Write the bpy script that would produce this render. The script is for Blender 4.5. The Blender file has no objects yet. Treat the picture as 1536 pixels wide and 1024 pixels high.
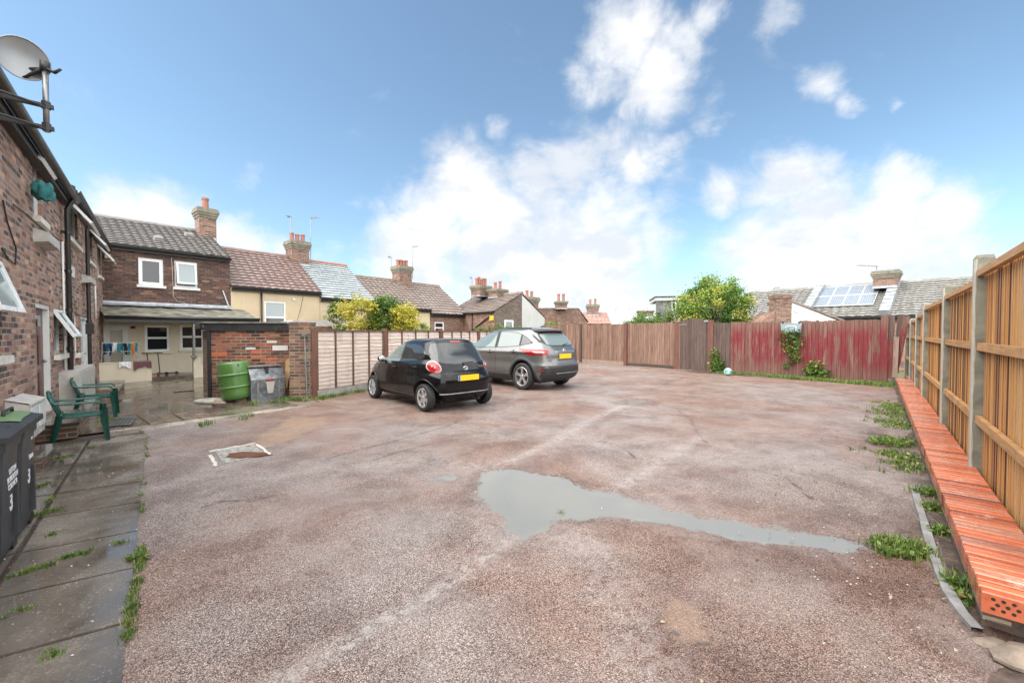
import bpy, math, random
import numpy as np
from mathutils import Vector, Matrix
R = math.radians
random.seed(7); RNG = np.random.default_rng(7)
sc = bpy.context.scene
COL = sc.collection
# ------------------------------------------------------------------ camera
FPX = 620.0; CAMH = 1.6; PITCH = math.atan(14/620)
cam_d = bpy.data.cameras.new('camera'); cam_d.sensor_width = 36; cam_d.lens = 36*FPX/1536
cam_d.clip_start = 0.05; cam_d.clip_end = 3000
cam = bpy.data.objects.new('camera', cam_d); COL.objects.link(cam)
cam.location = (0, 0, CAMH); cam.rotation_euler = (math.pi/2-PITCH, 0, 0)
sc.camera = cam
def ray(px, py):
    a = (px-768)/FPX; b = -(py-512)/FPX
    c, s = math.cos(PITCH), math.sin(PITCH)
    return Vector((a, c+b*s, -s+b*c))
def ground(px, py, z=0.0):
    r = ray(px, py); t = (z-CAMH)/r.z
    return Vector((r.x*t, r.y*t, z))
def at(px, py, Y):
    r = ray(px, py); t = Y/r.y
    return Vector((r.x*t, Y, CAMH+r.z*t))
# ------------------------------------------------------------------ helpers
def tag(o, label=None, cat=None, group=None, kind=None):
    if label: o['label'] = label
    if cat: o['category'] = cat
    if group: o['group'] = group
    if kind: o['kind'] = kind
    return o
def empty(name, loc, label=None, cat=None, group=None, rz=0):
    o = bpy.data.objects.new(name, None); COL.objects.link(o)
    o.empty_display_size = .2
    o.location = loc; o.rotation_euler = (0, 0, rz)
    return tag(o, label, cat, group)
def origin(o):
    v = Vector((0, 0, 0))
    while o is not None:
        v += Vector(o.location); o = o.parent
    return v
def copy_tree(o, parent=None):
    c = o.copy(); COL.objects.link(c); c.parent = parent
    for ch in list(o.children): copy_tree(ch, c)
    return c
class MB:
    def __init__(s): s.v = []; s.f = []; s.r = []; s.rnd = .5
    def add(s, vs, fs):
        n = len(s.v); s.v.extend([tuple(v) for v in vs])
        for f in fs: s.f.append(tuple(i+n for i in f)); s.r.append(s.rnd)
        return s
    def quad(s, a, b, c, d): return s.add([a, b, c, d], [(0, 1, 2, 3)])
    def box(s, o, ax, ay, az):
        o = Vector(o); ax = Vector(ax); ay = Vector(ay); az = Vector(az)
        vs = [o, o+ax, o+ax+ay, o+ay, o+az, o+ax+az, o+ax+ay+az, o+ay+az]
        fs = [(0, 3, 2, 1), (4, 5, 6, 7), (0, 1, 5, 4), (1, 2, 6, 5), (2, 3, 7, 6), (3, 0, 4, 7)]
        if ax.cross(ay).dot(az) < 0: fs = [f[::-1] for f in fs]
        return s.add(vs, fs)
    def bx(s, x0, x1, y0, y1, z0, z1):
        return s.box((x0, y0, z0), (x1-x0, 0, 0), (0, y1-y0, 0), (0, 0, z1-z0))
    def bbox(s, x0, x1, y0, y1, z0, z1, c=.01):   # chamfered box
        vs = []; 
        for z, k in ((z0, c), (z0+c, 0), (z1-c, 0), (z1, c)):
            for (x, y) in ((x0+k, y0+k+c), (x0+k+c, y0+k), (x1-k-c, y0+k), (x1-k, y0+k+c), (x1-k, y1-k-c), (x1-k-c, y1-k), (x0+k+c, y1-k), (x0+k, y1-k-c)):
                vs.append((x, y, z))
        fs = []
        for l in range(3):
            for i in range(8): fs.append((l*8+i, l*8+(i+1) % 8, l*8+8+(i+1) % 8, l*8+8+i))
        fs.append(tuple(range(7, -1, -1))); fs.append(tuple(range(24, 32)))
        return s.add(vs, fs)
    def prism(s, pts, vec):   # polygon extruded by vec
        n = len(pts); vec = Vector(vec); a = [Vector(p) for p in pts]; b = [p+vec for p in a]
        nn = Vector((0, 0, 0))
        for i in range(n): nn += a[i].cross(a[(i+1) % n])
        fs = [tuple(range(n-1, -1, -1)), tuple(range(n, 2*n))] + [(i, (i+1) % n, n+(i+1) % n, n+i) for i in range(n)]
        if nn.dot(vec) < 0: fs = [f[::-1] for f in fs]
        return s.add(a+b, fs)
    def tube(s, path, r, n=8, cap=True):
        P = [Vector(p) for p in path]; rr = r if isinstance(r, (list, tuple)) else [r]*len(P)
        vs = []; up0 = None
        for i, p in enumerate(P):
            t = (P[min(i+1, len(P)-1)]-P[max(i-1, 0)])
            if t.length < 1e-9: t = Vector((0, 0, 1))
            t.normalize()
            ref = Vector((0, 0, 1)) if abs(t.z) < .9 else Vector((1, 0, 0))
            if up0 is None: u = t.cross(ref).normalized()
            else:
                u = up0-t*up0.dot(t)
                u = u.normalized() if u.length > 1e-6 else t.cross(ref).normalized()
            up0 = u; w = t.cross(u)
            for k in range(n):
                a = 2*math.pi*k/n; vs.append(p+(u*math.cos(a)+w*math.sin(a))*rr[i])
        fs = []
        for i in range(len(P)-1):
            for k in range(n):
                fs.append((i*n+k, i*n+(k+1) % n, (i+1)*n+(k+1) % n, (i+1)*n+k))
        if cap:
            fs.append(tuple(range(n-1, -1, -1))); fs.append(tuple(range((len(P)-1)*n, len(P)*n)))
        return s.add(vs, fs)
    def lathe(s, prof, n=24, c=(0, 0, 0), axis='z', cap=True):   # prof: (r, h)
        vs = []
        for r, h in prof:
            for k in range(n):
                a = 2*math.pi*k/n; x, y = r*math.cos(a), r*math.sin(a)
                v = (x, y, h) if axis == 'z' else ((x, h, y) if axis == 'y' else (h, x, y))
                vs.append((v[0]+c[0], v[1]+c[1], v[2]+c[2]))
        fs = []
        for i in range(len(prof)-1):
            for k in range(n):
                q = (i*n+k, i*n+(k+1) % n, (i+1)*n+(k+1) % n, (i+1)*n+k)
                fs.append(q if axis != 'y' else q[::-1])
        if cap:
            a = tuple(range(n-1, -1, -1)); b = tuple(range((len(prof)-1)*n, len(prof)*n))
            fs += [a, b] if axis != 'y' else [a[::-1], b[::-1]]
        return s.add(vs, fs)
    def ball(s, c, rx, ry=None, rz=None, n=16, m=10):
        ry = ry or rx; rz = rz or rx
        vs = [(c[0], c[1], c[2]-rz)]
        for j in range(1, m):
            a = math.pi*j/m
            for k in range(n):
                b = 2*math.pi*k/n
                vs.append((c[0]+rx*math.sin(a)*math.cos(b), c[1]+ry*math.sin(a)*math.sin(b), c[2]-rz*math.cos(a)))
        vs.append((c[0], c[1], c[2]+rz)); fs = []
        for k in range(n): fs.append((0, 1+(k+1) % n, 1+k)); fs.append((len(vs)-1, 1+(m-2)*n+k, 1+(m-2)*n+(k+1) % n))
        for j in range(m-2):
            for k in range(n): fs.append((1+j*n+k, 1+j*n+(k+1) % n, 1+(j+1)*n+(k+1) % n, 1+(j+1)*n+k))
        return s.add(vs, fs)
    def grid(s, P):   # P[i][j] points
        n = len(P); m = len(P[0]); vs = [p for row in P for p in row]
        return s.add(vs, [(i*m+j, i*m+j+1, (i+1)*m+j+1, (i+1)*m+j) for i in range(n-1) for j in range(m-1)])
    def build(s, name, mat, parent=None, smooth=False, local=False, angle=None, uv=True):
        me = bpy.data.meshes.new(name)
        V = np.array(s.v, dtype=np.float64).reshape(-1, 3)
        if parent is not None and not local:
            V = V-np.array(origin(parent))
        off = None
        me.from_pydata(V.tolist(), [], s.f)
        if len(s.f) > 0:
            at_ = me.attributes.new('rnd', 'FLOAT', 'FACE'); at_.data.foreach_set('value', np.array(s.r, dtype=np.float32))
            if uv: planar_uv(me)
        mats = mat if isinstance(mat, (list, tuple)) else [mat]
        for m_ in mats: me.materials.append(m_)
        if smooth or angle:
            me.polygons.foreach_set('use_smooth', [True]*len(me.polygons))
            if angle:
                me.update(); me.set_sharp_from_angle(angle=R(angle))
        me.update()
        o = bpy.data.objects.new(name, me); COL.objects.link(o)
        if parent is not None: o.parent = parent
        return o
def planar_uv(me):
    n = len(me.polygons); L = len(me.loops)
    N = np.empty(n*3, dtype=np.float32); me.polygons.foreach_get('normal', N); N = N.reshape(-1, 3).astype(float)
    tot = np.empty(n, dtype=np.int32); me.polygons.foreach_get('loop_total', tot)
    vi = np.empty(L, dtype=np.int32); me.loops.foreach_get('vertex_index', vi)
    co = np.empty(len(me.vertices)*3, dtype=np.float32); me.vertices.foreach_get('co', co); co = co.reshape(-1, 3).astype(float)
    T = np.stack([-N[:, 1], N[:, 0], np.zeros(n)], 1); ln = np.linalg.norm(T, axis=1)
    flat = ln < .08; T[flat] = (1, 0, 0); ln[flat] = 1; T /= ln[:, None]
    B = np.cross(N, T); B[flat] = (0, 1, 0)
    fi = np.repeat(np.arange(n), tot); P = co[vi]
    uv = np.stack([(P*T[fi]).sum(1), (P*B[fi]).sum(1)], 1)
    l = me.uv_layers.new(name='UVMap'); l.data.foreach_set('uv', uv.astype(np.float32).ravel())
def text_mesh(txt, size, mat, name, parent, o, ax, az, local=False, extrude=.002, bold=0, align='CENTER'):
    """lettering: flat raised characters at o, reading along ax, upright along az"""
    cu = bpy.data.curves.new('lettering', 'FONT'); cu.body = txt; cu.size = size; cu.extrude = extrude; cu.offset = bold
    cu.align_x = align; cu.space_line = .95
    t = bpy.data.objects.new('lettering', cu); COL.objects.link(t)
    dg = bpy.context.evaluated_depsgraph_get()
    me = bpy.data.meshes.new_from_object(t.evaluated_get(dg)); bpy.data.objects.remove(t); bpy.data.curves.remove(cu)
    ax = Vector(ax).normalized(); az = Vector(az).normalized(); ay = az.cross(ax)   # out of the page = ax x az
    nrm = ax.cross(az)
    base = Vector(o)-(origin(parent) if (parent is not None and not local) else Vector((0, 0, 0)))
    for v in me.vertices:
        c = v.co.copy(); v.co = base+ax*c.x+az*c.y+nrm*c.z
    me.materials.clear(); me.materials.append(mat); me.name = name
    ob = bpy.data.objects.new(name, me); COL.objects.link(ob); ob.parent = parent
    return ob
class Frame:   # vertical plane: origin, direction along, outward normal
    def __init__(s, ax, out, p):
        s.ax = Vector((ax[0], ax[1], 0)).normalized(); s.out = Vector((out[0], out[1], 0)).normalized()
        # make out exactly perpendicular to ax
        s.out = (s.out-s.ax*s.out.dot(s.ax)).normalized(); s.o = s.out*p
        s.p_ = p
    def p(s, a, z, d=0.0): return s.o+s.ax*a+s.out*d+Vector((0, 0, z))
    def px(s, x, y, d=0.0):
        r = ray(x, y); t = (s.p_+d)/(r.x*s.out.x+r.y*s.out.y)
        q = Vector((r.x*t, r.y*t, 0))
        return (q.dot(s.ax), CAMH+r.z*t)
    def box(s, mb, a0, a1, z0, z1, d0, d1):
        return mb.box(s.p(a0, z0, d0), s.ax*(a1-a0), s.out*(d1-d0), Vector((0, 0, z1-z0)))
# ------------------------------------------------------------------ materials
class NT:
    def __init__(s, name):
        s.m = bpy.data.materials.new(name); s.m.use_nodes = True; s.t = s.m.node_tree; s.t.nodes.clear()
        s.out = s.t.nodes.new('ShaderNodeOutputMaterial'); s.b = s.n('ShaderNodeBsdfPrincipled')
        s.t.links.new(s.b.outputs[0], s.out.inputs[0])
    def n(s, ty, _in=None, **kw):
        nd = s.t.nodes.new(ty)
        for k, v in kw.items(): setattr(nd, k, v)
        if _in:
            for k, v in _in.items(): s.set(nd.inputs[k], v)
        return nd
    def set(s, sock, v):
        if isinstance(v, bpy.types.NodeSocket): s.t.links.new(v, sock)
        elif isinstance(v, bpy.types.Node): s.t.links.new(v.outputs[0], sock)
        else:
            if isinstance(v, (int, float)) and sock.type == 'RGBA': v = (v, v, v, 1)
            if isinstance(v, (int, float)) and sock.type == 'VECTOR': v = (v, v, v)
            if isinstance(v, (tuple, list)) and len(v) == 3 and sock.type == 'RGBA': v = (*v, 1)
            if isinstance(v, int) and sock.type == 'VALUE': v = float(v)
            sock.default_value = v
    def P(s, **kw):
        for k, v in kw.items(): s.set(s.b.inputs[k.replace('_', ' ')], v)
        return s
    def uv(s): return s.n('ShaderNodeTexCoord').outputs['UV']
    def obj(s): return s.n('ShaderNodeTexCoord').outputs['Object']
    def geo(s): return s.n('ShaderNodeNewGeometry').outputs['Position']
    def map(s, vec, scale=(1, 1, 1), loc=(0, 0, 0), rot=(0, 0, 0)):
        return s.n('ShaderNodeMapping', {'Vector': vec, 'Scale': scale, 'Location': loc, 'Rotation': rot}).outputs[0]
    def noise(s, vec, scale=5, detail=4, rough=.55, dist=0):
        return s.n('ShaderNodeTexNoise', {'Vector': vec, 'Scale': scale, 'Detail': detail, 'Roughness': rough, 'Distortion': dist}).outputs[0]
    def ramp(s, fac, stops, interp='LINEAR'):
        nd = s.n('ShaderNodeValToRGB', {'Fac': fac}); cr = nd.color_ramp; cr.interpolation = interp
        while len(cr.elements) > 1: cr.elements.remove(cr.elements[-1])
        cr.elements[0].position = stops[0][0]; c = stops[0][1]; cr.elements[0].color = (*c, 1) if isinstance(c, (tuple, list)) else (c, c, c, 1)
        for p, c in stops[1:]:
            e = cr.elements.new(p); e.color = (*c, 1) if isinstance(c, (tuple, list)) else (c, c, c, 1)
        return nd.outputs[0]
    def mix(s, fac, a, b, mode='MIX'):
        nd = s.n('ShaderNodeMix', data_type='RGBA', blend_type=mode)
        s.set(nd.inputs[0], fac); s.set(nd.inputs[6], a); s.set(nd.inputs[7], b); return nd.outputs[2]
    def math(s, op, a, b=0.0, c=None, clamp=False):
        nd = s.n('ShaderNodeMath', operation=op); nd.use_clamp = clamp
        s.set(nd.inputs[0], a); s.set(nd.inputs[1], b)
        if c is not None: s.set(nd.inputs[2], c)
        return nd.outputs[0]
    def mr(s, v, a, b, c=0., d=1., smooth=True):
        nd = s.n('ShaderNodeMapRange'); nd.interpolation_type = 'SMOOTHSTEP' if smooth else 'LINEAR'
        for i, q in enumerate((v, a, b, c, d)): s.set(nd.inputs[i], q)
        return nd.outputs[0]
    def attr(s, name): return s.n('ShaderNodeAttribute', attribute_name=name).outputs['Fac']
    def bump(s, h, strength=.5, dist=.01):
        nd = s.n('ShaderNodeBump', {'Height': h, 'Strength': strength, 'Distance': dist})
        s.set(s.b.inputs['Normal'], nd.outputs[0]); return s
def plain(name, col, rough=.6, metal=0., var=.12, scale=6, bump=.0, coat=0., spec=.5):
    n = NT(name); g = n.obj(); f = n.noise(g, scale, 5)
    c0 = tuple(max(0, c*(1-var)) for c in col); c1 = tuple(min(1, c*(1+var)) for c in col)
    n.P(Base_Color=n.ramp(f, [(.3, c0), (.7, c1)]), Roughness=n.mr(f, .3, .7, max(.02, rough-.06), min(1, rough+.06)), Metallic=metal, Coat_Weight=coat)
    n.set(n.b.inputs['Specular IOR Level'], spec)
    if bump: n.bump(n.noise(g, scale*6, 4), bump, .01)
    return n.m
def brick(name, stops, mortar=(.38, .34, .28), bw=.225, bh=.075, mo=.011, dirt=.35, rough=.8, white=0., off=.5):
    n = NT(name); uv = n.uv()
    w = n.noise(uv, 3, 2); uvw = n.n('ShaderNodeVectorMath', {0: uv, 1: n.n('ShaderNodeCombineXYZ', {'X': n.math('MULTIPLY', n.math('SUBTRACT', w, .5), .006), 'Y': n.math('MULTIPLY', n.math('SUBTRACT', n.noise(uv, 1.7, 2), .5), .02)}).outputs[0]}, operation='ADD').outputs[0]
    bt = n.n('ShaderNodeTexBrick', {'Vector': uvw, 'Color1': (0, 0, 0, 1), 'Color2': (1, 1, 1, 1), 'Mortar': (0, 0, 0, 1), 'Scale': 1.0, 'Mortar Size': mo, 'Mortar Smooth': .25, 'Bias': 0.0, 'Brick Width': bw, 'Row Height': bh})
    bt.offset = off; bt.squash = 1
    col = n.ramp(bt.outputs['Color'], stops, 'LINEAR')
    fine = n.noise(uv, 40, 4); big = n.noise(uv, .8, 5, .6)
    col = n.mix(n.mr(fine, .3, .75, 0, .45), col, n.mix(1, col, (.5, .45, .42), 'MULTIPLY'))
    if white:
        col = n.mix(n.math('MULTIPLY', n.mr(n.noise(uv, 1.3, 6, .7), .56, .72), white), col, (.62, .58, .5))
    mcol = n.mix(n.mr(n.noise(uv, 2.2, 4), .4, .65), mortar, tuple(c*.55 for c in mortar))
    col = n.mix(bt.outputs['Fac'], col, mcol)
    col = n.mix(n.mr(big, .45, .75, 0, dirt), col, n.mix(1, col, (.38, .34, .31), 'MULTIPLY'))
    n.P(Base_Color=col, Roughness=rough)
    h = n.math('ADD', n.math('MULTIPLY', n.math('SUBTRACT', 1, bt.outputs['Fac']), 1.), n.math('MULTIPLY', fine, .35))
    n.bump(h, .7, .008); return n.m
def wood(name, base, dark, rough=.75, grain=(60, 60, 3), extra=None, var=.6):
    n = NT(name); g = n.obj(); r = n.attr('rnd')
    gr = n.noise(n.map(g, grain), 1, 5, .65, .4)
    c = n.mix(n.mr(gr, .35, .7), base, dark)
    c = n.mix(n.math('MULTIPLY', r, var), c, n.mix(1, c, (.42, .36, .32), 'MULTIPLY'))
    st = n.mr(n.noise(n.map(g, (5, 5, .9)), 1, 5, .7), .5, .72, 0, .5)
    c = n.mix(st, c, n.mix(1, c, (.4, .38, .36), 'MULTIPLY'))
    if extra: c = extra(n, c, g)
    n.P(Base_Color=c, Roughness=rough); n.bump(gr, .4, .004); return n.m
M = {}
M['brick_house'] = brick('weathered_red_brick', [(0, (.07, .045, .045)), (.22, (.20, .10, .08)), (.45, (.37, .18, .125)), (.68, (.50, .26, .17)), (.82, (.31, .21, .18)), (.95, (.64, .37, .23))], (.40, .35, .29), dirt=.4, white=.35)
M['brick_wing'] = brick('dark_brown_brick', [(0, (.045, .028, .026)), (.4, (.10, .045, .036)), (.75, (.16, .068, .048)), (.92, (.22, .10, .06)), (1, (.34, .2, .12))], (.17, .135, .11), dirt=.5, white=.1)
M['brick_shed'] = brick('outbuilding_brick', [(0, (.08, .045, .045)), (.3, (.20, .075, .055)), (.55, (.34, .10, .065)), (.8, (.44, .15, .08)), (.9, (.16, .08, .07)), (1, (.55, .26, .15))], (.36, .29, .2), bh=.078, dirt=.3, white=.3)
M['brick_pier'] = brick('mossy_pier_brick', [(0, (.10, .06, .05)), (.5, (.24, .11, .085)), (1, (.36, .22, .13))], (.3, .27, .19), dirt=.5, white=.2)
M['brick_far'] = brick('distant_brick', [(0, (.12, .07, .055)), (.5, (.25, .12, .09)), (1, (.36, .18, .12))], (.3, .25, .2), dirt=.4)
M['brick_dark'] = brick('dark_gable_brick', [(0, (.09, .065, .055)), (.5, (.15, .11, .09)), (1, (.21, .15, .12))], (.2, .17, .14), dirt=.3)
M['brick_chimney'] = brick('chimney_brick', [(0, (.12, .07, .055)), (.5, (.25, .125, .09)), (1, (.36, .20, .14))], (.3, .25, .2), dirt=.5)
def render_mat(name, col, dirt=.5, stain=(.25, .2, .13)):
    n = NT(name); g = n.obj()
    a = n.noise(g, 1.2, 6, .65); b = n.noise(n.map(g, (2.2, 2.2, .5)), 1.5, 6, .7)
    c = n.mix(n.mr(a, .35, .7, 0, .5), col, tuple(x*.82 for x in col))
    c = n.mix(n.mr(b, .52, .78, 0, dirt), c, stain)
    n.P(Base_Color=c, Roughness=.88); n.bump(n.noise(g, 60, 4), .25, .004); return n.m
M['cream_render'] = render_mat('cream_painted_render', (.74, .65, .50), .18)
M['tan_render'] = render_mat('tan_render', (.63, .50, .33), .25)
M['grey_render'] = render_mat('grey_render', (.52, .52, .50), .3)
M['white_render'] = render_mat('white_render', (.74, .74, .71), .12)
def tile_mat(name, c0, c1, c2, rough=.55, moss=.22, bw=.3, bh=.3):
    n = NT(name); uv = n.uv(); r = n.attr('rnd')
    bt = n.n('ShaderNodeTexBrick', {'Vector': uv, 'Color1': (0, 0, 0, 1), 'Color2': (1, 1, 1, 1), 'Mortar': (.5, .5, .5, 1), 'Scale': 1.0, 'Mortar Size': .004, 'Brick Width': bw, 'Row Height': bh}); bt.offset = 0
    c = n.ramp(bt.outputs['Color'], [(0, c0), (.5, c1), (1, c2)])
    f = n.noise(uv, 25, 5, .7); c = n.mix(n.mr(f, .4, .7, 0, .5), c, n.mix(1, c, (.45, .42, .4), 'MULTIPLY'))
    mo = n.mr(n.noise(uv, 2.5, 7, .75), .58, .68, 0, moss); c = n.mix(mo, c, (.10, .10, .055))
    li = n.mr(n.noise(uv, 14, 3, .6), .66, .72, 0, .35); c = n.mix(li, c, (.5, .5, .45))
    c = n.mix(n.math('LESS_THAN', r, 0), c, (.10, .088, .08))  # course edges darkened: the shade under each lap put into the colour
    n.P(Base_Color=c, Roughness=n.mr(f, .3, .7, rough-.12, rough+.15)); n.bump(f, .4, .006); return n.m
M['tiles_grey'] = tile_mat('grey_brown_roof_tiles', (.20, .185, .175), (.235, .218, .208), (.27, .25, .24), .34, .12)
M['tiles_red'] = tile_mat('faded_red_roof_tiles', (.18, .115, .098), (.225, .145, .125), (.28, .195, .17), .36, .25)
M['tiles_brown'] = tile_mat('brown_roof_tiles', (.155, .115, .095), (.21, .158, .132), (.27, .215, .185), .42, .35)
M['tiles_pink'] = tile_mat('pink_clay_roof_tiles', (.42, .2, .16), (.5, .27, .22), (.56, .36, .3), .5, .1)
M['slate'] = tile_mat('pale_blue_grey_slates', (.30, .34, .36), (.36, .40, .42), (.42, .46, .47), .35, .03, .28, .25)
M['concrete_tiles'] = tile_mat('weathered_concrete_roof_tiles', (.17, .165, .15), (.23, .225, .205), (.30, .29, .27), .4, .35)
M['white_upvc'] = plain('white_upvc', (.80, .81, .80), .3, var=.04)
M['sill_stone'] = plain('painted_stone_sill', (.66, .62, .54), .7, var=.15, scale=9, bump=.2)
M['black_plastic'] = plain('black_pvc_pipe', (.022, .021, .021), .35, var=.3)
M['black_wood'] = plain('black_painted_timber', (.03, .03, .032), .5, var=.4, scale=12, bump=.2)
M['lead'] = plain('grey_lead_flashing', (.34, .36, .38), .35, metal=.3, var=.3, scale=8)
M['galv'] = plain('galvanised_steel', (.30, .30, .30), .4, metal=.7, var=.3, scale=15)
M['dish'] = plain('grey_dish_enamel', (.30, .31, .32), .4, metal=.25, var=.1, scale=5)
M['terracotta'] = plain('terracotta_pot', (.33, .145, .105), .7, var=.2, scale=8)
M['concrete_mossy'] = plain('mossy_concrete_post', (.17, .165, .13), .85, var=.35, scale=7, bump=.5)
M['concrete'] = plain('weathered_concrete', (.33, .32, .28), .85, var=.3, scale=5, bump=.4)
M['concrete_pale'] = plain('lit_concrete_post_edge', (.34, .32, .27), .85, var=.12, scale=14, bump=.4)
M['stone_pot'] = plain('mossy_chimney_cap', (.20, .18, .14), .9, var=.35, scale=6, bump=.4)
def glass(name, col=(.02, .024, .028), rough=.03):
    n = NT(name); n.P(Base_Color=col, Roughness=rough, IOR=1.5); n.set(n.b.inputs['Specular IOR Level'], .8)
    n.bump(n.noise(n.obj(), 2.5, 2), .04, .02); return n.m
M['glass'] = glass('dark_window_glass')
M['glass_pale'] = glass('curtained_window_glass', (.30, .34, .35), .05)
M['glass_sky'] = glass('open_sash_glass', (.30, .40, .40), .05)
M['blind'] = plain('beige_door_panel', (.52, .46, .37), .5, var=.05)
M['door_brown'] = plain('dark_red_brown_door', (.09, .028, .022), .35, var=.25)
M['white_paint'] = plain('white_gloss_paint', (.68, .68, .65), .4, var=.07, scale=9)
M['grey_box'] = plain('weathered_grey_box', (.46, .44, .40), .7, var=.2, scale=8, bump=.2)
M['felt'] = plain('mossy_felt_canopy', (.17, .16, .125), .55, var=.65, scale=3.5, bump=.5)
M['solar'] = plain('solar_cells', (.17, .20, .24), .2, metal=.2, var=.1)
M['alu'] = plain('aluminium_frame', (.62, .63, .64), .35, metal=.4, var=.05)
M['yellow'] = plain('yellow_alarm_box', (.6, .4, .04), .5)
M['orange_paint'] = plain('orange_red_wall', (.5, .15, .1), .8)
# ------------------------------------------------------------------ frames of the place
LW = Frame((-.65, .76), (.76, .65), -1.40)          # left terrace front wall
WF = Frame((.644, .765), (.765, -.644), -17.87)     # wing: porch parapet line
WU = Frame((.644, .765), (.765, -.644), -19.4)      # wing and row houses: main rear wall
BK = Frame((.65, -.76), (-.76, -.65), -17.1)        # board fence at the back
RF = Frame((.662, .749), (-.749, .662), -.80)       # new fence on the right
LF = Frame((.444, .896), (.896, -.444), -8.87)       # lap fence behind the cars
SH = Frame((.988, .153), (.153, -.988), -11.14)      # small brick outbuilding
def px_s(F, x, d=0.): return F.px(x, 500, d)[0]
# ------------------------------------------------------------------ ground
def seg_dist(P, pts, closed=False):
    D = np.full(len(P), 1e9); n = len(pts)
    for i in range(n if closed else n-1):
        a = np.array(pts[i][:2]); b = np.array(pts[(i+1) % n][:2]); ab = b-a
        t = np.clip(((P-a)@ab)/(ab@ab+1e-12), 0, 1)
        D = np.minimum(D, np.linalg.norm(P-(a+t[:, None]*ab), axis=1))
    return D
def inside(P, pts):
    r = np.zeros(len(P), bool); n = len(pts)
    for i in range(n):
        x0, y0 = pts[i][:2]; x1, y1 = pts[(i+1) % n][:2]
        c = ((y0 > P[:, 1]) != (y1 > P[:, 1])) & (P[:, 0] < (x1-x0)*(P[:, 1]-y0)/(y1-y0+1e-12)+x0)
        r ^= c
    return r
G2 = lambda L: [tuple(ground(x, y))[:2] for x, y in L]
PUD = G2([(740, 699), (782, 704), (821, 711), (854, 717), (873, 729), (893, 735), (921, 736), (929, 743), (968, 752), (1007, 766), (1056, 774), (1100, 781), (1180, 794), (1300, 812), (1303, 828), (1235, 822), (1160, 812), (1100, 805), (1055, 795), (990, 783), (925, 776), (870, 775), (841, 779), (825, 789), (795, 801), (779, 805), (763, 794), (753, 774), (730, 757), (714, 742), (720, 719)])
PUD2 = G2([(915, 602), (935, 598), (968, 598), (970, 602), (950, 606), (925, 606)])
PUD3 = G2([(640, 716), (668, 711), (690, 714), (680, 719), (650, 720)])
WET = [(G2([(779, 805), (735, 832), (690, 862), (640, 895), (585, 925), (520, 965), (450, 1005), (390, 1040)]), .055, .9),
       (G2([(745, 697), (790, 680), (840, 655), (890, 628), (930, 610), (960, 600)]), .10, .75),
       (G2([(1050, 655), (1010, 680), (970, 705), (930, 730)]), .12, .7),
       (G2([(860, 800), (900, 850), (930, 920), (960, 990)]), .25, .35),
       (G2([(1100, 650), (1180, 640), (1260, 625)]), .5, .3),
       (G2([(560, 700), (650, 690), (740, 700)]), .22, .5)]
CRK = [G2([(806, 709), (821, 710.5), (836, 712), (854, 716.5), (864, 722), (873, 728.5), (893, 734.5), (921, 735.5), (931, 743)]), G2([(480, 690), (530, 676), (580, 664), (630, 650), (672, 638), (688, 630)]), G2([(660, 625), (690, 634), (730, 648), (770, 660), (800, 664)]),
       G2([(1010, 616), (1036, 628), (1046, 650), (1060, 664)]), G2([(1028, 622), (1010, 610), (960, 596), (900, 585)]), G2([(655, 605), (700, 613), (760, 617), (800, 618)]), G2([(975, 585), (1010, 570), (1040, 562)]),
       G2([(985, 920), (1000, 945), (1030, 960), (1060, 965)])]
PATCH = G2([(405, 647), (440, 626), (488, 626), (488, 636), (440, 660), (400, 672), (372, 668)])
PATCH2 = G2([(1000, 890), (1030, 905), (1050, 940), (1060, 962), (1020, 955), (992, 925)])
CRK += [G2([(300, 760), (340, 748), (372, 752), (410, 742)]), G2([(560, 690), (600, 676), (650, 664)]), G2([(1130, 600), (1170, 612), (1230, 618), (1290, 632)]), G2([(880, 655), (930, 668), (960, 690)]), G2([(1120, 700), (1180, 716), (1215, 745), (1270, 760)])]
DRT = G2([(1300, 640), (1360, 660), (1400, 720), (1440, 800), (1500, 900), (1536, 1000), (1500, 1000), (1430, 900), (1385, 800), (1350, 700), (1310, 672), (1280, 650)])
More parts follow.
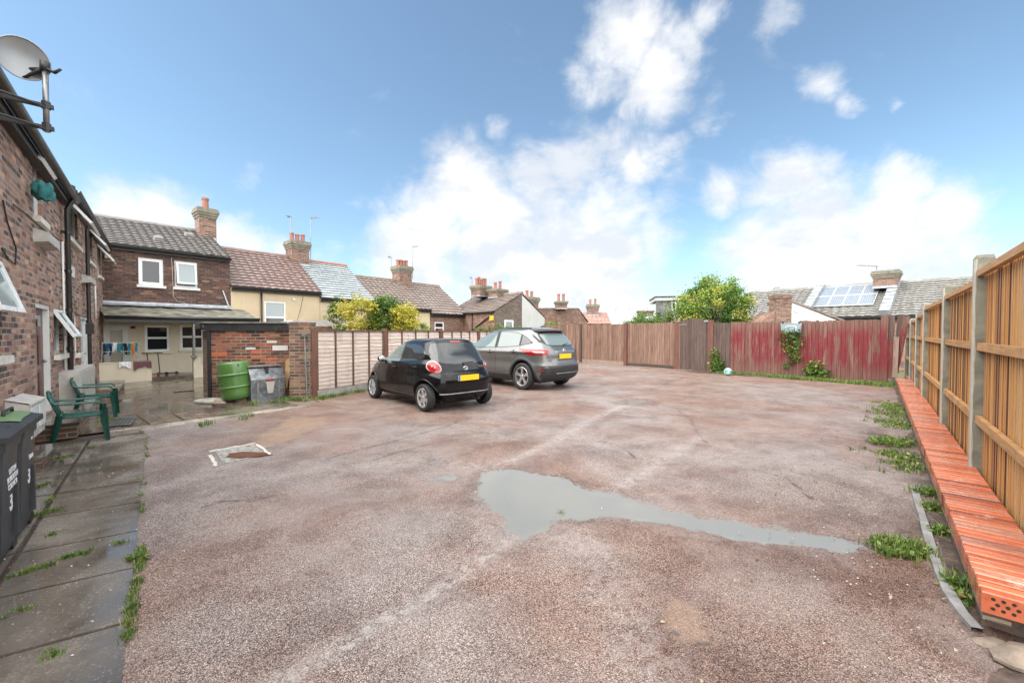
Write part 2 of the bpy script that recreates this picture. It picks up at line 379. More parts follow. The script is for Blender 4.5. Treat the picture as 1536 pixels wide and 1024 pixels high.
def tarmac():
    st = .07
    # region: right of the paving edge, in front of the courtyard strip, fence line LF, back fence BK, right wall
    xs = np.arange(-9, 13.5, st); ys = np.arange(.2, 26, st)
    nx, ny = len(xs), len(ys); X, Y = np.meshgrid(xs, ys, indexing='ij'); P = np.stack([X.ravel(), Y.ravel()], 1)
    pud = -np.minimum.reduce([seg_dist(P, q, True)*np.where(inside(P, q), -1, 1)*k for q, k in ((PUD, 1), (PUD2, 1.5), (PUD3, 1.5))])
    wet = np.zeros(len(P))
    for L, w, k in WET: wet = np.maximum(wet, k*np.exp(-(seg_dist(P, L)/w)**2))
    crk = np.minimum.reduce([seg_dist(P, L) for L in CRK])
    pat = np.maximum(np.where(inside(P, PATCH), 1, -1)*seg_dist(P, PATCH, True), np.where(inside(P, PATCH2), 1, -1)*seg_dist(P, PATCH2, True))
    drt = np.where(inside(P, DRT), 1, -1)*seg_dist(P, DRT, True)
    z = .012*np.sin(P[:, 0]*.9+1)*np.sin(P[:, 1]*.7)+.004*np.sin(P[:, 0]*3.1)*np.cos(P[:, 1]*2.7)
    z -= .018*np.exp(-np.clip(-pud, 0, 9)/.25)*(pud < .3); z = np.where(pud > -.02, -.018, z)
    z = z*.6-.008*np.exp(-(crk/.05)**2)
    keep = np.ones(len(P), bool)
    def side(n, p, sgn): 
        nonlocal keep
        keep &= ((P@np.array(n)-p)*sgn > 0)
    side((.76, .65), -.16, 1); side((.76, .65), 17.3, -1); side((.749, -.662), .50, -1)
    # courtyard strip & fence on the left
    a = P@np.array((.765, -.644)); b = P@np.array((-.65, .76))
    gx = ground(221, 643.6); off = gx.x*.765-gx.y*.644
    fx = ground(468, 597); sx = (fx.x*.644+fx.y*.765); ss = P@np.array((.644, .765))
    cl = P@np.array((.896, -.444)); keep &= np.where(ss < sx-.6, a > off, (cl > -8.97) & (a > off-3.5))
    K = keep.reshape(nx, ny); me = bpy.data.meshes.new('tarmac')
    idx = np.arange(nx*ny).reshape(nx, ny)
    q = K[:-1, :-1] | K[1:, :-1] | K[:-1, 1:] | K[1:, 1:]
    F = np.stack([idx[:-1, :-1][q], idx[1:, :-1][q], idx[1:, 1:][q], idx[:-1, 1:][q]], 1)
    used = np.unique(F); rm = -np.ones(nx*ny, int); rm[used] = np.arange(len(used))
    V = np.stack([P[:, 0], P[:, 1], z], 1)[used]
    me.from_pydata(V.tolist(), [], rm[F].tolist())
    for nme, arr in (('pud', pud), ('wet', wet), ('crk', crk), ('pat', pat), ('drt', drt)):
        A = me.attributes.new(nme, 'FLOAT', 'POINT'); A.data.foreach_set('value', arr[used].astype(np.float32))
    me.polygons.foreach_set('use_smooth', [True]*len(me.polygons))
    n = NT('wet_pink_tarmac'); g = n.geo()
    vor = n.n('ShaderNodeTexVoronoi', {'Vector': g, 'Scale': 185.0})
    rnd = n.n('ShaderNodeSeparateColor', {0: vor.outputs['Color']}).outputs[0]
    col = n.ramp(rnd, [(0, (.04, .031, .028)), (.2, (.11, .083, .074)), (.42, (.285, .215, .188)), (.70, (.375, .30, .268)), (.9, (.46, .395, .36)), (.97, (.60, .55, .50)), (1, (.66, .62, .58))])
    col = n.mix(n.mr(vor.outputs['Distance'], .42, .66, 0, .6), col, (.045, .034, .031))
    big = n.noise(g, .33, 5, .6); mid = n.noise(g, 1.6, 6, .65, .3)
    col = n.mix(n.mr(big, .40, .58, 0, .95), col, n.mix(1, col, (.90, .70, .60), 'MULTIPLY'))
    col = n.mix(n.mr(mid, .40, .66, 0, .8), col, n.mix(1, col, (.6, .54, .53), 'MULTIPLY'))
    pn = n.noise(g, 3.5, 4, .6)
    pat_ = n.mr(n.math('ADD', n.attr('pat'), n.math('MULTIPLY', n.math('SUBTRACT', pn, .5), .5)), -.06, .06)
    col = n.mix(n.math('MULTIPLY', pat_, .7), col, n.mix(.5, col, (.36, .24, .14)))
    drt_ = n.mr(n.math('ADD', n.attr('drt'), n.math('MULTIPLY', n.math('SUBTRACT', pn, .5), .9)), -.2, .25, 0, .8)
    col = n.mix(drt_, col, n.mix(1, col, (.30, .24, .21), 'MULTIPLY'))
    dk = n.mr(n.math('ADD', n.n('ShaderNodeVectorMath', {0: g, 1: (2.4, 1.6, 0)}, operation='DISTANCE').outputs['Value'], n.math('MULTIPLY', n.math('SUBTRACT', big, .5), 2.5)), .9, 2.9, .85, 0)
    col = n.mix(dk, col, n.mix(1, col, (.62, .52, .47), 'MULTIPLY'))
    ck = n.mr(n.math('ADD', n.attr('crk'), n.math('MULTIPLY', n.math('SUBTRACT', n.noise(g, 22, 3), .5), .05)), .010, .034, 1, 0)
    col = n.mix(n.math('MULTIPLY', ck, .85), col, (.05, .035, .03))
    pe = n.math('ADD', n.attr('pud'), n.math('ADD', n.math('MULTIPLY', n.math('SUBTRACT', n.noise(g, 4, 5, .7), .5), .42), n.math('MULTIPLY', n.math('SUBTRACT', n.noise(g, 45, 3, .6), .5), .10)))
    water = n.mr(pe, -.028, .022)
    damp = n.mr(pe, -.25, .02, 0, 1)
    wet_ = n.math('MAXIMUM', n.math('MULTIPLY', n.attr('wet'), n.mr(n.noise(g, 9, 5, .7), .3, .6)), damp)
    wetn = n.mr(n.noise(n.map(g, (1, 1, 1)), .9, 6, .68, .5), .42, .66)
    wet_all = n.math('MAXIMUM', n.math('MULTIPLY', wet_, .95), n.math('MULTIPLY', wetn, .75))
    col = n.mix(n.math('MULTIPLY', n.math('MULTIPLY', n.attr('wet'), n.mr(n.noise(g, 13, 6, .75), .40, .60)), .7), col, (.42, .38, .355))
    col = n.mix(n.math('MULTIPLY', damp, .35), col, n.mix(1, col, (.6, .58, .56), 'MULTIPLY'))
    col = n.mix(n.math('MULTIPLY', wetn, .22), col, (.42, .37, .345))
    col = n.mix(water, col, (.19, .186, .17))
    ro = n.mr(wet_all, 0, 1, .47, .20); ro = n.math('MULTIPLY', ro, n.mr(vor.outputs['Distance'], 0, .6, .9, 1.15)) 
    ro = n.mix(water, ro, .03)
    n.P(Base_Color=col, Roughness=ro, IOR=1.4)
    h = n.math('ADD', n.math('MULTIPLY', n.math('SUBTRACT', 1, vor.outputs['Distance']), n.mr(wet_all, 0, 1, 1, .45)), n.math('MULTIPLY', n.noise(g, 200, 2), .3))
    h = n.math('MULTIPLY', h, n.math('SUBTRACT', 1, water))
    n.bump(h, .65, .004)
    me.materials.append(n.m); o = bpy.data.objects.new('tarmac', me); COL.objects.link(o); tag(o, kind='structure')
tarmac()
# base ground to the horizon
n = NT('rough_garden_ground'); g = n.geo()
f = n.noise(g, .5, 8, .7); n.P(Base_Color=n.ramp(f, [(.3, (.05, .065, .02)), (.5, (.09, .09, .04)), (.7, (.14, .10, .06))]), Roughness=.95); n.bump(n.noise(g, 15, 5), .6, .05)
mb = MB(); mb.quad((-900, -900, -.06), (900, -900, -.06), (900, 900, -.06), (-900, 900, -.06)); tag(mb.build('ground', n.m), kind='structure')
# soil strip between the tarmac and the right hand wall and back fence
n = NT('damp_soil'); g = n.geo(); f = n.noise(g, 6, 8, .7)
n.P(Base_Color=n.ramp(f, [(.3, (.035, .024, .018)), (.5, (.085, .055, .04)), (.68, (.15, .11, .08))]), Roughness=n.mr(f, .3, .7, .45, .9)); n.bump(n.noise(g, 40, 6, .7), .9, .02); M['soil'] = n.m
def strip_sheet(name, F, s0, s1, d0, d1, z, mat, amp=.01, nd=8, st=.12):
    mb = MB(); ns = int((s1-s0)/st)+1; P = []
    for i in range(ns+1):
        s = s0+(s1-s0)*i/ns; row = []
        for j in range(nd+1):
            d = d0+(d1-d0)*j/nd; row.append(F.p(s, z+amp*math.sin(s*5.1+j)*math.cos(d*9+s), d))
        P.append(row)
    mb.grid(P); o = mb.build(name, mat, smooth=True); return tag(o, kind='structure')
sBR = px_s(BK, 1345); sBL = px_s(BK, 835)
strip_sheet('soil_bed', RF, -.5, 19, -.25, .42, .004, M['soil'], .012)
strip_sheet('soil_bed', BK, px_s(BK, 1040), sBR+.8, -.3, .75, .008, M['soil'], .014)
# left hand paving: individual slabs with sunken joints
def slab_mat(name, tint):
    n = NT(name); g = n.geo(); r = n.attr('rnd')
    a = n.noise(g, 1.1, 6, .65, .4); b = n.noise(g, 70, 4, .7)
    c = n.ramp(a, [(.3, tuple(x*.45 for x in tint)), (.5, tint), (.66, tuple(x*1.7 for x in tint))])
    c = n.mix(n.mr(b, .58, .68, 0, .6), c, (.42, .38, .33)); c = n.mix(n.mr(b, .3, .4, .55, 0), c, (.03, .025, .02))
    c = n.mix(n.math('MULTIPLY', r, .35), c, n.mix(1, c, (.5, .47, .42), 'MULTIPLY'))
    w = n.mr(a, .40, .62); n.P(Base_Color=c, Roughness=n.mix(w, .05, n.mr(b, .3, .7, .2, .45)), IOR=1.45)
    n.bump(n.math('MULTIPLY', b, n.mr(a, .42, .62, .02, 1)), .3, .004); return n.m
M['slab'] = slab_mat('wet_paving_slab', (.145, .122, .10)); M['yard'] = slab_mat('wet_courtyard_concrete', (.125, .10, .075)); M['sett'] = slab_mat('pale_setts', (.34, .30, .25))
M['yard_brick'] = slab_mat('dark_courtyard_bricks', (.20, .15, .115))
mb = MB(); s = .4
ej = ground(221, 643.6); s_end = 8.75
joints = []
while s < s_end-.1:
    L = .72+random.uniform(-.05, .05); e = min(s+L, s_end)
    for (d0, d1) in ((-.79+1.4, -.14+1.4), (0.02, .60)):
        # slabs are skewed: joints run parallel to the wing
        sk = .16
        mb.rnd = random.random(); gp = .012
        def q(a, d): return LW.p(a-sk*(d-.6), 0, d)
        z0 = random.uniform(.004, .012); t = random.uniform(-.006, .006)
        vs = [q(s+gp, d0+gp), q(e-gp, d0+gp), q(e-gp, d1-gp), q(s+gp, d1-gp)]
        mb.add([v+Vector((0, 0, z0)) for v in vs]+[v+Vector((0, 0, -.05)) for v in vs], [(3, 2, 1, 0), (0, 1, 5, 4), (1, 2, 6, 5), (2, 3, 7, 6), (3, 0, 4, 7)])
    joints.append(e); s = e
tag(mb.build('paving_slabs', M['slab']), kind='structure')
strip_sheet('joint_soil', LW, .2, s_end+2.5, .01, 1.30, -.034, M['soil'], .004)
# kerb of setts along the courtyard, then the courtyard
off = ej.x*.765-ej.y*.644
CY = Frame((.644, .765), (.765, -.644), off)
s0 = px_s(CY, 60); s1 = px_s(CY, 474)
c0 = LW.p(0, 0, .02)
mb = MB(); a = CY.px(154, 500)[0]; a_l = a
while a < s1:
    w = random.uniform(.19, .23)
    mb.rnd = random.random(); mb.box(CY.p(a+.004, -.05, -.02), CY.ax*(w-.008), -CY.out*.085, Vector((0, 0, .058+random.uniform(0, .005))))
    mb.rnd = random.random(); mb.box(CY.p(a+.05+.004, -.05, -.115), CY.ax*(w-.008), -CY.out*.2, Vector((0, 0, .055+random.uniform(0, .005))))
    a += w
tag(mb.build('sett_kerb', M['sett']), kind='structure')
mb = MB()
P0 = LW.p(LW.px(130, 500)[0], 0)
def yq(a, d): return CY.p(a, 0, -d)
# courtyard sheet as a grid
rows = []
for i in range(30):
    row = []
    for j in range(36):
        a = (a_l-.9)+(s1-a_l+1.2)*j/35; d = .32+(17.87+off-.32+1.7)*i/29; q = yq(a, d); q.z = -.004+.004*math.sin(a*3)*math.sin(d*2.3); row.append(q)
    rows.append(row)
mb.grid(rows); tag(mb.build('courtyard', M['yard'], smooth=True), kind='structure')
mb = MB()
for (x0, x1, dA, dB) in ((222, 256, .42, 1.62), (274, 308, .42, 1.2)):
    lo, hi = CY.px(x0, 500, -dA)[0], CY.px(x1, 500, -dA)[0]; d, d1_ = dA, dB
    while d < d1_:
        a = lo
        while a < hi:
            mb.rnd = random.random(); mb.box(CY.p(a+.004, -.03, -d-.004), CY.ax*(.212), -CY.out*.10, Vector((0, 0, .042+random.uniform(0, .004)))); a += .22
        d += .11
tag(mb.build('courtyard_bricks', M['yard_brick']), kind='structure')
# ------------------------------------------------------------------ building helpers
def wall_mesh(F, s0, s1, z0, z1, holes=(), th=.24, rev=.11):
    """wall face with rectangular openings and their reveals; z1 may be a function of s"""
    mb = MB(); zt = z1 if callable(z1) else (lambda s: z1)
    S = sorted({s0, s1, *[h[0] for h in holes], *[h[1] for h in holes]}); 
    zmax = min(zt(s) for s in S)
    Z = sorted({z0, *[h[2] for h in holes], *[h[3] for h in holes]})
    for i in range(len(S)-1):
        for j in range(len(Z)):
            a, b = S[i], S[i+1]; c = Z[j]; last = j == len(Z)-1
            if not last:
                d = Z[j+1]; m = ((a+b)/2, (c+d)/2)
                if any(h[0] < m[0] < h[1] and h[2] < m[1] < h[3] for h in holes): continue
                mb.quad(F.p(a, c), F.p(b, c), F.p(b, d), F.p(a, d))
            else: mb.quad(F.p(a, c), F.p(b, c), F.p(b, zt(b)), F.p(a, zt(a)))
    for (a, b, c, d) in holes:
        for (p, q) in (((a, c), (a, d)), ((a, d), (b, d)), ((b, d), (b, c)), ((b, c), (a, c))):
            mb.quad(F.p(p[0], p[1]), F.p(q[0], q[1]), F.p(q[0], q[1], -rev), F.p(p[0], p[1], -rev))
    # ends, top, back
    mb.quad(F.p(s0, z0, -th), F.p(s0, z0), F.p(s0, zt(s0)), F.p(s0, zt(s0), -th)); mb.quad(F.p(s1, z0), F.p(s1, z0, -th), F.p(s1, zt(s1), -th), F.p(s1, zt(s1)))
    mb.quad(F.p(s0, zt(s0)), F.p(s1, zt(s1)), F.p(s1, zt(s1), -th), F.p(s0, zt(s0), -th)); mb.quad(F.p(s1, z0, -th), F.p(s0, z0, -th), F.p(s0, zt(s0), -th), F.p(s1, zt(s1), -th))
    if F.ax.cross(Vector((0, 0, 1))).dot(F.out) < 0:
        mb.f = [f[::-1] for f in mb.f]
    return mb
def window(F, h, root, rev=.10, fw=.055, mull=None, trans=None, gl='glass', sill=True, sillm='sill_stone', sw=.06, sash=None, label=None, sd=.07, fr='white_upvc', gl2=None):
    a, b, c, d = h; mb = MB(); d0, d1 = -rev, -rev+.055
    F.box(mb, a, b, c, c+fw, d0, d1); F.box(mb, a, b, d-fw, d, d0, d1)
    F.box(mb, a, a+fw, c+fw, d-fw, d0, d1); F.box(mb, b-fw, b, c+fw, d-fw, d0, d1)
    for m in (mull or []): x = a+(b-a)*m; F.box(mb, x-fw/2, x+fw/2, c+fw, d-fw, d0, d1)
    for t in (trans or []):
        z = c+(d-c)*t
        F.box(mb, a+fw, b-fw, z-fw/2, z+fw/2, d0+.002, d1+.004)
    w = mb.build('window', M[fr], root)
    if label: w['label'] = label
    if gl2:
        zz = c+(d-c)*trans[0]
        g = MB(); F.box(g, a+fw*.5, b-fw*.5, c+fw*.5, zz, d0+.012, d0+.024); g.build('pane', M[gl], w)
        g = MB(); F.box(g, a+fw*.5, b-fw*.5, zz+.001, d-fw*.5, d0+.012, d0+.024); g.build('pane', M[gl2], w)
    else:
        g = MB(); F.box(g, a+fw*.5, b-fw*.5, c+fw*.5, d-fw*.5, d0+.012, d0+.024); g.build('pane', M[gl], w)
    if sill:
        s = MB(); F.box(s, a-sw, b+sw, c-.09, c-.002, -rev+.01, sd); s.build('sill', M[sillm], w)
    return w
def open_sash(F, a, b, ztop, hgt, ang, root, d=-.03, gl='glass_sky'):
    """a top hung casement swung out by ang degrees"""
    up = Vector((0, 0, 1)); dn = (-up*math.cos(R(ang))+F.out*math.sin(R(ang))); nr = F.out*math.cos(R(ang))+up*math.sin(R(ang))
    o = F.p(a, ztop, d); mb = MB(); fw = .055
    mb.box(o, F.ax*(b-a), dn*fw, nr*.05); mb.box(o+dn*(hgt-fw), F.ax*(b-a), dn*fw, nr*.05)
    mb.box(o+dn*fw, F.ax*fw, dn*(hgt-2*fw), nr*.05); mb.box(o+dn*fw+F.ax*(b-a-fw), F.ax*fw, dn*(hgt-2*fw), nr*.05)
    w = mb.build('open_sash', M['white_upvc'], root)
    g = MB(); g.box(o+dn*fw*.6+F.ax*fw*.6+nr*.018, F.ax*(b-a-fw*1.2), dn*(hgt-fw*1.2), nr*.012); g.build('pane', M[gl], w)
    h = MB(); h.tube([o+dn*(hgt-.03)+F.ax*(b-a)*.5, F.p((a+b)/2, ztop-hgt*.75, -.06)], .006, 6); h.build('stay', M['galv'], w)
    return w
def tile_roof(mb, e0, e1, r0, r1, nc, tw=.3, amp=.022, lap=.038, seed=1):
    e0, e1, r0, r1 = map(Vector, (e0, e1, r0, r1)); rg = random.Random(seed)
    nrm = (e1-e0).cross(r0-e0).normalized()
    if nrm.z < 0: nrm = -nrm
    nt = max(2, int((e1-e0).length/tw)); K = nt*6
    prof = [0, .55, .95, 1.0, .7, .15]
    for i in range(nc):
        t0, t1 = i/nc, (i+1)/nc; A = []; B = []; C = []; jit = [rg.uniform(-.004, .004) for _ in range(nt+1)]
        for k in range(K+1):
            u = k/K; p = amp*prof[k % 6]+jit[k//6]
            L0 = e0.lerp(e1, u); R0 = r0.lerp(r1, u)
            A.append(L0.lerp(R0, t0)+nrm*(p+lap)); B.append(L0.lerp(R0, t1)+nrm*p); C.append(L0.lerp(R0, t0)+nrm*(p-.006))
        mb.rnd = -1; mb.grid([C, A]); mb.rnd = rg.random(); mb.grid([A, B])  # marks the course edges that take the painted shade tone
    return mb
def ridge(mb, r0, r1, r=.11):
    r0, r1 = Vector(r0), Vector(r1); n = max(1, int((r1-r0).length/.45)); 
    for i in range(n):
        a = r0.lerp(r1, i/n); b = r0.lerp(r1, (i+1)/n+.02*(i < n-1)); mb.rnd = random.random(); mb.tube([a, b], [r*1.0, r*1.08], 10)
def chimney(root, c, w, l, z0, z1, F, npots=2, pot_h=.38, mat='brick_chimney', pr=.11, corbel=True):
    """brick stack with corbelled cap, centred at c, w along F.ax, l across"""
    c = Vector((c[0], c[1], 0)); mb = MB()
    def slab(m, a, b, zz0, zz1): m.box(c-F.ax*a/2-F.out*b/2+Vector((0, 0, zz0)), F.ax*a, F.out*b, Vector((0, 0, zz1-zz0)))
    H = z1-z0; zc = z1-.42*min(1, H/1.0) if corbel else z1
    slab(mb, w, l, z0, zc)
    st = mb.build('chimney', M[mat], root)
    cap = MB(); h = (z1-zc)/4
    if corbel:
        for i, k in enumerate((.06, .13, .2, .14)): slab(cap, w+k, l+k, zc+h*i, zc+h*(i+1))
    else: slab(cap, w+.06, l+.06, z1-.06, z1+.02)
    cap.build('chimney_cap', M['stone_pot' if corbel else 'concrete'], st)
    fl = MB(); slab(fl, w+.03, l+.03, z0, z0+.0001+.35*H*.4); fl.build('flashing', M['lead'], st)
    for i in range(npots):
        k = (i+.5)/npots-.5; q = c+F.ax*(w*.95*k); hh = pot_h*random.uniform(.85, 1.15)
        p = MB(); p.lathe([(pr*.95, z1-.01), (pr*.85, z1+hh*.8), (pr, z1+hh*.82), (pr*1.02, z1+hh), (pr*.8, z1+hh), (pr*.75, z1+hh*.5)], 12, (q.x, q.y, 0)); p.build('chimney_pot', M['terracotta'], st, angle=40)
    return st
# ------------------------------------------------------------------ left terrace
sJ = LW.px(99, 500)[0]; sE = LW.px(156, 500)[0]+.3; s_start = 1.0
zg1 = LW.px(60, 215, .16)[1]; 
def hole(F, x0, x1, yt, yb, xm=None, ye=None):
    xm = xm or (x0+x1)/2
    a, b = F.px(x0, 500)[0], F.px(x1, 500)[0]
    return (min(a, b), max(a, b), F.px(xm, yb)[1], F.px(xm, yt)[1])
def terraced(name, s0, s1, ztop, label, seed):
    root = empty(name, LW.p((s0+s1)/2, 0), label, 'house')
    return root
zE1 = (LW.px(88, 268, .16)[1]+LW.px(10, 141, .16)[1])/2; zE2 = (LW.px(143, 339, .16)[1]+LW.px(120, 300, .16)[1])/2
print('eaves', zE1, zE2, 'sJ', sJ, sE)
H1 = empty('terraced_house', LW.p(sJ-2, 0), 'nearest brick terraced house on the left with a brown front door and satellite dish', 'house')
H2 = empty('terraced_house', LW.p((sJ+sE)/2, 0), 'further brick terraced house on the left, past the downpipe, with row of open upper windows', 'house')
w1n = (LW.px(-60, 500)[0], LW.px(3, 500)[0], LW.px(3, 533)[1], LW.px(3, 392)[1])
w1n = (w1n[1]-1.05, w1n[1], w1n[2], w1n[3])
d1 = hole(LW, 54, 76, 455, 640, 60); d1 = (d1[0], d1[1], .26, d1[3])
w1b = hole(LW, 81, 93.5, 464, 531)
w1u = hole(LW, 55, 67.5, 250, 333, 61)
w0u = (w1n[0]-.1, w1n[0]+.9, w1u[2], w1u[3])
d2 = hole(LW, 121, 132, 475, 556, 126); d2 = (d2[0], d2[1], .2, d2[3])
w2b = hole(LW, 112, 118, 470, 530)
w2u = hole(LW, 102.5, 120, 312, 366, 111)
w3u = hole(LW, 133, 141, 348, 396, 137); w4u = hole(LW, 148.5, 153, 372, 416, 150.5)
print('holes', [tuple(round(v, 2) for v in h) for h in (w1n, d1, w1b, w1u, d2, w2b, w2u, w3u, w4u)])
wall_mesh(LW, s_start, sJ, -.05, zE1-.05, [w1n, d1, w1b, w1u]).build('wall', M['brick_house'], H1)
wall_mesh(LW, sJ+.001, sE, -.05, zE2-.05, [d2, w2b, w2u, w3u, w4u]).build('wall', M['brick_house'], H2)
for h, root in ((w1n, H1), (w1b, H1), (w1u, H1), (w2b, H2), (w2u, H2), (w3u, H2), (w4u, H2)):
    window(LW, h, root, trans=[.55] if h in (w1b,) else None, mull=[.5] if h is w2u else None, sd=.08)
for h, a, hg, ztf in ((w1n, 17, .75, 1), (w1b, 28, .55, 1), (w2u, 38, .75, 1), (w3u, 38, .6, 1), (w4u, 38, .62, 1)):
    open_sash(LW, h[0]+.02, h[1]-.02, h[3]-.03, min(hg, (h[3]-h[2])*.75) if h is not w1n else .62, a, H1 if h in (w1n, w1b) else H2)
open_sash(LW, w1u[0]-.35, w1u[1]+.08, w1u[3]-.02, .22, 50, H1)
def door(F, h, root, mat, panel=None, rev=.09, glassy=False):
    a, b, c, d = h; mb = MB(); fw = .07
    F.box(mb, a, a+fw, c, d, -rev-.02, -.012); F.box(mb, b-fw, b, c, d, -rev-.02, -.012); F.box(mb, a+fw, b-fw, d-fw, d, -rev-.02, -.012)
    fr = mb.build('door_frame', M['white_paint'], root)
    mb = MB(); F.box(mb, a+fw, b-fw, c, d-fw, -rev-.03, -rev+.01)
    for (u0, u1, v0, v1) in ((.15, .45, .08, .4), (.55, .85, .08, .4), (.15, .45, .48, .75), (.55, .85, .48, .75)):
        W = b-a-2*fw; Hh = d-c-fw; F.box(mb, a+fw+W*u0, a+fw+W*u1, c+Hh*v0, c+Hh*v1, -rev+.01, -rev+.022)
    dr = mb.build('door', M[mat], root)
    g = MB(); W = b-a-2*fw; F.box(g, a+fw+W*.2, a+fw+W*.8, c+(d-c)*.8, c+(d-c)*.9, -rev+.01, -rev+.016); g.build('fanlight', M['glass'], dr)
    k = MB(); q = F.p(b-fw-.09, c+(d-c)*.48, -rev+.04); k.ball(q, .025); k.tube([F.p(b-fw-.09, c+(d-c)*.48, -rev), q], .01); k.build('handle', M['galv'], dr)
    l = MB(); F.box(l, a+fw+W*.3, a+fw+W*.7, c+(d-c)*.42, c+(d-c)*.45, -rev+.01, -rev+.018); l.build('letterbox', M['galv'], dr)
door(LW, d1, H1, 'door_brown'); door(LW, d2, H2, 'white_paint')
# lintels (soldier courses), gutters, roofs, pipes
for h, root in ((w1n, H1), (d1, H1), (w1b, H1), (d2, H2), (w2b, H2)):
    mb = MB(); x = h[0]-.08
    while x < h[1]+.08:
        mb.rnd = random.random(); mb.box(LW.p(x, h[3]+.004, -.05), LW.ax*.066, LW.out*.056, Vector((0, 0, .2))); x += .077
    mb.build('brick_lintel', M['brick_house'], root)
def gutter(F, s0, s1, z, d, root, r=.065, mat='black_plastic'):
    mb = MB(); P = []
    for k in range(9):
        a = math.pi+math.pi*k/8
        P.append([F.p(s0, z+r*math.sin(a), d+r*math.cos(a)), F.p(s1, z+r*math.sin(a), d+r*math.cos(a))])
    mb.grid(P)
    P2 = []
    for k in range(9):
        a = math.pi+math.pi*k/8; P2.append([F.p(s0, z+(r-.006)*math.sin(a), d+(r-.006)*math.cos(a)), F.p(s1, z+(r-.006)*math.sin(a), d+(r-.006)*math.cos(a))])
    mb.grid(P2[::-1])
    s = s0+.3
    while s < s1: F.box(mb, s, s+.03, z-r-.008, z+.004, d-r-.012, d+r+.006) if False else None; s += .9
    mb.build('gutter', M[mat], root, smooth=True)
def eaves_roof(F, s0, s1, z, root, run=3.2, pitch=32, oh=.14, mat='tiles_grey', nc=13, ridge_mat=None, seed=3, fascia=True, tw=.3, amp=.022):
    e0, e1 = F.p(s0, z+.03, oh), F.p(s1, z+.03, oh); h = (run+oh)*math.tan(R(pitch))
    r0, r1 = F.p(s0, z+.03+h, -run), F.p(s1, z+.03+h, -run)
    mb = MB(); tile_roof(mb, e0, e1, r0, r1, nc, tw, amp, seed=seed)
    # back slope & underside
    mb.rnd = .5; mb.quad(r0-Vector((0, 0, .01)), r1-Vector((0, 0, .01)), F.p(s1, z, -2*run), F.p(s0, z, -2*run))
    rf = mb.build('roof', M[mat], root)
    rm = MB(); ridge(rm, r0+Vector((0, 0, .0)), r1+Vector((0, 0, .0)), .10); rm.build('ridge_tiles', M[ridge_mat or mat], rf, angle=40)
    if fascia:
        f = MB(); F.box(f, s0+.01, s1-.01, z-.15, z+.035, oh-.05, oh-.02); f.quad(F.p(s0+.01, z-.14, 0.0), F.p(s1-.01, z-.14, 0.0), F.p(s1-.01, z-.14, oh-.05), F.p(s0+.01, z-.14, oh-.05)); f.build('fascia', M['black_wood'], rf)
    return rf, (e0, e1, r0, r1)
for (root, s0, s1, z, sd) in ((H1, s_start, sJ, zE1, 5), (H2, sJ+.02, sE+.0, zE2, 6)):
    eaves_roof(LW, s0, s1, z+.03, root, run=3.0, pitch=30, oh=.13, seed=sd, nc=11)
    gutter(LW, s0, s1+.0, z+.02, .185, root)
def downpipe(F, x, ytop, ybot, root, d=.09, r=.038, shoe=True, z0=None, z1=None, mat='black_plastic', xb=None):
    s = F.px(x, 500, d)[0]; z1 = z1 if z1 is not None else F.px(x, ytop, d)[1]; z0 = z0 if z0 is not None else F.px(x, ybot, d)[1]
    mb = MB(); path = [F.p(s, z1+.12, d+.09), F.p(s, z1, d+.08), F.p(s, z1-.18, d), F.p(s, z0+.08, d)]
    if shoe: path += [F.p(s+.06, z0, d+.06)]
    mb.tube(path, r, 12)
    for z in np.arange(z0+.4, z1-.3, .75): mb.tube([F.p(s, z, d), F.p(s, z+.06, d)], r*1.25, 12); F.box(mb, s-.07, s+.07, z+.01, z+.05, .005, d-r*.8)
    mb.build('downpipe', M[mat], root, angle=40); return s
zb1 = .12
downpipe(LW, 105, 0, 0, H1, z1=zE1-.05, z0=.1, r=.042)
sp2 = LW.px(134, 500, .09)[0]
mb = MB(); mb.tube([LW.p(sp2, zE2, .17), LW.p(sp2, zE2-.12, .16), LW.p(sp2, zE2-.3, .09), LW.p(sp2, .75, .09), LW.p(sp2+.9, .1, .12)], .04, 12)
mb.tube([LW.p(sp2, 1.9, .09), LW.p(sp2, 1.82, .09)], .06, 12); mb.box(LW.p(sp2-.09, 1.55, .03), LW.ax*.2, LW.out*.14, Vector((0, 0, .26)))
mb.tube([LW.p(sp2+.02, .4, .02)]*1+[LW.p(sp2+.25, .42, .05)], .02)
mb.build('downpipe', M['black_plastic'], H2, angle=40)
sw_ = LW.px(94, 500)[0]; mb = MB(); mb.tube([LW.p(sw_, LW.px(94, 365)[1], .025), LW.p(sw_, LW.px(94, 575)[1], .025)], .018, 8); mb.build('pipe', M['white_paint'], H1, smooth=True)
sw_ = LW.px(142, 500)[0]; mb = MB(); mb.tube([LW.p(sw_, LW.px(142, 424)[1], .03), LW.p(sw_, LW.px(142, 478)[1], .03)], .022, 8); mb.build('pipe', M['white_paint'], H2, smooth=True)
def vent_box(F, x0, x1, yt, yb, root, dep=.16):
    xm = (x0+x1)/2; h = hole(F, x0, x1, yt, yb); mb = MB()
    a, b, c, d = h; b = max(b, a+.16)
    mb.prism([F.p(a, d, 0), F.p(a, d-.04, dep), F.p(a, c+.03, dep), F.p(a, c, 0)], F.ax*(b-a)); mb.build('vent_cover', M['grey_box'], root)
vent_box(LW, 53, 72, 353, 372, H1); vent_box(LW, 124, 133, 416, 428, H2)
h = hole(LW, 109, 112.5, 402, 417); mb = MB(); LW.box(mb, h[0], h[1]+.03, h[2], h[3], 0, .02); mb.build('air_vent', M['white_paint'], H2)
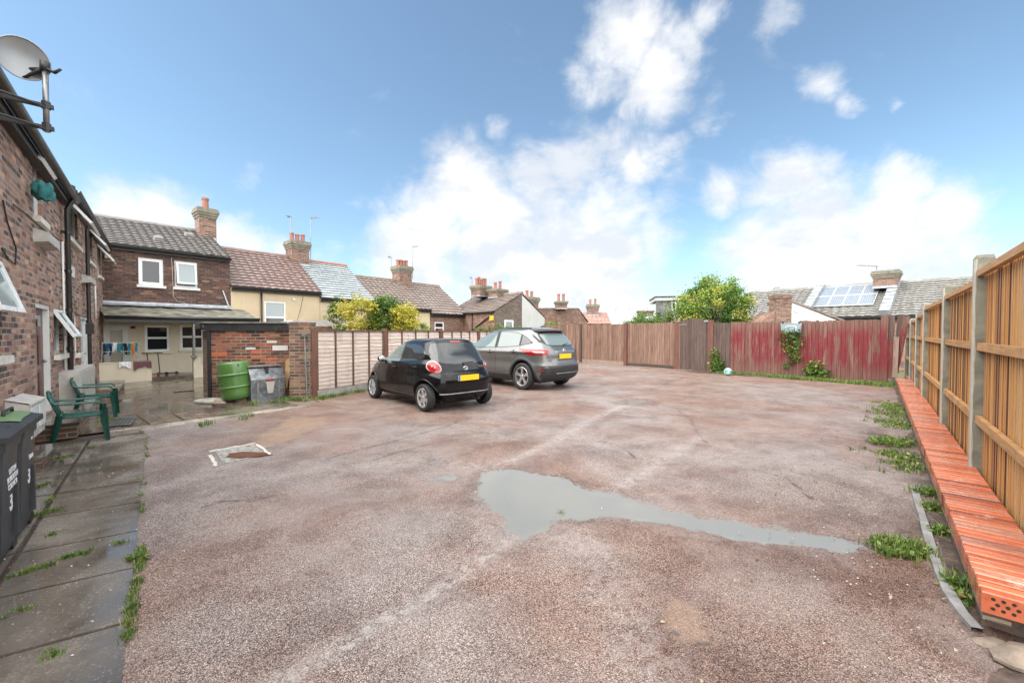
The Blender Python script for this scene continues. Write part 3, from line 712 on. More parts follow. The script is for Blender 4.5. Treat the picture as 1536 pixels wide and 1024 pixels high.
mb = MB(); P = [LW.px(x, y) for x, y in ((2, 300), (8, 330), (15, 352), (22, 372), (21, 397), (10, 388), (0, 372))]; mb.tube([LW.p(a, z, .012) for a, z in P], .008, 6); mb.build('cable', M['black_plastic'], H1)
mb = MB(); P = [LW.px(x, y) for x, y in ((2, 372), (20, 380), (48, 398), (80, 345), (96, 366))]; P = [LW.px(x, y) for x, y in ((18, 306), (40, 322), (62, 343), (92, 362))]; mb.tube([LW.p(a, z, .012) for a, z in P], .008, 6); mb.build('cable', M['black_plastic'], H1)
# party rise of the far roof end against the near roof
# ------------------------------------------------------------------ satellite dish
q0 = LW.px(70, 195, .62); q1 = LW.px(70, 105, .62); ms = q0[0]
dish = empty('satellite_dish', LW.p(ms, q0[1], .62), 'grey satellite dish on a steel pole bracketed off the nearest house wall', 'satellite dish')
mb = MB(); mb.tube([LW.p(ms, q0[1]-.02, .62), LW.p(ms, q1[1]+.03, .62)], .022, 10); mb.build('mast', M['galv'], dish, smooth=True)
zb = [LW.px(70, 164, .62)[1], LW.px(70, 195, .62)[1]]
for z in zb:
    mb = MB(); mb.box(LW.p(ms-.02, z, .0), LW.ax*.035, LW.out*.67, Vector((0, 0, .035))); mb.tube([LW.p(ms-.35, z, .0), LW.p(ms, z+.015, .6)], .012, 6); mb.tube([LW.p(ms+.0, z-.01, .62), LW.p(ms, z+.06, .62)], .032, 8); mb.build('bracket', M['black_wood'], dish)
def basis(fwd):
    f = Vector(fwd).normalized(); r = f.cross(Vector((0, 0, 1))).normalized(); return f, r, r.cross(f)
Ym = LW.p(ms, 0, .62).y
rc = at(34, 90, Ym-.05); f_, r_, u_ = basis((.78, -.62, -.12))
dr_ = 33/FPX*rc.y*.86
P = []; P2 = []
for i in range(9):
    rr = dr_*i/8; P.append([rc+(r_*math.cos(2*math.pi*k/32)*.96+u_*math.sin(2*math.pi*k/32))*rr+f_*(.28*rr*rr/dr_-.0) for k in range(33)])
P2 = [[p-f_*.008 for p in row][::-1] for row in P]
mb = MB(); mb.grid(P); mb.grid(P2); mb.tube(P[-1], .006, 6, cap=False); mb.build('reflector', M['dish'], dish, smooth=True)
tp = LW.p(ms, q1[1], .62); bt = rc-u_*dr_*.86+f_*.02
mb = MB(); mb.tube([rc-f_*.03, rc-f_*.06-u_*.07, tp+Vector((0, 0, -.03))], .02, 8); mb.tube([rc-u_*dr_*.9, tp], .012, 6)
mb.tube([rc-u_*dr_*.95+f_*.04, tp+Vector((.0, 0, -.02)), at(82, 109, Ym), at(91, 104, Ym)], [.012, .016, .016, .012], 8)
mb.tube([rc-u_*dr_*.5-r_*dr_*.8, rc-u_*dr_*.95+f_*.04], .008, 6)
mb.tube([tp+Vector((0, 0, -.05)), tp+Vector((0, 0, .04))], .036, 10); mb.build('feed_arm', M['black_wood'], dish, smooth=True)
# teal cloth hanging out of an upper window
cs, cz = LW.px(66, 287, .16); c0 = LW.p(cs, cz, .16)
mb = MB(); rows = []
for i in range(14):
    v = i/13; row = []
    for j in range(25):
        a = 2*math.pi*j/24; r = (.065+.04*math.sin(v*math.pi))*(1+.25*math.sin(3*a+v*5)+.12*math.sin(7*a+2))
        row.append(c0+Vector((r*math.cos(a)*.9, r*math.sin(a)*1.2, .12-.25*v+.015*math.sin(5*a))))
    rows.append(row)
mb.grid(rows); M['teal_cloth'] = plain('teal_cloth', (.03, .16, .16), .85, var=.4, scale=12); mb.tube([LW.p(cs, cz+.13, .08), c0+Vector((0, 0, .11))], .03, 8)
tag(mb.build('hanging_cloth', M['teal_cloth'], smooth=True), 'bunched teal cloth hanging out of an upper window on the left', 'cloth')
# meter boxes, cabinet, steps
def meter_box(x0, x1, yt, yb, label, dep=.2):
    a, b = LW.px(x0, 500, dep)[0], LW.px(x1, 500, dep)[0]; zt = LW.px((x0+x1)/2, yt, dep)[1]; zb = .28
    root = empty('meter_box', LW.p((a+b)/2, 0, dep/2), label, 'meter box', 'meter boxes on the left wall')
    mb = MB(); mb.prism([LW.p(a, zb, .003), LW.p(a, zb, dep), LW.p(a, zt-.07, dep), LW.p(a, zt, .003)], LW.ax*(b-a)); mb.build('housing', M['grey_box'], root)
    mb = MB(); mb.box(LW.p(a+.03, zb+.1, dep+.001), LW.ax*(b-a-.06), LW.out*.014, Vector((0, 0, zt-.07-zb-.13))); mb.build('door', M['white_paint'], root)
    mb = MB(); mb.box(LW.p(a-.01, zt-.075, dep+.02), LW.ax*(b-a+.02), -LW.out*.022-Vector((0, 0, 0)), Vector((0, 0, .02))); 
    mb.add([LW.p(a-.01, zt-.058, dep+.02), LW.p(b+.01, zt-.058, dep+.02), LW.p(b+.01, zt+.014, .0), LW.p(a-.01, zt+.014, .0)], [(0, 1, 2, 3)])
    mb.build('lid', M['grey_box'], root)
meter_box(42, 52, 598, 640, 'pale meter box low on the left wall, nearer the green lidded bin')
meter_box(54, 64, 593, 625, 'pale meter box low on the left wall, beside the brown door')
a, b = LW.px(119, 500, .28)[0], LW.px(141, 500, .28)[0]; zt = LW.px(128, 553, .28)[1]
root = empty('wall_cabinet', LW.p((a+b)/2, 0, .1), 'square grey cabinet standing against the wall between the two downpipes', 'cabinet')
mb = MB(); mb.box(LW.p(a, 0, .003), LW.ax*(b-a), LW.out*.27, Vector((0, 0, zt))); mb.build('body', M['grey_box'], root)
mb = MB(); mb.box(LW.p(a+.02, .05, .274), LW.ax*(b-a-.04), LW.out*.01, Vector((0, 0, zt-.09))); mb.build('door', M['grey_box'], root)
def step(s0, s1, dep, h, label):
    root = empty('doorstep', LW.p((s0+s1)/2, 0, dep/2), label, 'step', 'brick doorsteps')
    mb = MB(); mb.box(LW.p(s0, -.02, .004), LW.ax*(s1-s0), LW.out*dep, Vector((0, 0, h-.045+.02))); mb.build('brick_base', M['brick_pier'], root)
    mb = MB(); mb.box(LW.p(s0-.02, h-.044, .004), LW.ax*(s1-s0+.04), LW.out*(dep+.03), Vector((0, 0, .045))); mb.build('slab', M['slab'], root)
step(d1[0]-.25, d1[1]+.15, .42, .22, 'brick doorstep with concrete slab below the brown door')
step(LW.px(88, 500, .5)[0], LW.px(104, 500, .5)[0], .34, .14, 'low brick step behind the green chairs')
step(d2[0]-.3, d2[1]+1.0, .62, .22, 'brick doorstep below the white door, beside the grey cabinet')
# metal grille mat
gm = MB(); A = ground(152, 640); B = ground(196, 628); 
g0 = ground(154, 641); g1 = ground(196, 638); g2 = ground(204, 627); g3 = ground(168, 629)
gm.prism([g0+Vector((0, 0, .006)), g1+Vector((0, 0, .006)), g2+Vector((0, 0, .006)), g3+Vector((0, 0, .006))], (0, 0, .012))
root = empty('metal_grating', (g0+g2)/2, 'dark metal grating set in the paving near the green chairs', 'grating')
gm.build('plate', plain('dark_grating', (.04, .045, .04), .4), root)
mb = MB()
for k in range(7):
    t = (k+.5)/7; mb.tube([g0.lerp(g1, t)+Vector((0, 0, .022)), g3.lerp(g2, t)+Vector((0, 0, .022))], .006, 5)
mb.tube([g0.lerp(g3, .5)+Vector((0, 0, .022)), g1.lerp(g2, .5)+Vector((0, 0, .022))], .006, 5)
for A_, B_ in ((g0, g1), (g1, g2), (g2, g3), (g3, g0)): mb.tube([A_+Vector((0, 0, .022)), B_+Vector((0, 0, .022))], .008, 5)
mb.build('bars', M['galv'], root)
# drain channel
g0, g1 = ground(262, 588), ground(291, 585.5); dv = (g1-g0).normalized(); pv = Vector((-dv.y, dv.x, 0))*.16
root = empty('drain_channel', g0, 'slotted pale drain grate in the wet courtyard', 'drain')
mb = MB(); mb.box(g0+Vector((0, 0, .0)), g1-g0, pv, Vector((0, 0, .01))); mb.build('frame', M['black_wood'], root)
mb = MB()
for k in range(16): mb.box(g0.lerp(g1, (k+.2)/16)+Vector((0, 0, .011)), dv*(g1-g0).length/16*.55, pv, Vector((0, 0, .008)))
mb.build('slats', M['concrete_pale'], root)
# ------------------------------------------------------------------ wing at the end of the terrace
W0 = WU.px(150, 500)[0]-.35; W1 = WU.px(346.5, 500)[0]
zEw = (WU.px(347, 388)[1]+WU.px(155, 368)[1])/2
WG = empty('brick_wing', WU.p((W0+W1)/2, 0), 'two storey dark brick rear wing with covered porch and two white upper windows', 'house')
zc = WU.px(250, 460)[1]      # where the canopy meets the wall
wa = hole(WU, 209.5, 247, 387.5, 428); wb = hole(WU, 263.5, 298, 392.5, 431.5)
wall_mesh(WU, W0, W1, zc, zEw, [wa, wb]).build('wall', M['brick_wing'], WG)
dr = hole(WU, 155, 193, 488, 600); dr = (dr[0], dr[1], .12, dr[3])
wc = hole(WU, 217, 254.5, 488, 527); wd = hole(WU, 270, 306, 487.5, 524)
wg_low = wall_mesh(WU, W0, W1, -.02, zc, [dr, wc, wd]).build('ground_floor_wall', M['cream_render'], WG)
window(WU, wa, WG, fw=.11, sd=.07, sillm='white_paint'); wB = window(WU, wb, WG, fw=.06, gl='glass', sd=.07, sillm='white_paint', label='white window with its sash standing ajar')
open_sash(WU, wb[0]+.05, wb[1]-.05, wb[3]-.07, (wb[3]-wb[2])*.82, 9, WG, d=-.02, gl='glass_pale')
for h in (wc, wd): window(WU, h, WG, fw=.075, trans=[.52], sillm='cream_render', sd=.06, rev=.07)
fr = MB(); 
mb = MB(); a, b, c, d = dr; WU.box(mb, a, a+.16, c, d, -.09, -.01); WU.box(mb, b-.16, b, c, d, -.09, -.01); WU.box(mb, a+.16, b-.16, d-.16, d, -.09, -.01); WU.box(mb, a+.16, b-.16, c, c+.12, -.09, -.01)
pd = mb.build('patio_door', M['white_paint'], WG)
g = MB(); WU.box(g, a+.16, b-.16, c+.12, d-.16, -.07, -.05); g.build('panel', M['blind'], pd)
h = hole(WU, 196, 203, 489, 493); mb = MB(); WU.box(mb, h[0], h[1], h[2], h[3], 0, .03); mb.build('air_vent', M['black_wood'], WG)
h = hole(WU, 159, 168, 382, 388); mb = MB(); WU.box(mb, h[0], h[1], h[2], h[3], 0, .12); mb.build('vent_cover', M['grey_box'], WG)
rf, (e0, e1, r0, r1) = eaves_roof(WU, W0-.6, W1, zEw+.02, WG, run=3.0, pitch=math.degrees(math.atan((6.12-4.66)/3.14)), oh=.14, nc=16, seed=9, tw=.24, amp=.024)
gutter(WU, W0, W1, zEw+.0, .19, WG)
for x, y in ((239, 366), (268, 349)):
    t = (y-384)/(340-384) if False else None
for (s_, t_) in ((WU.px(238, 500)[0]+.2, .28), (WU.px(262, 500)[0]+.9, .62)):
    e = e0+(e1-e0)*((s_-(W0-.6))/(W1-W0+.6)); r_ = r0+(r1-r0)*((s_-(W0-.6))/(W1-W0+.6)); q = e.lerp(r_, t_); up = Vector((0, 0, .03))
    mb = MB(); mb.prism([q-WU.ax*.16+up, q+WU.ax*.16+up, q+WU.ax*.12+up*5+WU.out*.02, q-WU.ax*.12+up*5+WU.out*.02], -WU.out*.3+Vector((0, 0, .13))); mb.build('roof_vent', M['tiles_grey'], rf)
# chimney at the right end of the ridge
cs = WU.px(312, 500, -2.6)[0]
zt = at(312, 314, WU.p(cs, 0, -2.6).y).z; zb_ = at(312, 352, WU.p(cs, 0, -2.6).y).z
chimney(WG, WU.p(cs, 0, -2.7), .62, .7, zb_-.35, zt, WU, 1, .55, pr=.14)
# canopy over the porch
dC = 1.75
mb = MB(); sA, sB = W0+.3, W1+.45
zf = WU.px(250, 476, dC)[1]
rows = []
for i in range(9):
    t = i/8; rows.append([WU.p(sA+(sB-sA)*j/40, zc+.0+(zf-zc)*t+.012*math.sin(j*1.7+i)+.006*math.sin(j*5.1), .0+dC*t) for j in range(41)])
mb.grid(rows); mb.grid([[p-Vector((0, 0, .05)) for p in r] for r in rows[::-1]])
cn = mb.build('canopy', M['felt'], WG, smooth=True)
mb = MB(); WU.box(mb, sA, sB, zf-.17, zf-.02, dC-.03, dC+.01); mb.build('fascia', M['black_wood'], cn)
mb = MB(); mb.tube([WU.p(sA, zf-.02, dC+.05), WU.p(sB, zf-.01, dC+.05)], .05, 8); mb.build('gutter', M['black_plastic'], cn, smooth=True)
mb = MB(); mb.grid([[WU.p(W0+(W1-W0)*j/30, zc+.13, .012) for j in range(31)], [WU.p(W0+(W1-W0)*j/30, zc+.05, .03+.01*math.sin(j*2.)) for j in range(31)], [WU.p(W0+(W1-W0)*j/30, zc-.02+.008*math.sin(j), .32) for j in range(31)]]); mb.build('flashing', M['lead'], cn, smooth=True)
mb = MB(); WU.box(mb, W0+.35, W1-.0, zf-.1+.1, zf+.02+.04, .9, .94) if False else None
for x in (176, 200, 225, 262, 290, 318, 340):
    s_ = WU.px(x, 500, dC)[0]; WU.box(mb, s_-.03, s_+.03, zf-.13, zf-.07, .01, dC-.04)
mb.build('rafters', M['door_brown'], cn)
mb = MB(); s_ = WU.px(290.5, 500, dC-.15)[0]; zp = WU.px(290.5, 536, dC-.15)[1]; mb.tube([WU.p(s_, zp-.02, dC-.15), WU.p(s_, zf-.1, dC-.15)], .045, 12); WU.box(mb, s_-.08, s_+.08, zp, zp+.05, dC-.23, dC-.07); mb.build('post', M['galv'], WG, angle=40)
# porch floor and parapets
mb = MB(); WU.box(mb, W0+.3, W1+.4, -.03, .10, .004, 19.4-17.87); mb.build('porch_floor', M['yard'], WG)
def parapet(x0, x1, yt):
    a, b = WF.px(x0, 500)[0], WF.px(x1, 500)[0]; z = WF.px((x0+x1)/2, yt)[1]; mb = MB()
    WF.box(mb, a, b, -.02, z, -.16, .004); WF.box(mb, a-.01, b+.01, z+.001, z+.03, -.18, .02); mb.build('parapet', M['cream_render'], WG); return a, b, z
pa = parapet(143, 226.5, 544.5); pb = parapet(289.5, 318, 537)
h = hole(WF, 302, 309, 533, 543); mb = MB(); WF.box(mb, h[0], h[1], h[2], h[3], .005, .07); mb.build('meter_housing', M['white_paint'], WG)
# thin things on the brick face
mb = MB(); mb.tube([WU.p(*WU.px(x, y), .012) for x, y in ((257, 386), (258, 400), (260, 445), (266, 452), (288, 458))], .009, 6); mb.build('cable', M['grey_box'], WG)
mb = MB(); mb.tube([WU.p(*WU.px(x, y), .03) for x, y in ((334, 436), (342.5, 459))], .022, 6); mb.build('pipe', M['white_paint'], WG)
# clothes airer behind the parapet
ca = WF.px(152, 500, -.45)[0]; cb = WF.px(206, 500, -.45)[0]; zt_ = WF.px(180, 514, -.45)[1]
air = empty('clothes_airer', WF.p((ca+cb)/2, .10, -.6), 'white wire clothes airer hung with blue and teal washing behind the porch parapet', 'clothes airer')
mb = MB()
for d in (-.35, -.5, -.65, -.8): mb.tube([WF.p(ca, zt_, d), WF.p(cb, zt_, d)], .008, 6)
for s_ in (ca, cb):
    mb.tube([WF.p(s_, zt_, -.3), WF.p(s_, zt_, -.85)], .01, 6); mb.tube([WF.p(s_, zt_, -.3), WF.p(s_, .1, -.85)], .01, 6); mb.tube([WF.p(s_, zt_, -.85), WF.p(s_, .1, -.3)], .01, 6)
mb.tube([WF.p(ca, zt_-.28, -.38), WF.p(cb, zt_-.28, -.38)], .008, 6); mb.build('frame', M['white_paint'], air)
cols = [(.02, .04, .09), (.03, .12, .22), (.02, .07, .16), (.6, .62, .64), (.03, .2, .22), (.04, .15, .16), (.02, .02, .03), (.05, .25, .28), (.6, .16, .05), (.03, .22, .24), (.35, .4, .42), (.03, .05, .09), (.1, .32, .34), (.5, .5, .55), (.12, .35, .08), (.1, .2, .5), (.12, .22, .55)]
def cloth_mat(c, i):
    k = 'fabric_%d' % i
    if k not in M: M[k] = plain('fabric_'+'abcdefghijklmnopqrstuvwxyz'[i], c, .9, var=.25, scale=20)
    return M[k]
def hang_cloth(F, s0, s1, z, dep, drop, mat, name, parent=None, seed=0, amp=.012, back=None):
    rg = random.Random(seed); ph = rg.uniform(0, 6); mb = MB(); rows = []
    for i in range(13):
        t = -1+2*i/12; row = []
        dr_ = drop if t > 0 else (back or drop*.7)
        for j in range(13):
            u = j/12; s_ = s0+(s1-s0)*u; w = amp*math.sin(u*14+ph)*abs(t)
            row.append(F.p(s_+.01*math.sin(t*4+ph), z+.006-abs(t)**1.0*dr_*(1+.12*math.sin(u*5+ph)) if abs(t) > .12 else z+.012, dep+(.018 if t > 0 else -.018)*min(1, abs(t)*8)+w))
        rows.append(row)
    mb.grid(rows); return mb.build(name, mat, parent, smooth=True)
k = 0; s_ = ca+.03
while s_ < cb-.06:
    w = random.uniform(.05, .1); dd = random.choice((-.35, -.5)); c = hang_cloth(WF, s_, s_+w, zt_, dd, random.uniform(.26, .42), cloth_mat(cols[k % len(cols)], k % len(cols)), 'garment', air, k); k += 1; s_ += w+.008
def wide_cloth(F, s0, s1, z, th, drop, mat, name, seed, back=.2, d0=-.08):
    rg = random.Random(seed); mb = MB(); rows = []; hw = th/2+.012
    path = [(-hw, -back), (-hw, -back/2), (-hw, -.02), (-hw+.02, .006), (0, .01), (hw-.02, .006), (hw, -.02)]+[(hw+.004+.003*i, -.02-drop*i/8) for i in range(1, 9)]
    for (dd, dz) in path:
        row = []
        for j in range(17):
            u = j/16; k = 1+.25*math.sin(u*5+seed)+.08*math.sin(u*17); row.append(F.p(s0+(s1-s0)*u, z+(dz*k if dz < -.02 else dz), d0+dd+(.01*math.sin(u*18+seed) if dz < -.02 else 0)))
        rows.append(row)
    mb.grid(rows); return mb.build(name, mat, smooth=True)
a, b, z = pa
s0_, s1_ = WF.px(177, 500)[0], WF.px(195, 500)[0]
tag(wide_cloth(WF, s0_, s1_, z+.032, .20, .15, plain('white_towelling', (.72, .72, .71), .95), 'towel', 3), 'small white towel draped over the porch parapet', 'towel')
s0_, s1_ = WF.px(199, 500)[0], WF.px(226, 500)[0]
tag(wide_cloth(WF, s0_, s1_, z+.032, .20, .2, plain('maroon_towelling', (.14, .06, .07), .95), 'towel', 8), 'dark maroon towel draped over the end of the porch parapet', 'towel')
# scooters on the porch
def scooter(x, y, label, col):
    q = WF.px(x, 500, -.6); c = WF.p(q[0], .10, -.75)
    root = empty('kick_scooter', c, label, 'scooter', 'kick scooters on the porch'); ax = WF.ax; o = WF.out
    mb = MB(); mb.box(c-ax*.12-o*.045+Vector((0, 0, .05)), ax*.42, o*.09, Vector((0, 0, .03))); mb.build('deck', col, root)
    mb = MB(); top = c+ax*-.17+Vector((0, 0, .78)); mb.tube([c-ax*.12+Vector((0, 0, .05)), top], .014, 8); mb.tube([top-o*.17-ax*.1, top+o*.17+ax*.1], .014, 8); mb.build('handlebar', M['black_plastic'], root)
    for k in (-.16, .34):
        w = MB(); cc = c+ax*k+Vector((0, 0, .055)); w.tube([cc-o*.013, cc+o*.013], .055, 16); w.build('wheel', M['black_wood'], root)
scooter(247, 557, 'black kick scooter standing upright on the porch', M['black_plastic'])
scooter(231, 560, 'kick scooter with red deck beside the maroon towel', plain('red_deck', (.4, .06, .05), .5))
# ------------------------------------------------------------------ the row of houses beyond
def yat(F, s, d): return F.p(s, 0, d).y
def row_house(x0, x1, ye0, ye1, yr, wallmat, roofmat, label, ridge_mat=None, nc=13, holes=(), seed=1, run=2.8, s_over=None, tw=.3, amp=.022, gut=True, flat_slate=False):
    s0, s1 = WU.px(x0, 500)[0], WU.px(x1, 500)[0]
    z = (WU.px(x0, ye0)[1]+WU.px(x1, ye1)[1])/2
    root = empty('row_house', WU.p((s0+s1)/2, 0), label, 'house', 'houses in the row behind the fence')
    sr = WU.px((x0+x1)/2-8, 500, -run)[0]
    zr = WU.px((x0+x1)/2-8, yr, -run)[1]; pitch = math.degrees(math.atan((zr-z)/(run+.12)))
    hs = [hole(WU, *h[:4]) for h in holes]
    wall_mesh(WU, s0+.002, s1, -.05, z, hs).build('wall', M[wallmat], root)
    for h in hs: window(WU, h, root, fw=.07, trans=[.5], sd=.05, rev=.07, gl='glass', gl2='glass_pale' if seed == 11 else None)
    # side gable on the right
    mb = MB(); mb.add([WU.p(s1+.001, -.05, 0), WU.p(s1+.001, -.05, -2*run), WU.p(s1+.001, z, -2*run), WU.p(s1+.001, zr-.02, -run), WU.p(s1+.001, z, 0)], [(0, 1, 2, 3, 4)]); mb.build('gable', M[wallmat if 'render' not in wallmat else 'brick_far'], root)
    rf, pts = eaves_roof(WU, s0, s1+.06, z, root, run=run, pitch=pitch, oh=.12, mat=roofmat, nc=nc, ridge_mat=ridge_mat, seed=seed, tw=tw, amp=amp)
    if gut: gutter(WU, s0, s1, z-.01, .17, root)
    return root, z, zr, rf
T1, z1_, zr1, _ = row_house(347, 480, 431, 439.5, 383, 'tan_render', 'tiles_red', 'tan rendered house with faded red tiled roof next to the brick wing', holes=[(397, 429, 452, 500)], seed=11, nc=14)
mb = MB(); s_ = WU.px(393, 500, .06)[0]; mb.tube([WU.p(s_, z1_-.05, .07), WU.p(s_, .1, .07)], .035, 8); mb.build('downpipe', M['black_plastic'], T1, smooth=True)
mb = MB(); h = hole(WU, 439, 443, 447, 451); WU.box(mb, h[0], h[1], h[2], h[3], 0, .05); mb.build('alarm_box', M['white_paint'], T1)
mb = MB(); mb.tube([WU.p(*WU.px(x, y), .01) for x, y in ((455, 443), (451, 462), (446, 480), (445, 496))], .008, 5); mb.build('cable', M['black_plastic'], T1)
T2, z2_, zr2, _ = row_house(480.3, 560, 448, 452, 399, 'tan_render', 'slate', 'rendered house with pale blue grey slate roof and orange ridge', ridge_mat='terracotta', nc=16, holes=[(510, 522, 472, 500)], seed=12, tw=.28, amp=.004)
T3, z3_, zr3, _ = row_house(560.5, 645, 461, 465, 422, 'tan_render', 'tiles_brown', 'rendered house with mossy brown tiled roof beyond the slate roof', holes=[(602, 614, 477, 500)], seed=13, nc=12)
T4, z4_, zr4, _ = row_house(645.5, 700, 471.5, 473, 431, 'brick_far', 'tiles_brown', 'low brick house with brown tiled roof at the valley gutter', holes=[(652, 666, 483, 500)], seed=14, nc=12)
def px_chimney(root, x, ytop, ybase, Y, w, l, F, npots, ph, **k):
    q = at(x, ytop, Y); b = at(x, ybase, Y); return chimney(root, q, w, l, b.z, q.z, F, npots, ph, **k)
Y2 = yat(WU, WU.px(446, 500, -2.8)[0], -2.8)
px_chimney(T1, 446, 363, 402, Y2, .85, .75, WU, 3, .42)
Y3 = yat(WU, WU.px(603, 500, -2.8)[0], -2.8)
px_chimney(T3, 603, 400, 436, Y3, .9, .8, WU, 4, .45)
def aerial(x, yt, yb, Y, label, kind='yagi', side=1):
    b = at(x, yb, Y); t = at(x, yt, Y); root = empty('tv_aerial', b, label, 'aerial', 'television aerials on the roofs')
    mb = MB(); mb.tube([b, t], .022, 6); mb.build('mast', M['galv'], root)
    mb = MB(); L = .8*side
    mb.tube([t+Vector((-.1*side, 0, -.03)), t+Vector((L, .1, .05))], .014, 5)
    for k in range(6): q = t+Vector((L*(k+.5)/6, .1*(k+.5)/6, .01*k)); mb.tube([q-Vector((0, .16, 0)), q+Vector((0, .16, 0))], .008, 4); mb.tube([q-Vector((0, 0, .08)), q+Vector((0, 0, .08))], .008, 4)
    mb.build('elements', M['galv'], root)
aerial(436, 325, 352, Y2-.3, 'short thin aerial on the stack of three red pots', side=-.3)
aerial(466, 327, 392, Y2+.3, 'tall thin aerial mast right of the stack with three red pots', side=.5)
aerial(619, 370, 418, Y3+.3, 'tall aerial mast right of the stack with four pots', side=.4)
aerial(587, 386, 406, Y3, 'small aerial left of the stack with four pots', side=-.3)
# cross house with gable
CG = Frame((.76, .65), (.65, -.76), 0); 
P0 = at(742, 498, 24); P0.z = 0; nn = Vector((.65, -.76, 0)).normalized(); CG = Frame((.76, .65), (nn.x, nn.y), P0.dot(nn))
g0s = P0.dot(CG.ax); g1s = CG.px(817, 500)[0]; gm_ = CG.px(783, 500)[0]; ze = CG.px(742, 466)[1]; zer = CG.px(816, 477)[1]; za = CG.px(783, 440)[1]
X5 = empty('gabled_house', CG.p(gm_, 0, -2), 'brick house end with half dark brick, half grey rendered gable', 'house')
mb = MB(); mb.add([CG.p(g0s, -.05), CG.p(gm_, -.05), CG.p(gm_, za), CG.p(g0s, ze)], [(0, 1, 2, 3)]); mb.build('gable_wall', M['brick_dark'], X5)
mb = MB(); mb.add([CG.p(gm_, -.05), CG.p(g1s, -.05), CG.p(g1s, zer), CG.p(gm_, za-.1)], [(0, 1, 2, 3)]); mb.build('rendered_gable', M['grey_render'], X5)
DL = 5.3
mb = MB(); mb.quad(CG.p(g0s, -.05, -DL), CG.p(g0s, -.05), CG.p(g0s, ze), CG.p(g0s, ze, -DL)); mb.build('wall', M['brick_far'], X5)
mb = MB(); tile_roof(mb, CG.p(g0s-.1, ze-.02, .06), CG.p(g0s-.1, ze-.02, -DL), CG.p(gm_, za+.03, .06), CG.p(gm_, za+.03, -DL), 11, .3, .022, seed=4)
mb.quad(CG.p(gm_, za+.02, .04), CG.p(gm_, za+.02, -DL), CG.p(g1s+.1, zer-.03, -DL), CG.p(g1s+.1, zer-.03, .04)); rf5 = mb.build('roof', M['tiles_brown'], X5)
mb = MB(); ridge(mb, CG.p(gm_, za+.02, .02), CG.p(gm_, za+.02, -DL)); mb.build('ridge_tiles', M['tiles_brown'], rf5, angle=40)
mb = MB(); mb.tube([CG.p(g0s-.12, ze-.06, .0), CG.p(g0s-.12, ze-.06, -DL)], .05, 8); mb.tube([CG.p(g0s-.06, ze-.1, -2.2), CG.p(g0s-.06, .2, -2.2)], .035, 8); mb.tube([CG.p(g0s-.06, ze-.2, -.2), CG.p(g0s-.05, 1.75, -2.1)], .04, 8); mb.build('gutter', M['black_plastic'], X5, smooth=True)
SD = Frame((nn.x*-1, nn.y*-1), (-.76, -.65), -P0.dot(Vector((.76, .65, 0)).normalized()))
def side_win(F, x0, x1, yt, yb, root, **k):
    h = hole(F, x0, x1, yt, yb); window(F, h, root, rev=-.02, sill=False, **k)
side_win(SD, 677, 684, 484, 500, X5, fw=.08)
h = hole(SD, 675, 691, 478, 483); mb = MB(); SD.box(mb, h[0], h[1], h[2], h[3], .002, .01); mb.build('painted_patch', M['orange_paint'], X5)
h = hole(CG, 739-0, 742, 473, 481)
mb = MB(); q = SD.px(738.5, 477); SD.box(mb, q[0]-.15, q[0]+.15, q[1]-.15, q[1]+.15, .002, .1); mb.build('alarm_box', M['yellow'], X5)
hh = hole(CG, 756, 769, 480, 490); window(CG, (hh[0], hh[1], hh[2]-.3, hh[3]), X5, rev=-.02, fw=.1, sill=False, gl='glass_pale')
Y4 = 27.5
px_chimney(T4, 721.5, 429, 446, Y4, 1.05, .8, WU, 5, .5); px_chimney(X5, 746.5, 434, 448, 27, .95, .8, WU, 2, .5)
px_chimney(X5, 794, 446, 468, 27.5, .9, .8, CG, 2, .4)
aerial(708, 417, 440, Y4, 'thin aerial left of the stack with five pots', side=-.2)
# low background lean-to between
# brick house end with stack
def simple_house(name, label, F, x0, x1, yt, depth, ywallR=None, wallmat='brick_far', roofmat='tiles_pink', nc=8, yr=None, run=2.5, amp=.02):
    s0, s1 = F.px(x0, 500)[0], F.px(x1, 500)[0]; z = F.px((x0+x1)/2, yt)[1]
    root = empty(name, F.p((s0+s1)/2, 0), label, 'house')
    mb = wall_mesh(F, s0, s1, -.05, z, [], th=.2); mb.build('wall', M[wallmat], root)
    mb = MB()
    for s_ in (s0, s1): mb.quad(F.p(s_, -.05), F.p(s_, -.05, -depth), F.p(s_, z-.01, -depth), F.p(s_, z-.01))
    mb.build('side_wall', M[wallmat], root)
    if yr:
        zr = F.px((x0+x1)/2, yr, -run)[1]; mb = MB()
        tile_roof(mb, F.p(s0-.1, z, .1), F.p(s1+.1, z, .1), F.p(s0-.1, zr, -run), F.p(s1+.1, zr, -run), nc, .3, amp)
        mb.quad(F.p(s0-.1, zr, -run), F.p(s1+.1, zr, -run), F.p(s1+.1, z, -2*run), F.p(s0-.1, z, -2*run))
        mb.add([F.p(s1, z, 0), F.p(s1, z, -2*run), F.p(s1, zr-.03, -run)], [(0, 1, 2)]); mb.add([F.p(s0, z, 0), F.p(s0, z, -2*run), F.p(s0, zr-.03, -run)], [(0, 1, 2)])
        mb.build('roof', M[roofmat], root)
    return root, s0, s1, z
def fframe(Y, ang=0):   # frontal frame at depth Y turned by ang
    a = R(ang); ax = (math.cos(a), math.sin(a)); out = (math.sin(a), -math.cos(a)); c = Vector((0, Y, 0)); return Frame(ax, out, c.dot(Vector((*out, 0))))
F7 = fframe(30, 4)
B7, s0, s1, z = simple_house('brick_outhouse', 'dark red brick house end with parapet and central chimney stack', F7, 806, 867, 463, 4)
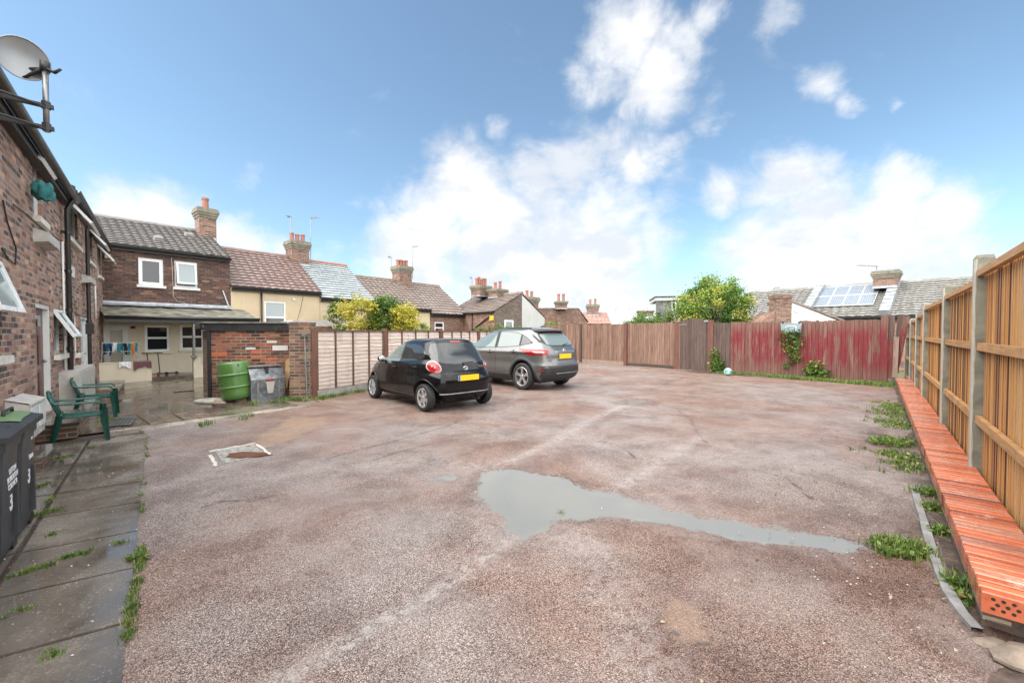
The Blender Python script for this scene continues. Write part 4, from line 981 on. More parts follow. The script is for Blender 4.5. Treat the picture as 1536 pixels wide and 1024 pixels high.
mb = MB(); sR = F7.px(881, 500)[0]; zR = F7.px(881, 484)[1]; mb.add([F7.p(s1+.002, -.05), F7.p(sR, -.05), F7.p(sR, zR), F7.p(s1+.002, z+.02)], [(0, 1, 2, 3)]); mb.build('lean_to_wall', M['brick_far'], B7)
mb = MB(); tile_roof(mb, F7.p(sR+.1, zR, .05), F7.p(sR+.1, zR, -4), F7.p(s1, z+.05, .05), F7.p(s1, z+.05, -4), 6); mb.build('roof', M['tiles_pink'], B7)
mb = MB(); F7.box(mb, s0-.03, s1+.03, z, z+.07, -.25, .05); mb.build('coping', M['concrete'], B7)
sc_ = F7.px(841, 500)[0]
mb = MB(); F7.box(mb, sc_-.33, sc_+.33, -.05, z+.001, .0, .12); mb.build('chimney_breast', M['brick_far'], B7)
px_chimney(B7, 841.5, 452, 464, 30, .75, .7, F7, 2, .5)
F8 = fframe(34, -4)
B8, *_ = simple_house('tiled_house', 'house with faded pink tiled roof between the brick end and the grey roof', F8, 878, 915, 486, 4, yr=468.5, wallmat='brick_far', nc=9)
px_chimney(B8, 889, 457, 474, 35.5, .9, .8, F8, 2, .5)
F9 = fframe(55, 0); s0, s1 = F9.px(915, 500)[0], F9.px(960, 500)[0]; zt, ze9 = F9.px(937, 469)[1], F9.px(937, 486)[1]
B9 = empty('hipped_house', F9.p((s0+s1)/2, 0), 'distant house with grey hipped roof just above the board fence', 'house')
mb = MB(); m = (s0+s1)/2; w = (s1-s0)/2
e = [F9.p(s0, ze9, 0), F9.p(s1, ze9, 0), F9.p(s1, ze9, -6), F9.p(s0, ze9, -6)]; rr = [F9.p(m-w*.35, zt, -2.5), F9.p(m+w*.3, zt, -2.5)]
mb.add(e+rr, [(0, 1, 5, 4), (1, 2, 5), (2, 3, 4, 5), (3, 0, 4)]); mb.build('roof', M['slate'], B9)
mb = wall_mesh(F9, s0+.2, s1-.2, -.05, ze9); mb.build('wall', M['tan_render'], B9)
for x in (923, 943): aerial(x, 463, 471, 56, 'tiny aerial above the distant hipped roof, %s one' % ('left' if x == 923 else 'right'), side=.3)
F10 = fframe(27, -12)
B10 = empty('dormer_house', F10.p(F10.px(1005, 500)[0], 0), 'house with tile hung box dormer and white fascia left of the tree', 'house')
h = hole(F10, 984, 1012, 451, 500); mb = wall_mesh(F10, h[0], h[1]+3, -.05, h[3], [hole(F10, 1007, 1014, 453, 466)]); mb.build('dormer_wall', tile_mat('grey_tile_hanging', (.12, .12, .12), (.17, .17, .165), (.24, .23, .22), .5, .1, .2, .16), B10)
mb = MB(); F10.box(mb, h[0]-.05, h[1]+3.1, h[3], h[3]+.22, -3, .12); mb.build('fascia', M['grey_render'], B10)
mb = MB(); F10.box(mb, h[0]-.1, h[1]+3.2, h[3]+.221, h[3]+.27, -3.05, .18); mb.build('flat_roof', M['black_wood'], B10)
window(F10, hole(F10, 1007, 1014, 453, 466), B10, sill=False, rev=.03)
px_chimney(B10, 968, 466, 474, 32, 1.1, .8, F10, 0, .3)
# long terrace on the right with solar panels
TR = Frame((.65, -.76), (-.76, -.65), -24.2)
run = 3.0
def trh(x0, x1, ye, yr, label, seed, over=0):
    s0, s1 = TR.px(x0, 500)[0], TR.px(x1, 500)[0]; z = TR.px((x0+x1)/2, ye)[1]; zr = TR.px((x0+x1)/2, yr, -run)[1]
    root = empty('terrace_house', TR.p((s0+s1)/2, 0), label, 'house', 'terrace houses behind the red fence')
    wall_mesh(TR, s0, s1, -.05, z).build('wall', M['brick_far'], root)
    rf, pts = eaves_roof(TR, s0, s1, z, root, run=run, pitch=math.degrees(math.atan((zr-z)/(run+.12))), oh=.12, mat='concrete_tiles', nc=15, seed=seed, tw=.32, amp=.03)
    mb = MB(); mb.add([TR.p(s0, z, 0), TR.p(s0, z, -2*run), TR.p(s0, zr-.03, -run)], [(0, 1, 2)]); mb.add([TR.p(s1, z, 0), TR.p(s1, z, -2*run), TR.p(s1, zr-.03, -run)], [(0, 1, 2)]); mb.build('gable', M['brick_far'], root)
    gutter(TR, s0, s1, z-.01, .17, root)
    return root, s0, s1, z, zr, rf, pts
def zline(y0, x0, y1, x1):   # put the eaves/ridge at one height across the terrace
    pass
zr_a = TR.px(1317, 427, -run)[1]; ze_a = TR.px(1290, 476)[1]; print('right terrace', ze_a, zr_a, TR.px(1128, 440, -run)[1], TR.px(1450, 418, -run)[1])
def ydum(x, z, d): 
    s = TR.px(x, 500, d)[0]; q = TR.p(s, z, d); c = math.cos(PITCH); sn = math.sin(PITCH); dz = q.z-CAMH; return 512-FPX*(dz*c+q.y*sn)/(q.y*c-dz*sn)
for (x0, x1, lab, sd) in ((1085, 1213, 'terrace house roof behind the tree, left of the solar panels', 21), (1213.5, 1326, 'terrace house roof carrying eight solar panels', 22), (1326.5, 1475, 'terrace house with weathered ribbed roof right of the big chimney', 23)):
    xm = (x0+x1)/2; r = trh(x0, x1, ydum(xm, ze_a, 0), ydum(xm, zr_a, -run), lab, sd)
    if sd == 22: S22 = r
    if sd == 21: S21 = r
    if sd == 23: S23 = r
root, s0, s1, z, zr, rf, pts = S22
e0, e1, r0, r1 = pts; upv = (r0-e0).normalized(); nr = (e1-e0).normalized().cross(upv).normalized(); nr = nr if nr.z > 0 else -nr; slope = (r0-e0).length
pa0, pa1 = TR.px(1226, 500, -1.6)[0], TR.px(1317, 500, -1.9)[0]; pw = (pa1-pa0)/4
for i in range(4):
    for j in range(2):
        o = TR.p(pa0+pw*i, 0, .12); o.z = e0.z; o = o+upv*(slope*(.28+.33*j))+nr*.09
        W = TR.ax*(pw-.02); Hh = upv*(slope*.325)
        mb = MB(); mb.box(o, W, Hh, nr*.035); sp = mb.build('solar_panel', M['alu'], root)
        mb = MB(); n_ = 6
        mm = 5
        for a in range(n_):
            for b in range(mm*2): mb.box(o+W*(.03+.94*a/n_)+Hh*(.03+.94*b/(mm*2))+nr*.0352, W*.94/n_*.94, Hh*.94/(mm*2)*.94, nr*.003)
        mb.build('cells', M['solar'], sp)
def upstand(root, s_, w=.35):
    mb = MB(); n_ = 9
    for i in range(n_):
        t0, t1 = i/n_, (i+1)/n_; o = TR.p(s_-w/2, 0, .12); o.z = e0.z; a = o+upv*(slope*t0); mb.rnd = random.random(); mb.box(a, TR.ax*w, upv*(slope/n_), nr*.26+upv*0)
        mb.box(a+nr*.262, TR.ax*w, upv*(slope/n_*.8), nr*.03)
    mb.build('party_wall', M['lead'], root)
upstand(S21[0], S21[2]-.18); upstand(S22[0], s1+.02)
Yc = TR.p(s1, 0, -run+.5).y
px_chimney(S22[0], 1330, 407, 433, Yc, .85, .9, TR, 0, .3)
aerial(1315, 399, 428, Yc, 'long horizontal aerial on the big chimney right of the solar panels', side=-1.1)
aerial(1161, 432, 441, TR.p(TR.px(1161, 500, -run)[0], 0, -run).y, 'small forked aerial on the terrace ridge above the tree', side=.5)
# white gabled extension with brick stack in front of the terrace
F12 = fframe(19.5, -8); s0, s1 = F12.px(1187, 500)[0], F12.px(1262, 500)[0]; sa = F12.px(1188, 500)[0]; za = F12.px(1188, 453)[1]; zl = F12.px(1258, 483)[1]
B12 = empty('rear_extension', F12.p((s0+s1)/2, 0), 'white gabled rear extension with brick stack behind the red fence', 'house')
mb = MB(); mb.prism([F12.p(s0, -.05), F12.p(s1, -.05), F12.p(s1, zl), F12.p(s0, za)], -F12.out*2); mb.build('wall', M['white_render'], B12)
mb = MB(); mb.prism([F12.p(s0-.05, za+.02, .06), F12.p(s1+.1, zl+.0, .06), F12.p(s1+.1, zl+.09, .06), F12.p(s0-.05, za+.11, .06)], -F12.out*2.2); mb.build('roof', M['tiles_brown'], B12)
mb = MB(); a = F12.px(1164, 500, .05)[0]; b = F12.px(1187, 500, .05)[0]; z = F12.px(1175, 443)[1]; F12.box(mb, a, b, -.05, z, -.6, .05); F12.box(mb, a-.03, b+.03, z-.12, z+.001+.04, -.63, .08); st = mb.build('chimney', M['brick_chimney'], B12)
mb = MB(); a2 = F12.px(1135, 500)[0]; zz = F12.px(1160, 470)[1]; mb.prism([F12.p(a2, -.05), F12.p(a, -.05), F12.p(a, zz+.1), F12.p(a2, zz-.5)], -F12.out*1.5); mb.build('side_wall', M['brick_far'], B12)
q = F12.p(*F12.px(1194, 466), .02); mb = MB(); mb.tube([q-F12.out*.02, q+F12.out*.02], .09, 16); mb.build('vent_cover', M['grey_render'], B12)
# ------------------------------------------------------------------ lap fence behind the cars
M['lap'] = wood('weathered_lap_boards', (.78, .66, .58), (.54, .43, .36), .8, (3, 3, 70), var=.35)
M['lap_post'] = wood('red_brown_post', (.24, .11, .07), (.15, .07, .045), .8, (60, 60, 3))
M['batten'] = wood('brown_batten', (.20, .11, .075), (.13, .07, .05), .8, (60, 60, 3))
lapf = empty('lap_fence', LF.p(LF.px(575, 500)[0], 0), 'pale waney lap panel fence with red brown posts behind the black hatchback', 'fence')
ps = [LF.px(x, 500)[0] for x in (469, 576.5, 660.5)]; zt = LF.px(500, 495)[1]
while ps[-1] < LF.px(812, 500)[0]: ps.append(ps[-1]+2.6)
for i, s in enumerate(ps):
    mb = MB(); w = .075 if i == 0 else .055; h = zt+(.02, .06, .07)[min(i, 2)]
    LF.box(mb, s-w, s+w, -.05, h, -.05, .06); p = mb.build('post', M['lap_post'], lapf)
    if i == 1: mb = MB(); LF.box(mb, s+w+.001, s+w+.06, -.05, zt-.05, -.05, .03); mb.build('concrete_spur', M['concrete_pale'], lapf)
for i in range(len(ps)-1):
    a, b = ps[i]+.08, ps[i+1]-.06; mb = MB(); z = .17; rg = random.Random(i)
    while z < zt-.08:
        mb.rnd = rg.random(); hgt = .105; n_ = 14; rows = [[], [], []]
        ph = rg.uniform(0, 9)
        for j in range(n_+1):
            s = a+(b-a)*j/n_; wv = .008*math.sin(j*1.3+ph)+.005*math.sin(j*2.9+ph*2)
            rows[0].append(LF.p(s, z+wv-.012, -.005)); rows[1].append(LF.p(s, z+wv, .018)); rows[2].append(LF.p(s, z+hgt+.02, -.006))
        mb.grid(rows); z += hgt*.97
    mb.quad(LF.p(a, .15, -.012), LF.p(b, .15, -.012), LF.p(b, zt-.02, -.012), LF.p(a, zt-.02, -.012))
    pn = mb.build('panel', M['lap'], lapf)
    mb = MB(); nb = 5
    for k in range(nb): s = a+(b-a)*k/(nb-1); s = min(max(s, a+.02), b-.02); LF.box(mb, s-.02, s+.02, .16, zt-.035, .018, .045)
    LF.box(mb, a, b, zt-.035, zt, -.02, .06); mb.build('battens', M['batten'], pn)
    mb = MB(); LF.box(mb, a, b, -.04, .15, -.02, .035); mb.build('gravel_board', M['concrete'] if i < 3 else M['lap'], lapf)
# ------------------------------------------------------------------ back board fence
def red_extra(n, c, g):
    m = n.mr(n.noise(n.map(g, (7, 7, .9)), 1, 6, .75), .40, .53); z = n.n('ShaderNodeSeparateXYZ', {0: g}).outputs[2]
    band = n.math('MULTIPLY', n.mr(z, .1, .7, .2, 1), n.mr(z, 1.45, 1.95, 1, .15))
    return n.mix(n.math('MULTIPLY', m, n.math('MULTIPLY', band, .92)), c, n.mix(n.noise(g, 6, 3), (.10, .006, .012), (.19, .015, .023)))
M['board_brown'] = wood('weathered_brown_boards', (.30, .18, .13), (.10, .06, .048), .85, (45, 45, 1.6), var=.6)
M['board_dark'] = wood('dark_weathered_boards', (.13, .085, .07), (.06, .042, .036), .85, (45, 45, 1.6), var=.6)
M['board_red'] = wood('boards_with_flaking_red_paint', (.21, .12, .09), (.10, .06, .05), .85, (45, 45, 1.6), extra=red_extra, var=.4)
M['board_grey'] = wood('grey_boards', (.36, .27, .22), (.22, .16, .13), .85, (45, 45, 1.6))
M['post_red'] = wood('rust_brown_post', (.19, .08, .055), (.10, .045, .035), .8, (45, 45, 2))
def pxs(x): return BK.px(x, 500)[0]
def planks(F, a, b, zb, zt, w=.125, th=.018, d=0., seed=0, jit=.014):
    rg = random.Random(seed); mb = MB(); s = a
    while s < b-.01:
        e = min(s+w*rg.uniform(.85, 1.1), b)
        if b-e < .04: e = b
        mb.rnd = rg.random(); z1 = zt((s+e)/2) if callable(zt) else zt; z1 += rg.uniform(-jit, jit); dd = d+rg.uniform(-.006, .006)
        t = rg.uniform(-.005, .005)
        o = F.p(s+.004, zb+rg.uniform(-.01, .012), dd); mb.box(o, F.ax*(e-s-.008)+F.out*t, -F.out*th, Vector((0, 0, z1-zb))); s = e
    mb.rnd = 1; F.box(mb, a, b, zb+.02, (zt((a+b)/2) if callable(zt) else zt)-.06, d-.034, d-.026)  # added dark sheet behind the boards, standing for shade in the gaps
    return mb
bf = empty('board_fence', BK.p(pxs(1000), 0), 'old brown vertical board fence with arched dark gate across the back of the lot', 'fence')
def ztop(x, y): return BK.px(x, y)[1]
for (x0, x1, y0, y1, m, zb, sd) in ((815, 869, 487.5, 487, 'board_brown', .1, 1), (873, 935.5, 486.6, 486, 'board_brown', .18, 2), (1069.5, 1095.5, 484.5, 484, 'board_dark', .03, 4)):
    a, b = pxs(x0), pxs(x1); za, zb_ = ztop(x0, y0), ztop(x1, y1)
    mb = planks(BK, a, b, zb, (za+zb_)/2, seed=sd); mb.build('boards', M[m], bf)
    if zb > .05: mb = MB(); BK.box(mb, a, b, -.04, zb-.005, -.03, .0); mb.build('gravel_board', M['board_grey'], bf)
for x, w, y in ((871, .045, 486), (938.5, .085, 485), (1015.5, .11, 483), (1066.5, .10, 480)):
    mb = MB(); s = pxs(x); BK.box(mb, s-w, s+w, -.05, ztop(x, y), -.06, .05); mb.build('post', M['board_dark' if x == 871 else 'post_red'], bf)
# wide gate leaf
a, b = pxs(941.5), pxs(1012); root = bf
mb = planks(BK, a, b, .14, ztop(975, 484.5), seed=8); gt = mb.build('wide_gate', M['board_brown'], bf)
mb = MB(); BK.box(mb, a, b, .10, .135, -.03, .03); BK.box(mb, a, b, -.03, .07, -.05, -.02); mb.build('bottom_rail', M['board_dark'], gt)
# arched gate
a, b = pxs(1020), pxs(1062.5); zg0 = ztop(1041, 483.5); rise = ztop(1041, 477.5)-zg0
mb = planks(BK, a, b, .03, lambda s: zg0+rise*math.sin(math.pi*(s-a)/(b-a))**.7, seed=9, jit=.003, d=.01); gt = mb.build('arched_gate', M['board_dark'], bf)
mb = MB(); BK.box(mb, a+.0, a+.32, zg0-.1, zg0-.07, .014, .03); BK.box(mb, b-.16, b, zg0+.01, zg0+.09, .014, .05); mb.build('hinge', M['galv'], gt)
mb = MB(); BK.box(mb, a-.03, a-.0, 0, zg0-.04, -.02, .03); BK.box(mb, b+.0, b+.03, 0, zg0-.1, -.02, .03); mb.build('gate_frame', M['board_grey'], gt)
# red section is a fence of its own
rfz = empty('red_fence', BK.p(pxs(1200), 0), 'vertical board fence with flaking dark red paint on the right of the back boundary', 'fence')
for (x0, x1, y, sd) in ((1096, 1172, 482.6, 10), (1172.2, 1199, 488, 11), (1199.2, 1321, 480.5, 12)):
    z0_ = ztop(x0, y+.6); z1_ = ztop(x1, y-1.2 if x0 > 1199 else y); a, b = pxs(x0), pxs(x1)
    mb = planks(BK, a, b, .02, lambda s: z0_+(z1_-z0_)*(s-a)/(b-a), seed=sd); mb.build('boards', M['board_red'], rfz)
    mb = MB(); BK.box(mb, a, b, .5, .58, -.07, -.022); BK.box(mb, a, b, 1.4, 1.48, -.07, -.022); mb.build('rail', M['board_dark'], rfz)
mb = MB(); s = pxs(1327); BK.box(mb, s-.085, s+.085, -.05, ztop(1327, 473.5), -.05, .06); mb.build('post', M['board_red'], rfz)
# broken boards at the right hand corner
for k, (x, w, yt, yb, tilt, m, d) in enumerate(((1336, .17, 473, 512, .0, 'board_dark', -.03), (1337, .2, 510, 568, .0, 'board_red', .01), (1344.5, .12, 505, 566, .01, 'board_grey', .05), (1347, .16, 472, 560, .06, 'board_dark', -.06), (1352.5, .15, 474, 548, .10, 'board_red', -.02))):
    s = pxs(x); z0_, z1_ = max(.0, BK.px(x, yb)[1]), BK.px(x, yt)[1]; mb = MB(); mb.rnd = k/5
    mb.box(BK.p(s-w/2-tilt, z0_, d), BK.ax*w, -BK.out*.02, Vector((0, 0, z1_-z0_))+BK.ax*tilt*2); mb.build('broken_board', M[m], rfz)
# planter hung on the fence
s, z = BK.px(1187, 491.5, .05); hw, hh = .32, .17
root = empty('wall_planter', BK.p(s, z, .05), 'blue grey hanging planter box with pale outline on the red fence', 'planter')
mb = MB(); mb.prism([BK.p(s-hw, z+hh, .1), BK.p(s+hw, z+hh, .1), BK.p(s+hw*.9, z-hh, .1), BK.p(s-hw*.9, z-hh, .1)], -BK.out*.07); mb.build('box', plain('blue_grey_plastic', (.20, .27, .29), .45, var=.15, scale=6), root)
mb = MB(); q = [BK.p(s+x*hw, z+y*hh, .104) for x, y in ((-.45, -.7), (-.5, .15), (-.35, .35), (.35, .35), (.5, .15), (.45, -.7))]; mb.tube(q, .012, 6); mb.build('outline', M['white_paint'], root)
mb = MB()
for k in (-.8, .75): mb.box(BK.p(s+k*hw-.02, z+hh-.02, .03), BK.ax*.05, BK.out*.08, Vector((0, 0, .07)))
mb.build('hook', M['black_plastic'], root)
# ------------------------------------------------------------------ new fence on the right
def nw_extra(n, c, g):
    r = n.attr('rnd'); p = n.ramp(r, [(0, (.30, .14, .06)), (.2, (.56, .27, .085)), (.42, (.66, .39, .14)), (.62, (.44, .21, .075)), (.78, (.60, .36, .15)), (.9, (.46, .40, .32))], 'CONSTANT'); return n.mix(n.math('LESS_THAN', r, .03), n.mix(.62, c, p), (.09, .038, .02))  # lowest rnd goes dark brown: the painted shade tone of the board gaps
M['new_wood'] = wood('treated_orange_timber', (.56, .29, .10), (.28, .11, .04), .6, (40, 40, 1.8), extra=nw_extra, var=.3)
M['rail_wood'] = wood('treated_rail', (.52, .29, .12), (.38, .19, .07), .6, (3, 3, 40), var=.3)
nf = empty('closeboard_fence', RF.p(6, 0), 'new orange timber fence between concrete posts on the right', 'fence')
pxr = [(1466, 387), (1418, 430), (1387.5, 457), (1376, 470), (1367, 478)]
S = [RF.px(x, 500, .05)[0] for x, y in pxr]; Z = [RF.px(x, y, .05)[1] for x, y in pxr]
S = [S[0]-2.76]+S; Z = [2.40]+Z
while S[-1] < 19: S.append(S[-1]+2.6); Z.append(Z[-1]-.03)
print('posts', [round(v, 2) for v in S], [round(v, 2) for v in Z])
for s, z in zip(S, Z):
    mb = MB(); c = .012; o = []
    prof = [(-.055, .075), (-.045, .087), (.045, .087), (.055, .075), (.055, -.05), (-.055, -.05)]
    mb.prism([RF.p(s+x, -.1, d) for x, d in prof], Vector((0, 0, z+.1-.02)))
    mb.add([RF.p(s+x, z-.02, d) for x, d in prof]+[RF.p(s+x*.75, z+.012, d*.8) for x, d in prof], [(i, (i+1) % 6, 6+(i+1) % 6, 6+i) for i in range(6)]+[(6, 7, 8, 9, 10, 11)])
    mb.build('concrete_post', M['concrete_mossy'], nf)
    mb = MB(); mb.box(RF.p(s-.0555, -.05, .068), RF.ax*.0, RF.out*.018, Vector((0, 0, 1))) if False else None
    rows = []
    for i in range(24):
        zz = -.05+(z+.02)*i/23; j = .004*math.sin(i*2.1+s)+.003*math.sin(i*5.7); rows.append([RF.p(s-.0562, zz, .070+j), RF.p(s-.0575, zz, .077), RF.p(s-.046, zz, .0895), RF.p(s+.03+j*2, zz, .0885)])
    mb.grid(rows); mb.build('lit_edge', M['concrete_pale'], nf)  # paler front strip: light from the left put into the colour
for i in range(len(S)-1):
    a, b = S[i]+.057, S[i+1]-.057; zt = min(Z[i+1], Z[i])-(.115 if i > 1 else .19); mb = MB(); rg = random.Random(i+51); s = a
    while s < b:
        w = rg.uniform(.078, .092); e = min(s+w, b); mb.rnd = rg.random(); tt = rg.uniform(-.004, .004); z0 = .14
        # tapered feather edge board
        A = [RF.p(s+.012, z0, .011+tt*.6), RF.p(e+.002, z0, .005), RF.p(e+.002, z0, -.018), RF.p(s+.012, z0, -.018)]
        B = [p+Vector((0, 0, zt-z0)) for p in A]; mb.add(A+B, [(0, 1, 5, 4), (1, 2, 6, 5), (2, 3, 7, 6), (4, 5, 6, 7)]); mb.rnd = rg.choice((.0, .0, .05, .3, .5)); mb.add(A+B, [(3, 0, 4, 7)]); s = e  # board sides often take the painted shade tone
    mb.rnd = 0; RF.box(mb, a, b, .14, zt-.01, -.04, -.022)  # dark backing added, in the same painted shade tone
    pn = mb.build('panel', M['new_wood'], nf)
    for zz, h, dp in ((zt-.01, .06, .05), (1.42, .075, .042), (.70, .075, .042), (.0, .13, .03)):
        mb = MB(); mb.rnd = rg.random(); RF.box(mb, a+.002, b-.002, zz, zz+h, .018, .018+dp); mb.build('rail', M['rail_wood'] if zz > .05 else M['rail_wood'], pn)
# ------------------------------------------------------------------ low brick wall
n = NT('wet_red_coping_brick'); g = n.obj(); r = n.attr('rnd'); a_ = n.noise(g, 30, 5, .7)
c = n.ramp(r, [(0, (.17, .05, .035)), (.25, (.40, .10, .045)), (.6, (.54, .15, .07)), (.85, (.45, .20, .13)), (1, (.28, .11, .085))])
c = n.mix(n.mr(a_, .42, .68, 0, .4), c, n.mix(1, c, (.5, .42, .40), 'MULTIPLY')); c = n.mix(n.mr(n.noise(g, 11, 5, .75), .62, .72, 0, .45), c, (.14, .085, .05)); c = n.mix(n.mr(n.noise(g, 5, 6, .7), .60, .68, 0, .7), c, (.5, .36, .28))
n.P(Base_Color=c, Roughness=n.mr(n.noise(g, 4, 4), .4, .65, .14, .42)); n.bump(a_, .35, .003); M['coping'] = n.m
M['mortar'] = plain('sandy_mortar', (.20, .155, .12), .9, var=.3, scale=15, bump=.5)
root = empty('low_brick_wall', RF.p(6, 0, .24), 'low garden wall capped with wet orange red bricks on edge below the fence', 'wall')
q = ground(1473, 886, .25); sa = q.dot(RF.ax); q = ground(1345, 567, .25); sb = q.dot(RF.ax); d1_ = q.dot(RF.out)-RF.p_; q = ground(1473, 886, .25); d1_ = (q.dot(RF.out)-RF.p_); print('low wall', sa, sb, d1_)
mb = MB(); s = sa; rg = random.Random(3); i = 0
while s < sb:
    mb.rnd = rg.random(); t = rg.uniform(-.004, .004); dz = rg.uniform(-.0015, .0015); x = rg.uniform(-.003, .003)
    o = RF.p(s+.005, .25-.108+dz, d1_+x); W = RF.ax*.0605; D = -RF.out*.33; c = .006
    lo = [o, o+W, o+W+D, o+D]; hi = [p+Vector((0, 0, .108-c)) for p in lo]
    cc = sum((p for p in lo), Vector())/4; top = [p+(cc-p)*(.0)+(RF.ax*c if k in (0, 3) else -RF.ax*c)+(D.normalized()*c if k in (0, 1) else -D.normalized()*c)+Vector((0, 0, .108)) for k, p in enumerate(lo)]
    mb.add(lo+hi+top, [(3, 2, 1, 0)]+[(k, (k+1) % 4, 4+(k+1) % 4, 4+k) for k in range(4)]+[(4+k, 4+(k+1) % 4, 8+(k+1) % 4, 8+k) for k in range(4)]+[(8, 9, 10, 11)]); s += .0755
mb.build('coping_bricks', M['coping'], root)
mb = MB(); RF.box(mb, sa+.03, s-.01, .25-.105, .25-.018, d1_-.325, d1_-.008); RF.box(mb, sa+.16, s-.01, -.05, .25-.112, d1_-.31, d1_-.022); mb.build('mortar_bed', plain('dark_mortar', (.10, .07, .055), .9, var=.3, scale=15, bump=.5), root)
mb = MB(); x = sa+.1
while x < s-.2:
    for lev in range(1): mb.rnd = rg.random(); mb.box(RF.p(x, .25-.113-.078, d1_-.018), RF.ax*.215, -RF.out*.1, Vector((0, 0, .066)))
    x += .226
mb.build('lower_course', M['brick_pier'], root)
mb = MB()
for (u, v) in ((.04, .03), (.075, .03), (.11, .03), (.055, .055), (.09, .055), (.125, .055), (.04, .08), (.075, .08), (.11, .08), (.2, .03), (.235, .03), (.27, .03), (.215, .055), (.25, .055), (.2, .08), (.235, .08), (.27, .08)):
    q = RF.p(sa+.0045, .25-.108+v, d1_-u); mb.tube([q, q-RF.ax*.0012], .0085, 10)
mb.build('frog_holes', plain('dark_holes', (.015, .008, .006), .9), root)
# broken stone below the near end
mb = MB(); rg = random.Random(5)
def rock(c, r, seed, name, mat, label, cat='stone', sq=.6, group=None):
    rg = random.Random(seed); mb = MB(); mb.ball(c, r, r*rg.uniform(.6, .9), r*sq, 10, 7); ph = [rg.uniform(0, 6) for _ in range(4)]
    mb.v = [tuple(Vector(c)+(Vector(v)-Vector(c))*(1+.22*math.sin(7*v[0]/r*.4+ph[0])*math.cos(5*v[1]/r*.4+ph[1])+.12*math.sin(9*v[2]/r+ph[2]))) for v in mb.v]
    return tag(mb.build(name, mat, angle=35), label, cat, group)
rock(RF.p(sa-.1, .02, d1_-.12), .16, 3, 'stone_lump', M['mortar'], 'flat broken mortar lump at the near end of the low brick wall', sq=.22)
rock(RF.p(sa-.02, -.005, d1_-.03), .07, 4, 'stone_lump', M['mortar'], 'smaller broken mortar lump tucked under the near end of the low brick wall', sq=.4)
# concrete edging
mb = MB(); pl = [ground(x, y, .0) for x, y in ((1371, 733), (1376, 752), (1383, 775), (1390, 800), (1399, 830), (1409, 862), (1424, 893), (1443, 922), (1466, 948))]
rows = []
for i, p in enumerate(pl):
    t = (pl[min(i+1, len(pl)-1)]-pl[max(i-1, 0)]).normalized(); nn_ = Vector((-t.y, t.x, 0)); w = .028+.004*math.sin(i*2.3)
    rows.append([p+nn_*w+Vector((0, 0, -.03)), p+nn_*w*.9+Vector((0, 0, .026)), p-nn_*w*.9+Vector((0, 0, .024)), p-nn_*w+Vector((0, 0, -.03))])
mb.grid(rows); tag(mb.build('edging_kerb', plain('grey_edging_concrete', (.22, .21, .20), .6, var=.3, scale=8, bump=.4), angle=40), kind='structure')
# ------------------------------------------------------------------ outbuilding, pier and what stands there
sl, sr = SH.px(316.5, 500)[0], SH.px(434, 500)[0]; zt = SH.px(370, 485)[1]; zw = SH.px(370, 496)[1]
shed = empty('brick_outbuilding', SH.p((sl+sr)/2, 0), 'small flat roofed brick outbuilding behind the green barrel', 'shed')
wall_mesh(SH, sl, sr, -.05, zw).build('wall', M['brick_shed'], shed)
mb = MB(); dv = Vector((-.65, .76, 0)).normalized(); A = SH.p(sl, -.05); mb.quad(A+dv*2.6, A, A+Vector((0, 0, zw+.05)), A+dv*2.6+Vector((0, 0, zw+.05))); A2 = SH.p(sr, -.05); mb.quad(A2, A2+dv*2.6, A2+dv*2.6+Vector((0, 0, zw+.05)), A2+Vector((0, 0, zw+.05))); mb.build('side_wall', M['brick_pier'], shed)
mb = MB(); SH.box(mb, sl-.12, sr, zw+.0, zt, -.02, .06); rf = mb.build('fascia', M['black_wood'], shed)
mb = MB(); mb.prism([SH.p(sl-.16, zt+.002, .1), SH.p(sr, zt+.002, .1), SH.p(sr, zt+.002, 0)+dv*2.7, SH.p(sl-.16, zt+.002, 0)+dv*2.7], (0, 0, .035)); mb.build('roof', M['felt'], shed)
mb = MB(); mb.box(SH.p(sl-.075, -.03, -.02), SH.ax*.075, SH.out*.06, Vector((0, 0, zw+.05))); mb.build('corner_post', M['black_wood'], shed)
mb = MB(); g0 = SH.p(sl-.12, zt-.07, .05); mb.tube([g0, g0+dv*2.6], .055, 8); mb.box(g0-Vector((.1, 0, .09)), (.16, 0, 0), (0, .14, 0), (0, 0, .14)); mb.build('gutter', M['black_plastic'], shed)
h = hole(SH, 409, 432, 518, 525.5); mb = MB(); SH.box(mb, h[0], h[1], h[2], h[3], .003, .03); mb.build('wall_panel', M['white_paint'], shed)
for x0, x1, y0, y1, m in ((315, 340, 528, 534, 'o'), (376, 393, 525, 530, 'o'), (376, 394, 534, 538, 'o'), (401, 415, 536, 540, 'o'), (400, 415, 511, 514, 'w'), (368, 383, 521, 524, 'w')):
    h = hole(SH, x0, x1, y0, y1); mb = MB(); SH.box(mb, h[0], h[1], h[2], h[3], .0, .004); mb.build('patched_brick', plain('fresh_orange_brick', (.5, .15, .07), .8, var=.2, scale=20) if m == 'o' and 'ob' not in M else (M['ob'] if m == 'o' else M['white_paint']), shed)
    if m == 'o' and 'ob' not in M: M['ob'] = bpy.data.materials['fresh_orange_brick']
PF = Frame((.988, .153), (.153, -.988), -11.14+.62)
a, b = PF.px(433.5, 500)[0], PF.px(464, 500)[0]; z = PF.px(450, 485)[1]
pier = empty('brick_pier', PF.p((a+b)/2, 0), 'tall mossy brick pier between the outbuilding and the lap fence', 'pier')
mb = MB(); PF.box(mb, a, b, -.05, z, -.5, 0); mb.build('pier_bricks', M['brick_pier'], pier)
mb = MB(); PF.box(mb, a-.01, b+.01, z+.001, z+.03, -.51, .01); mb.build('cap', M['brick_shed'], pier)
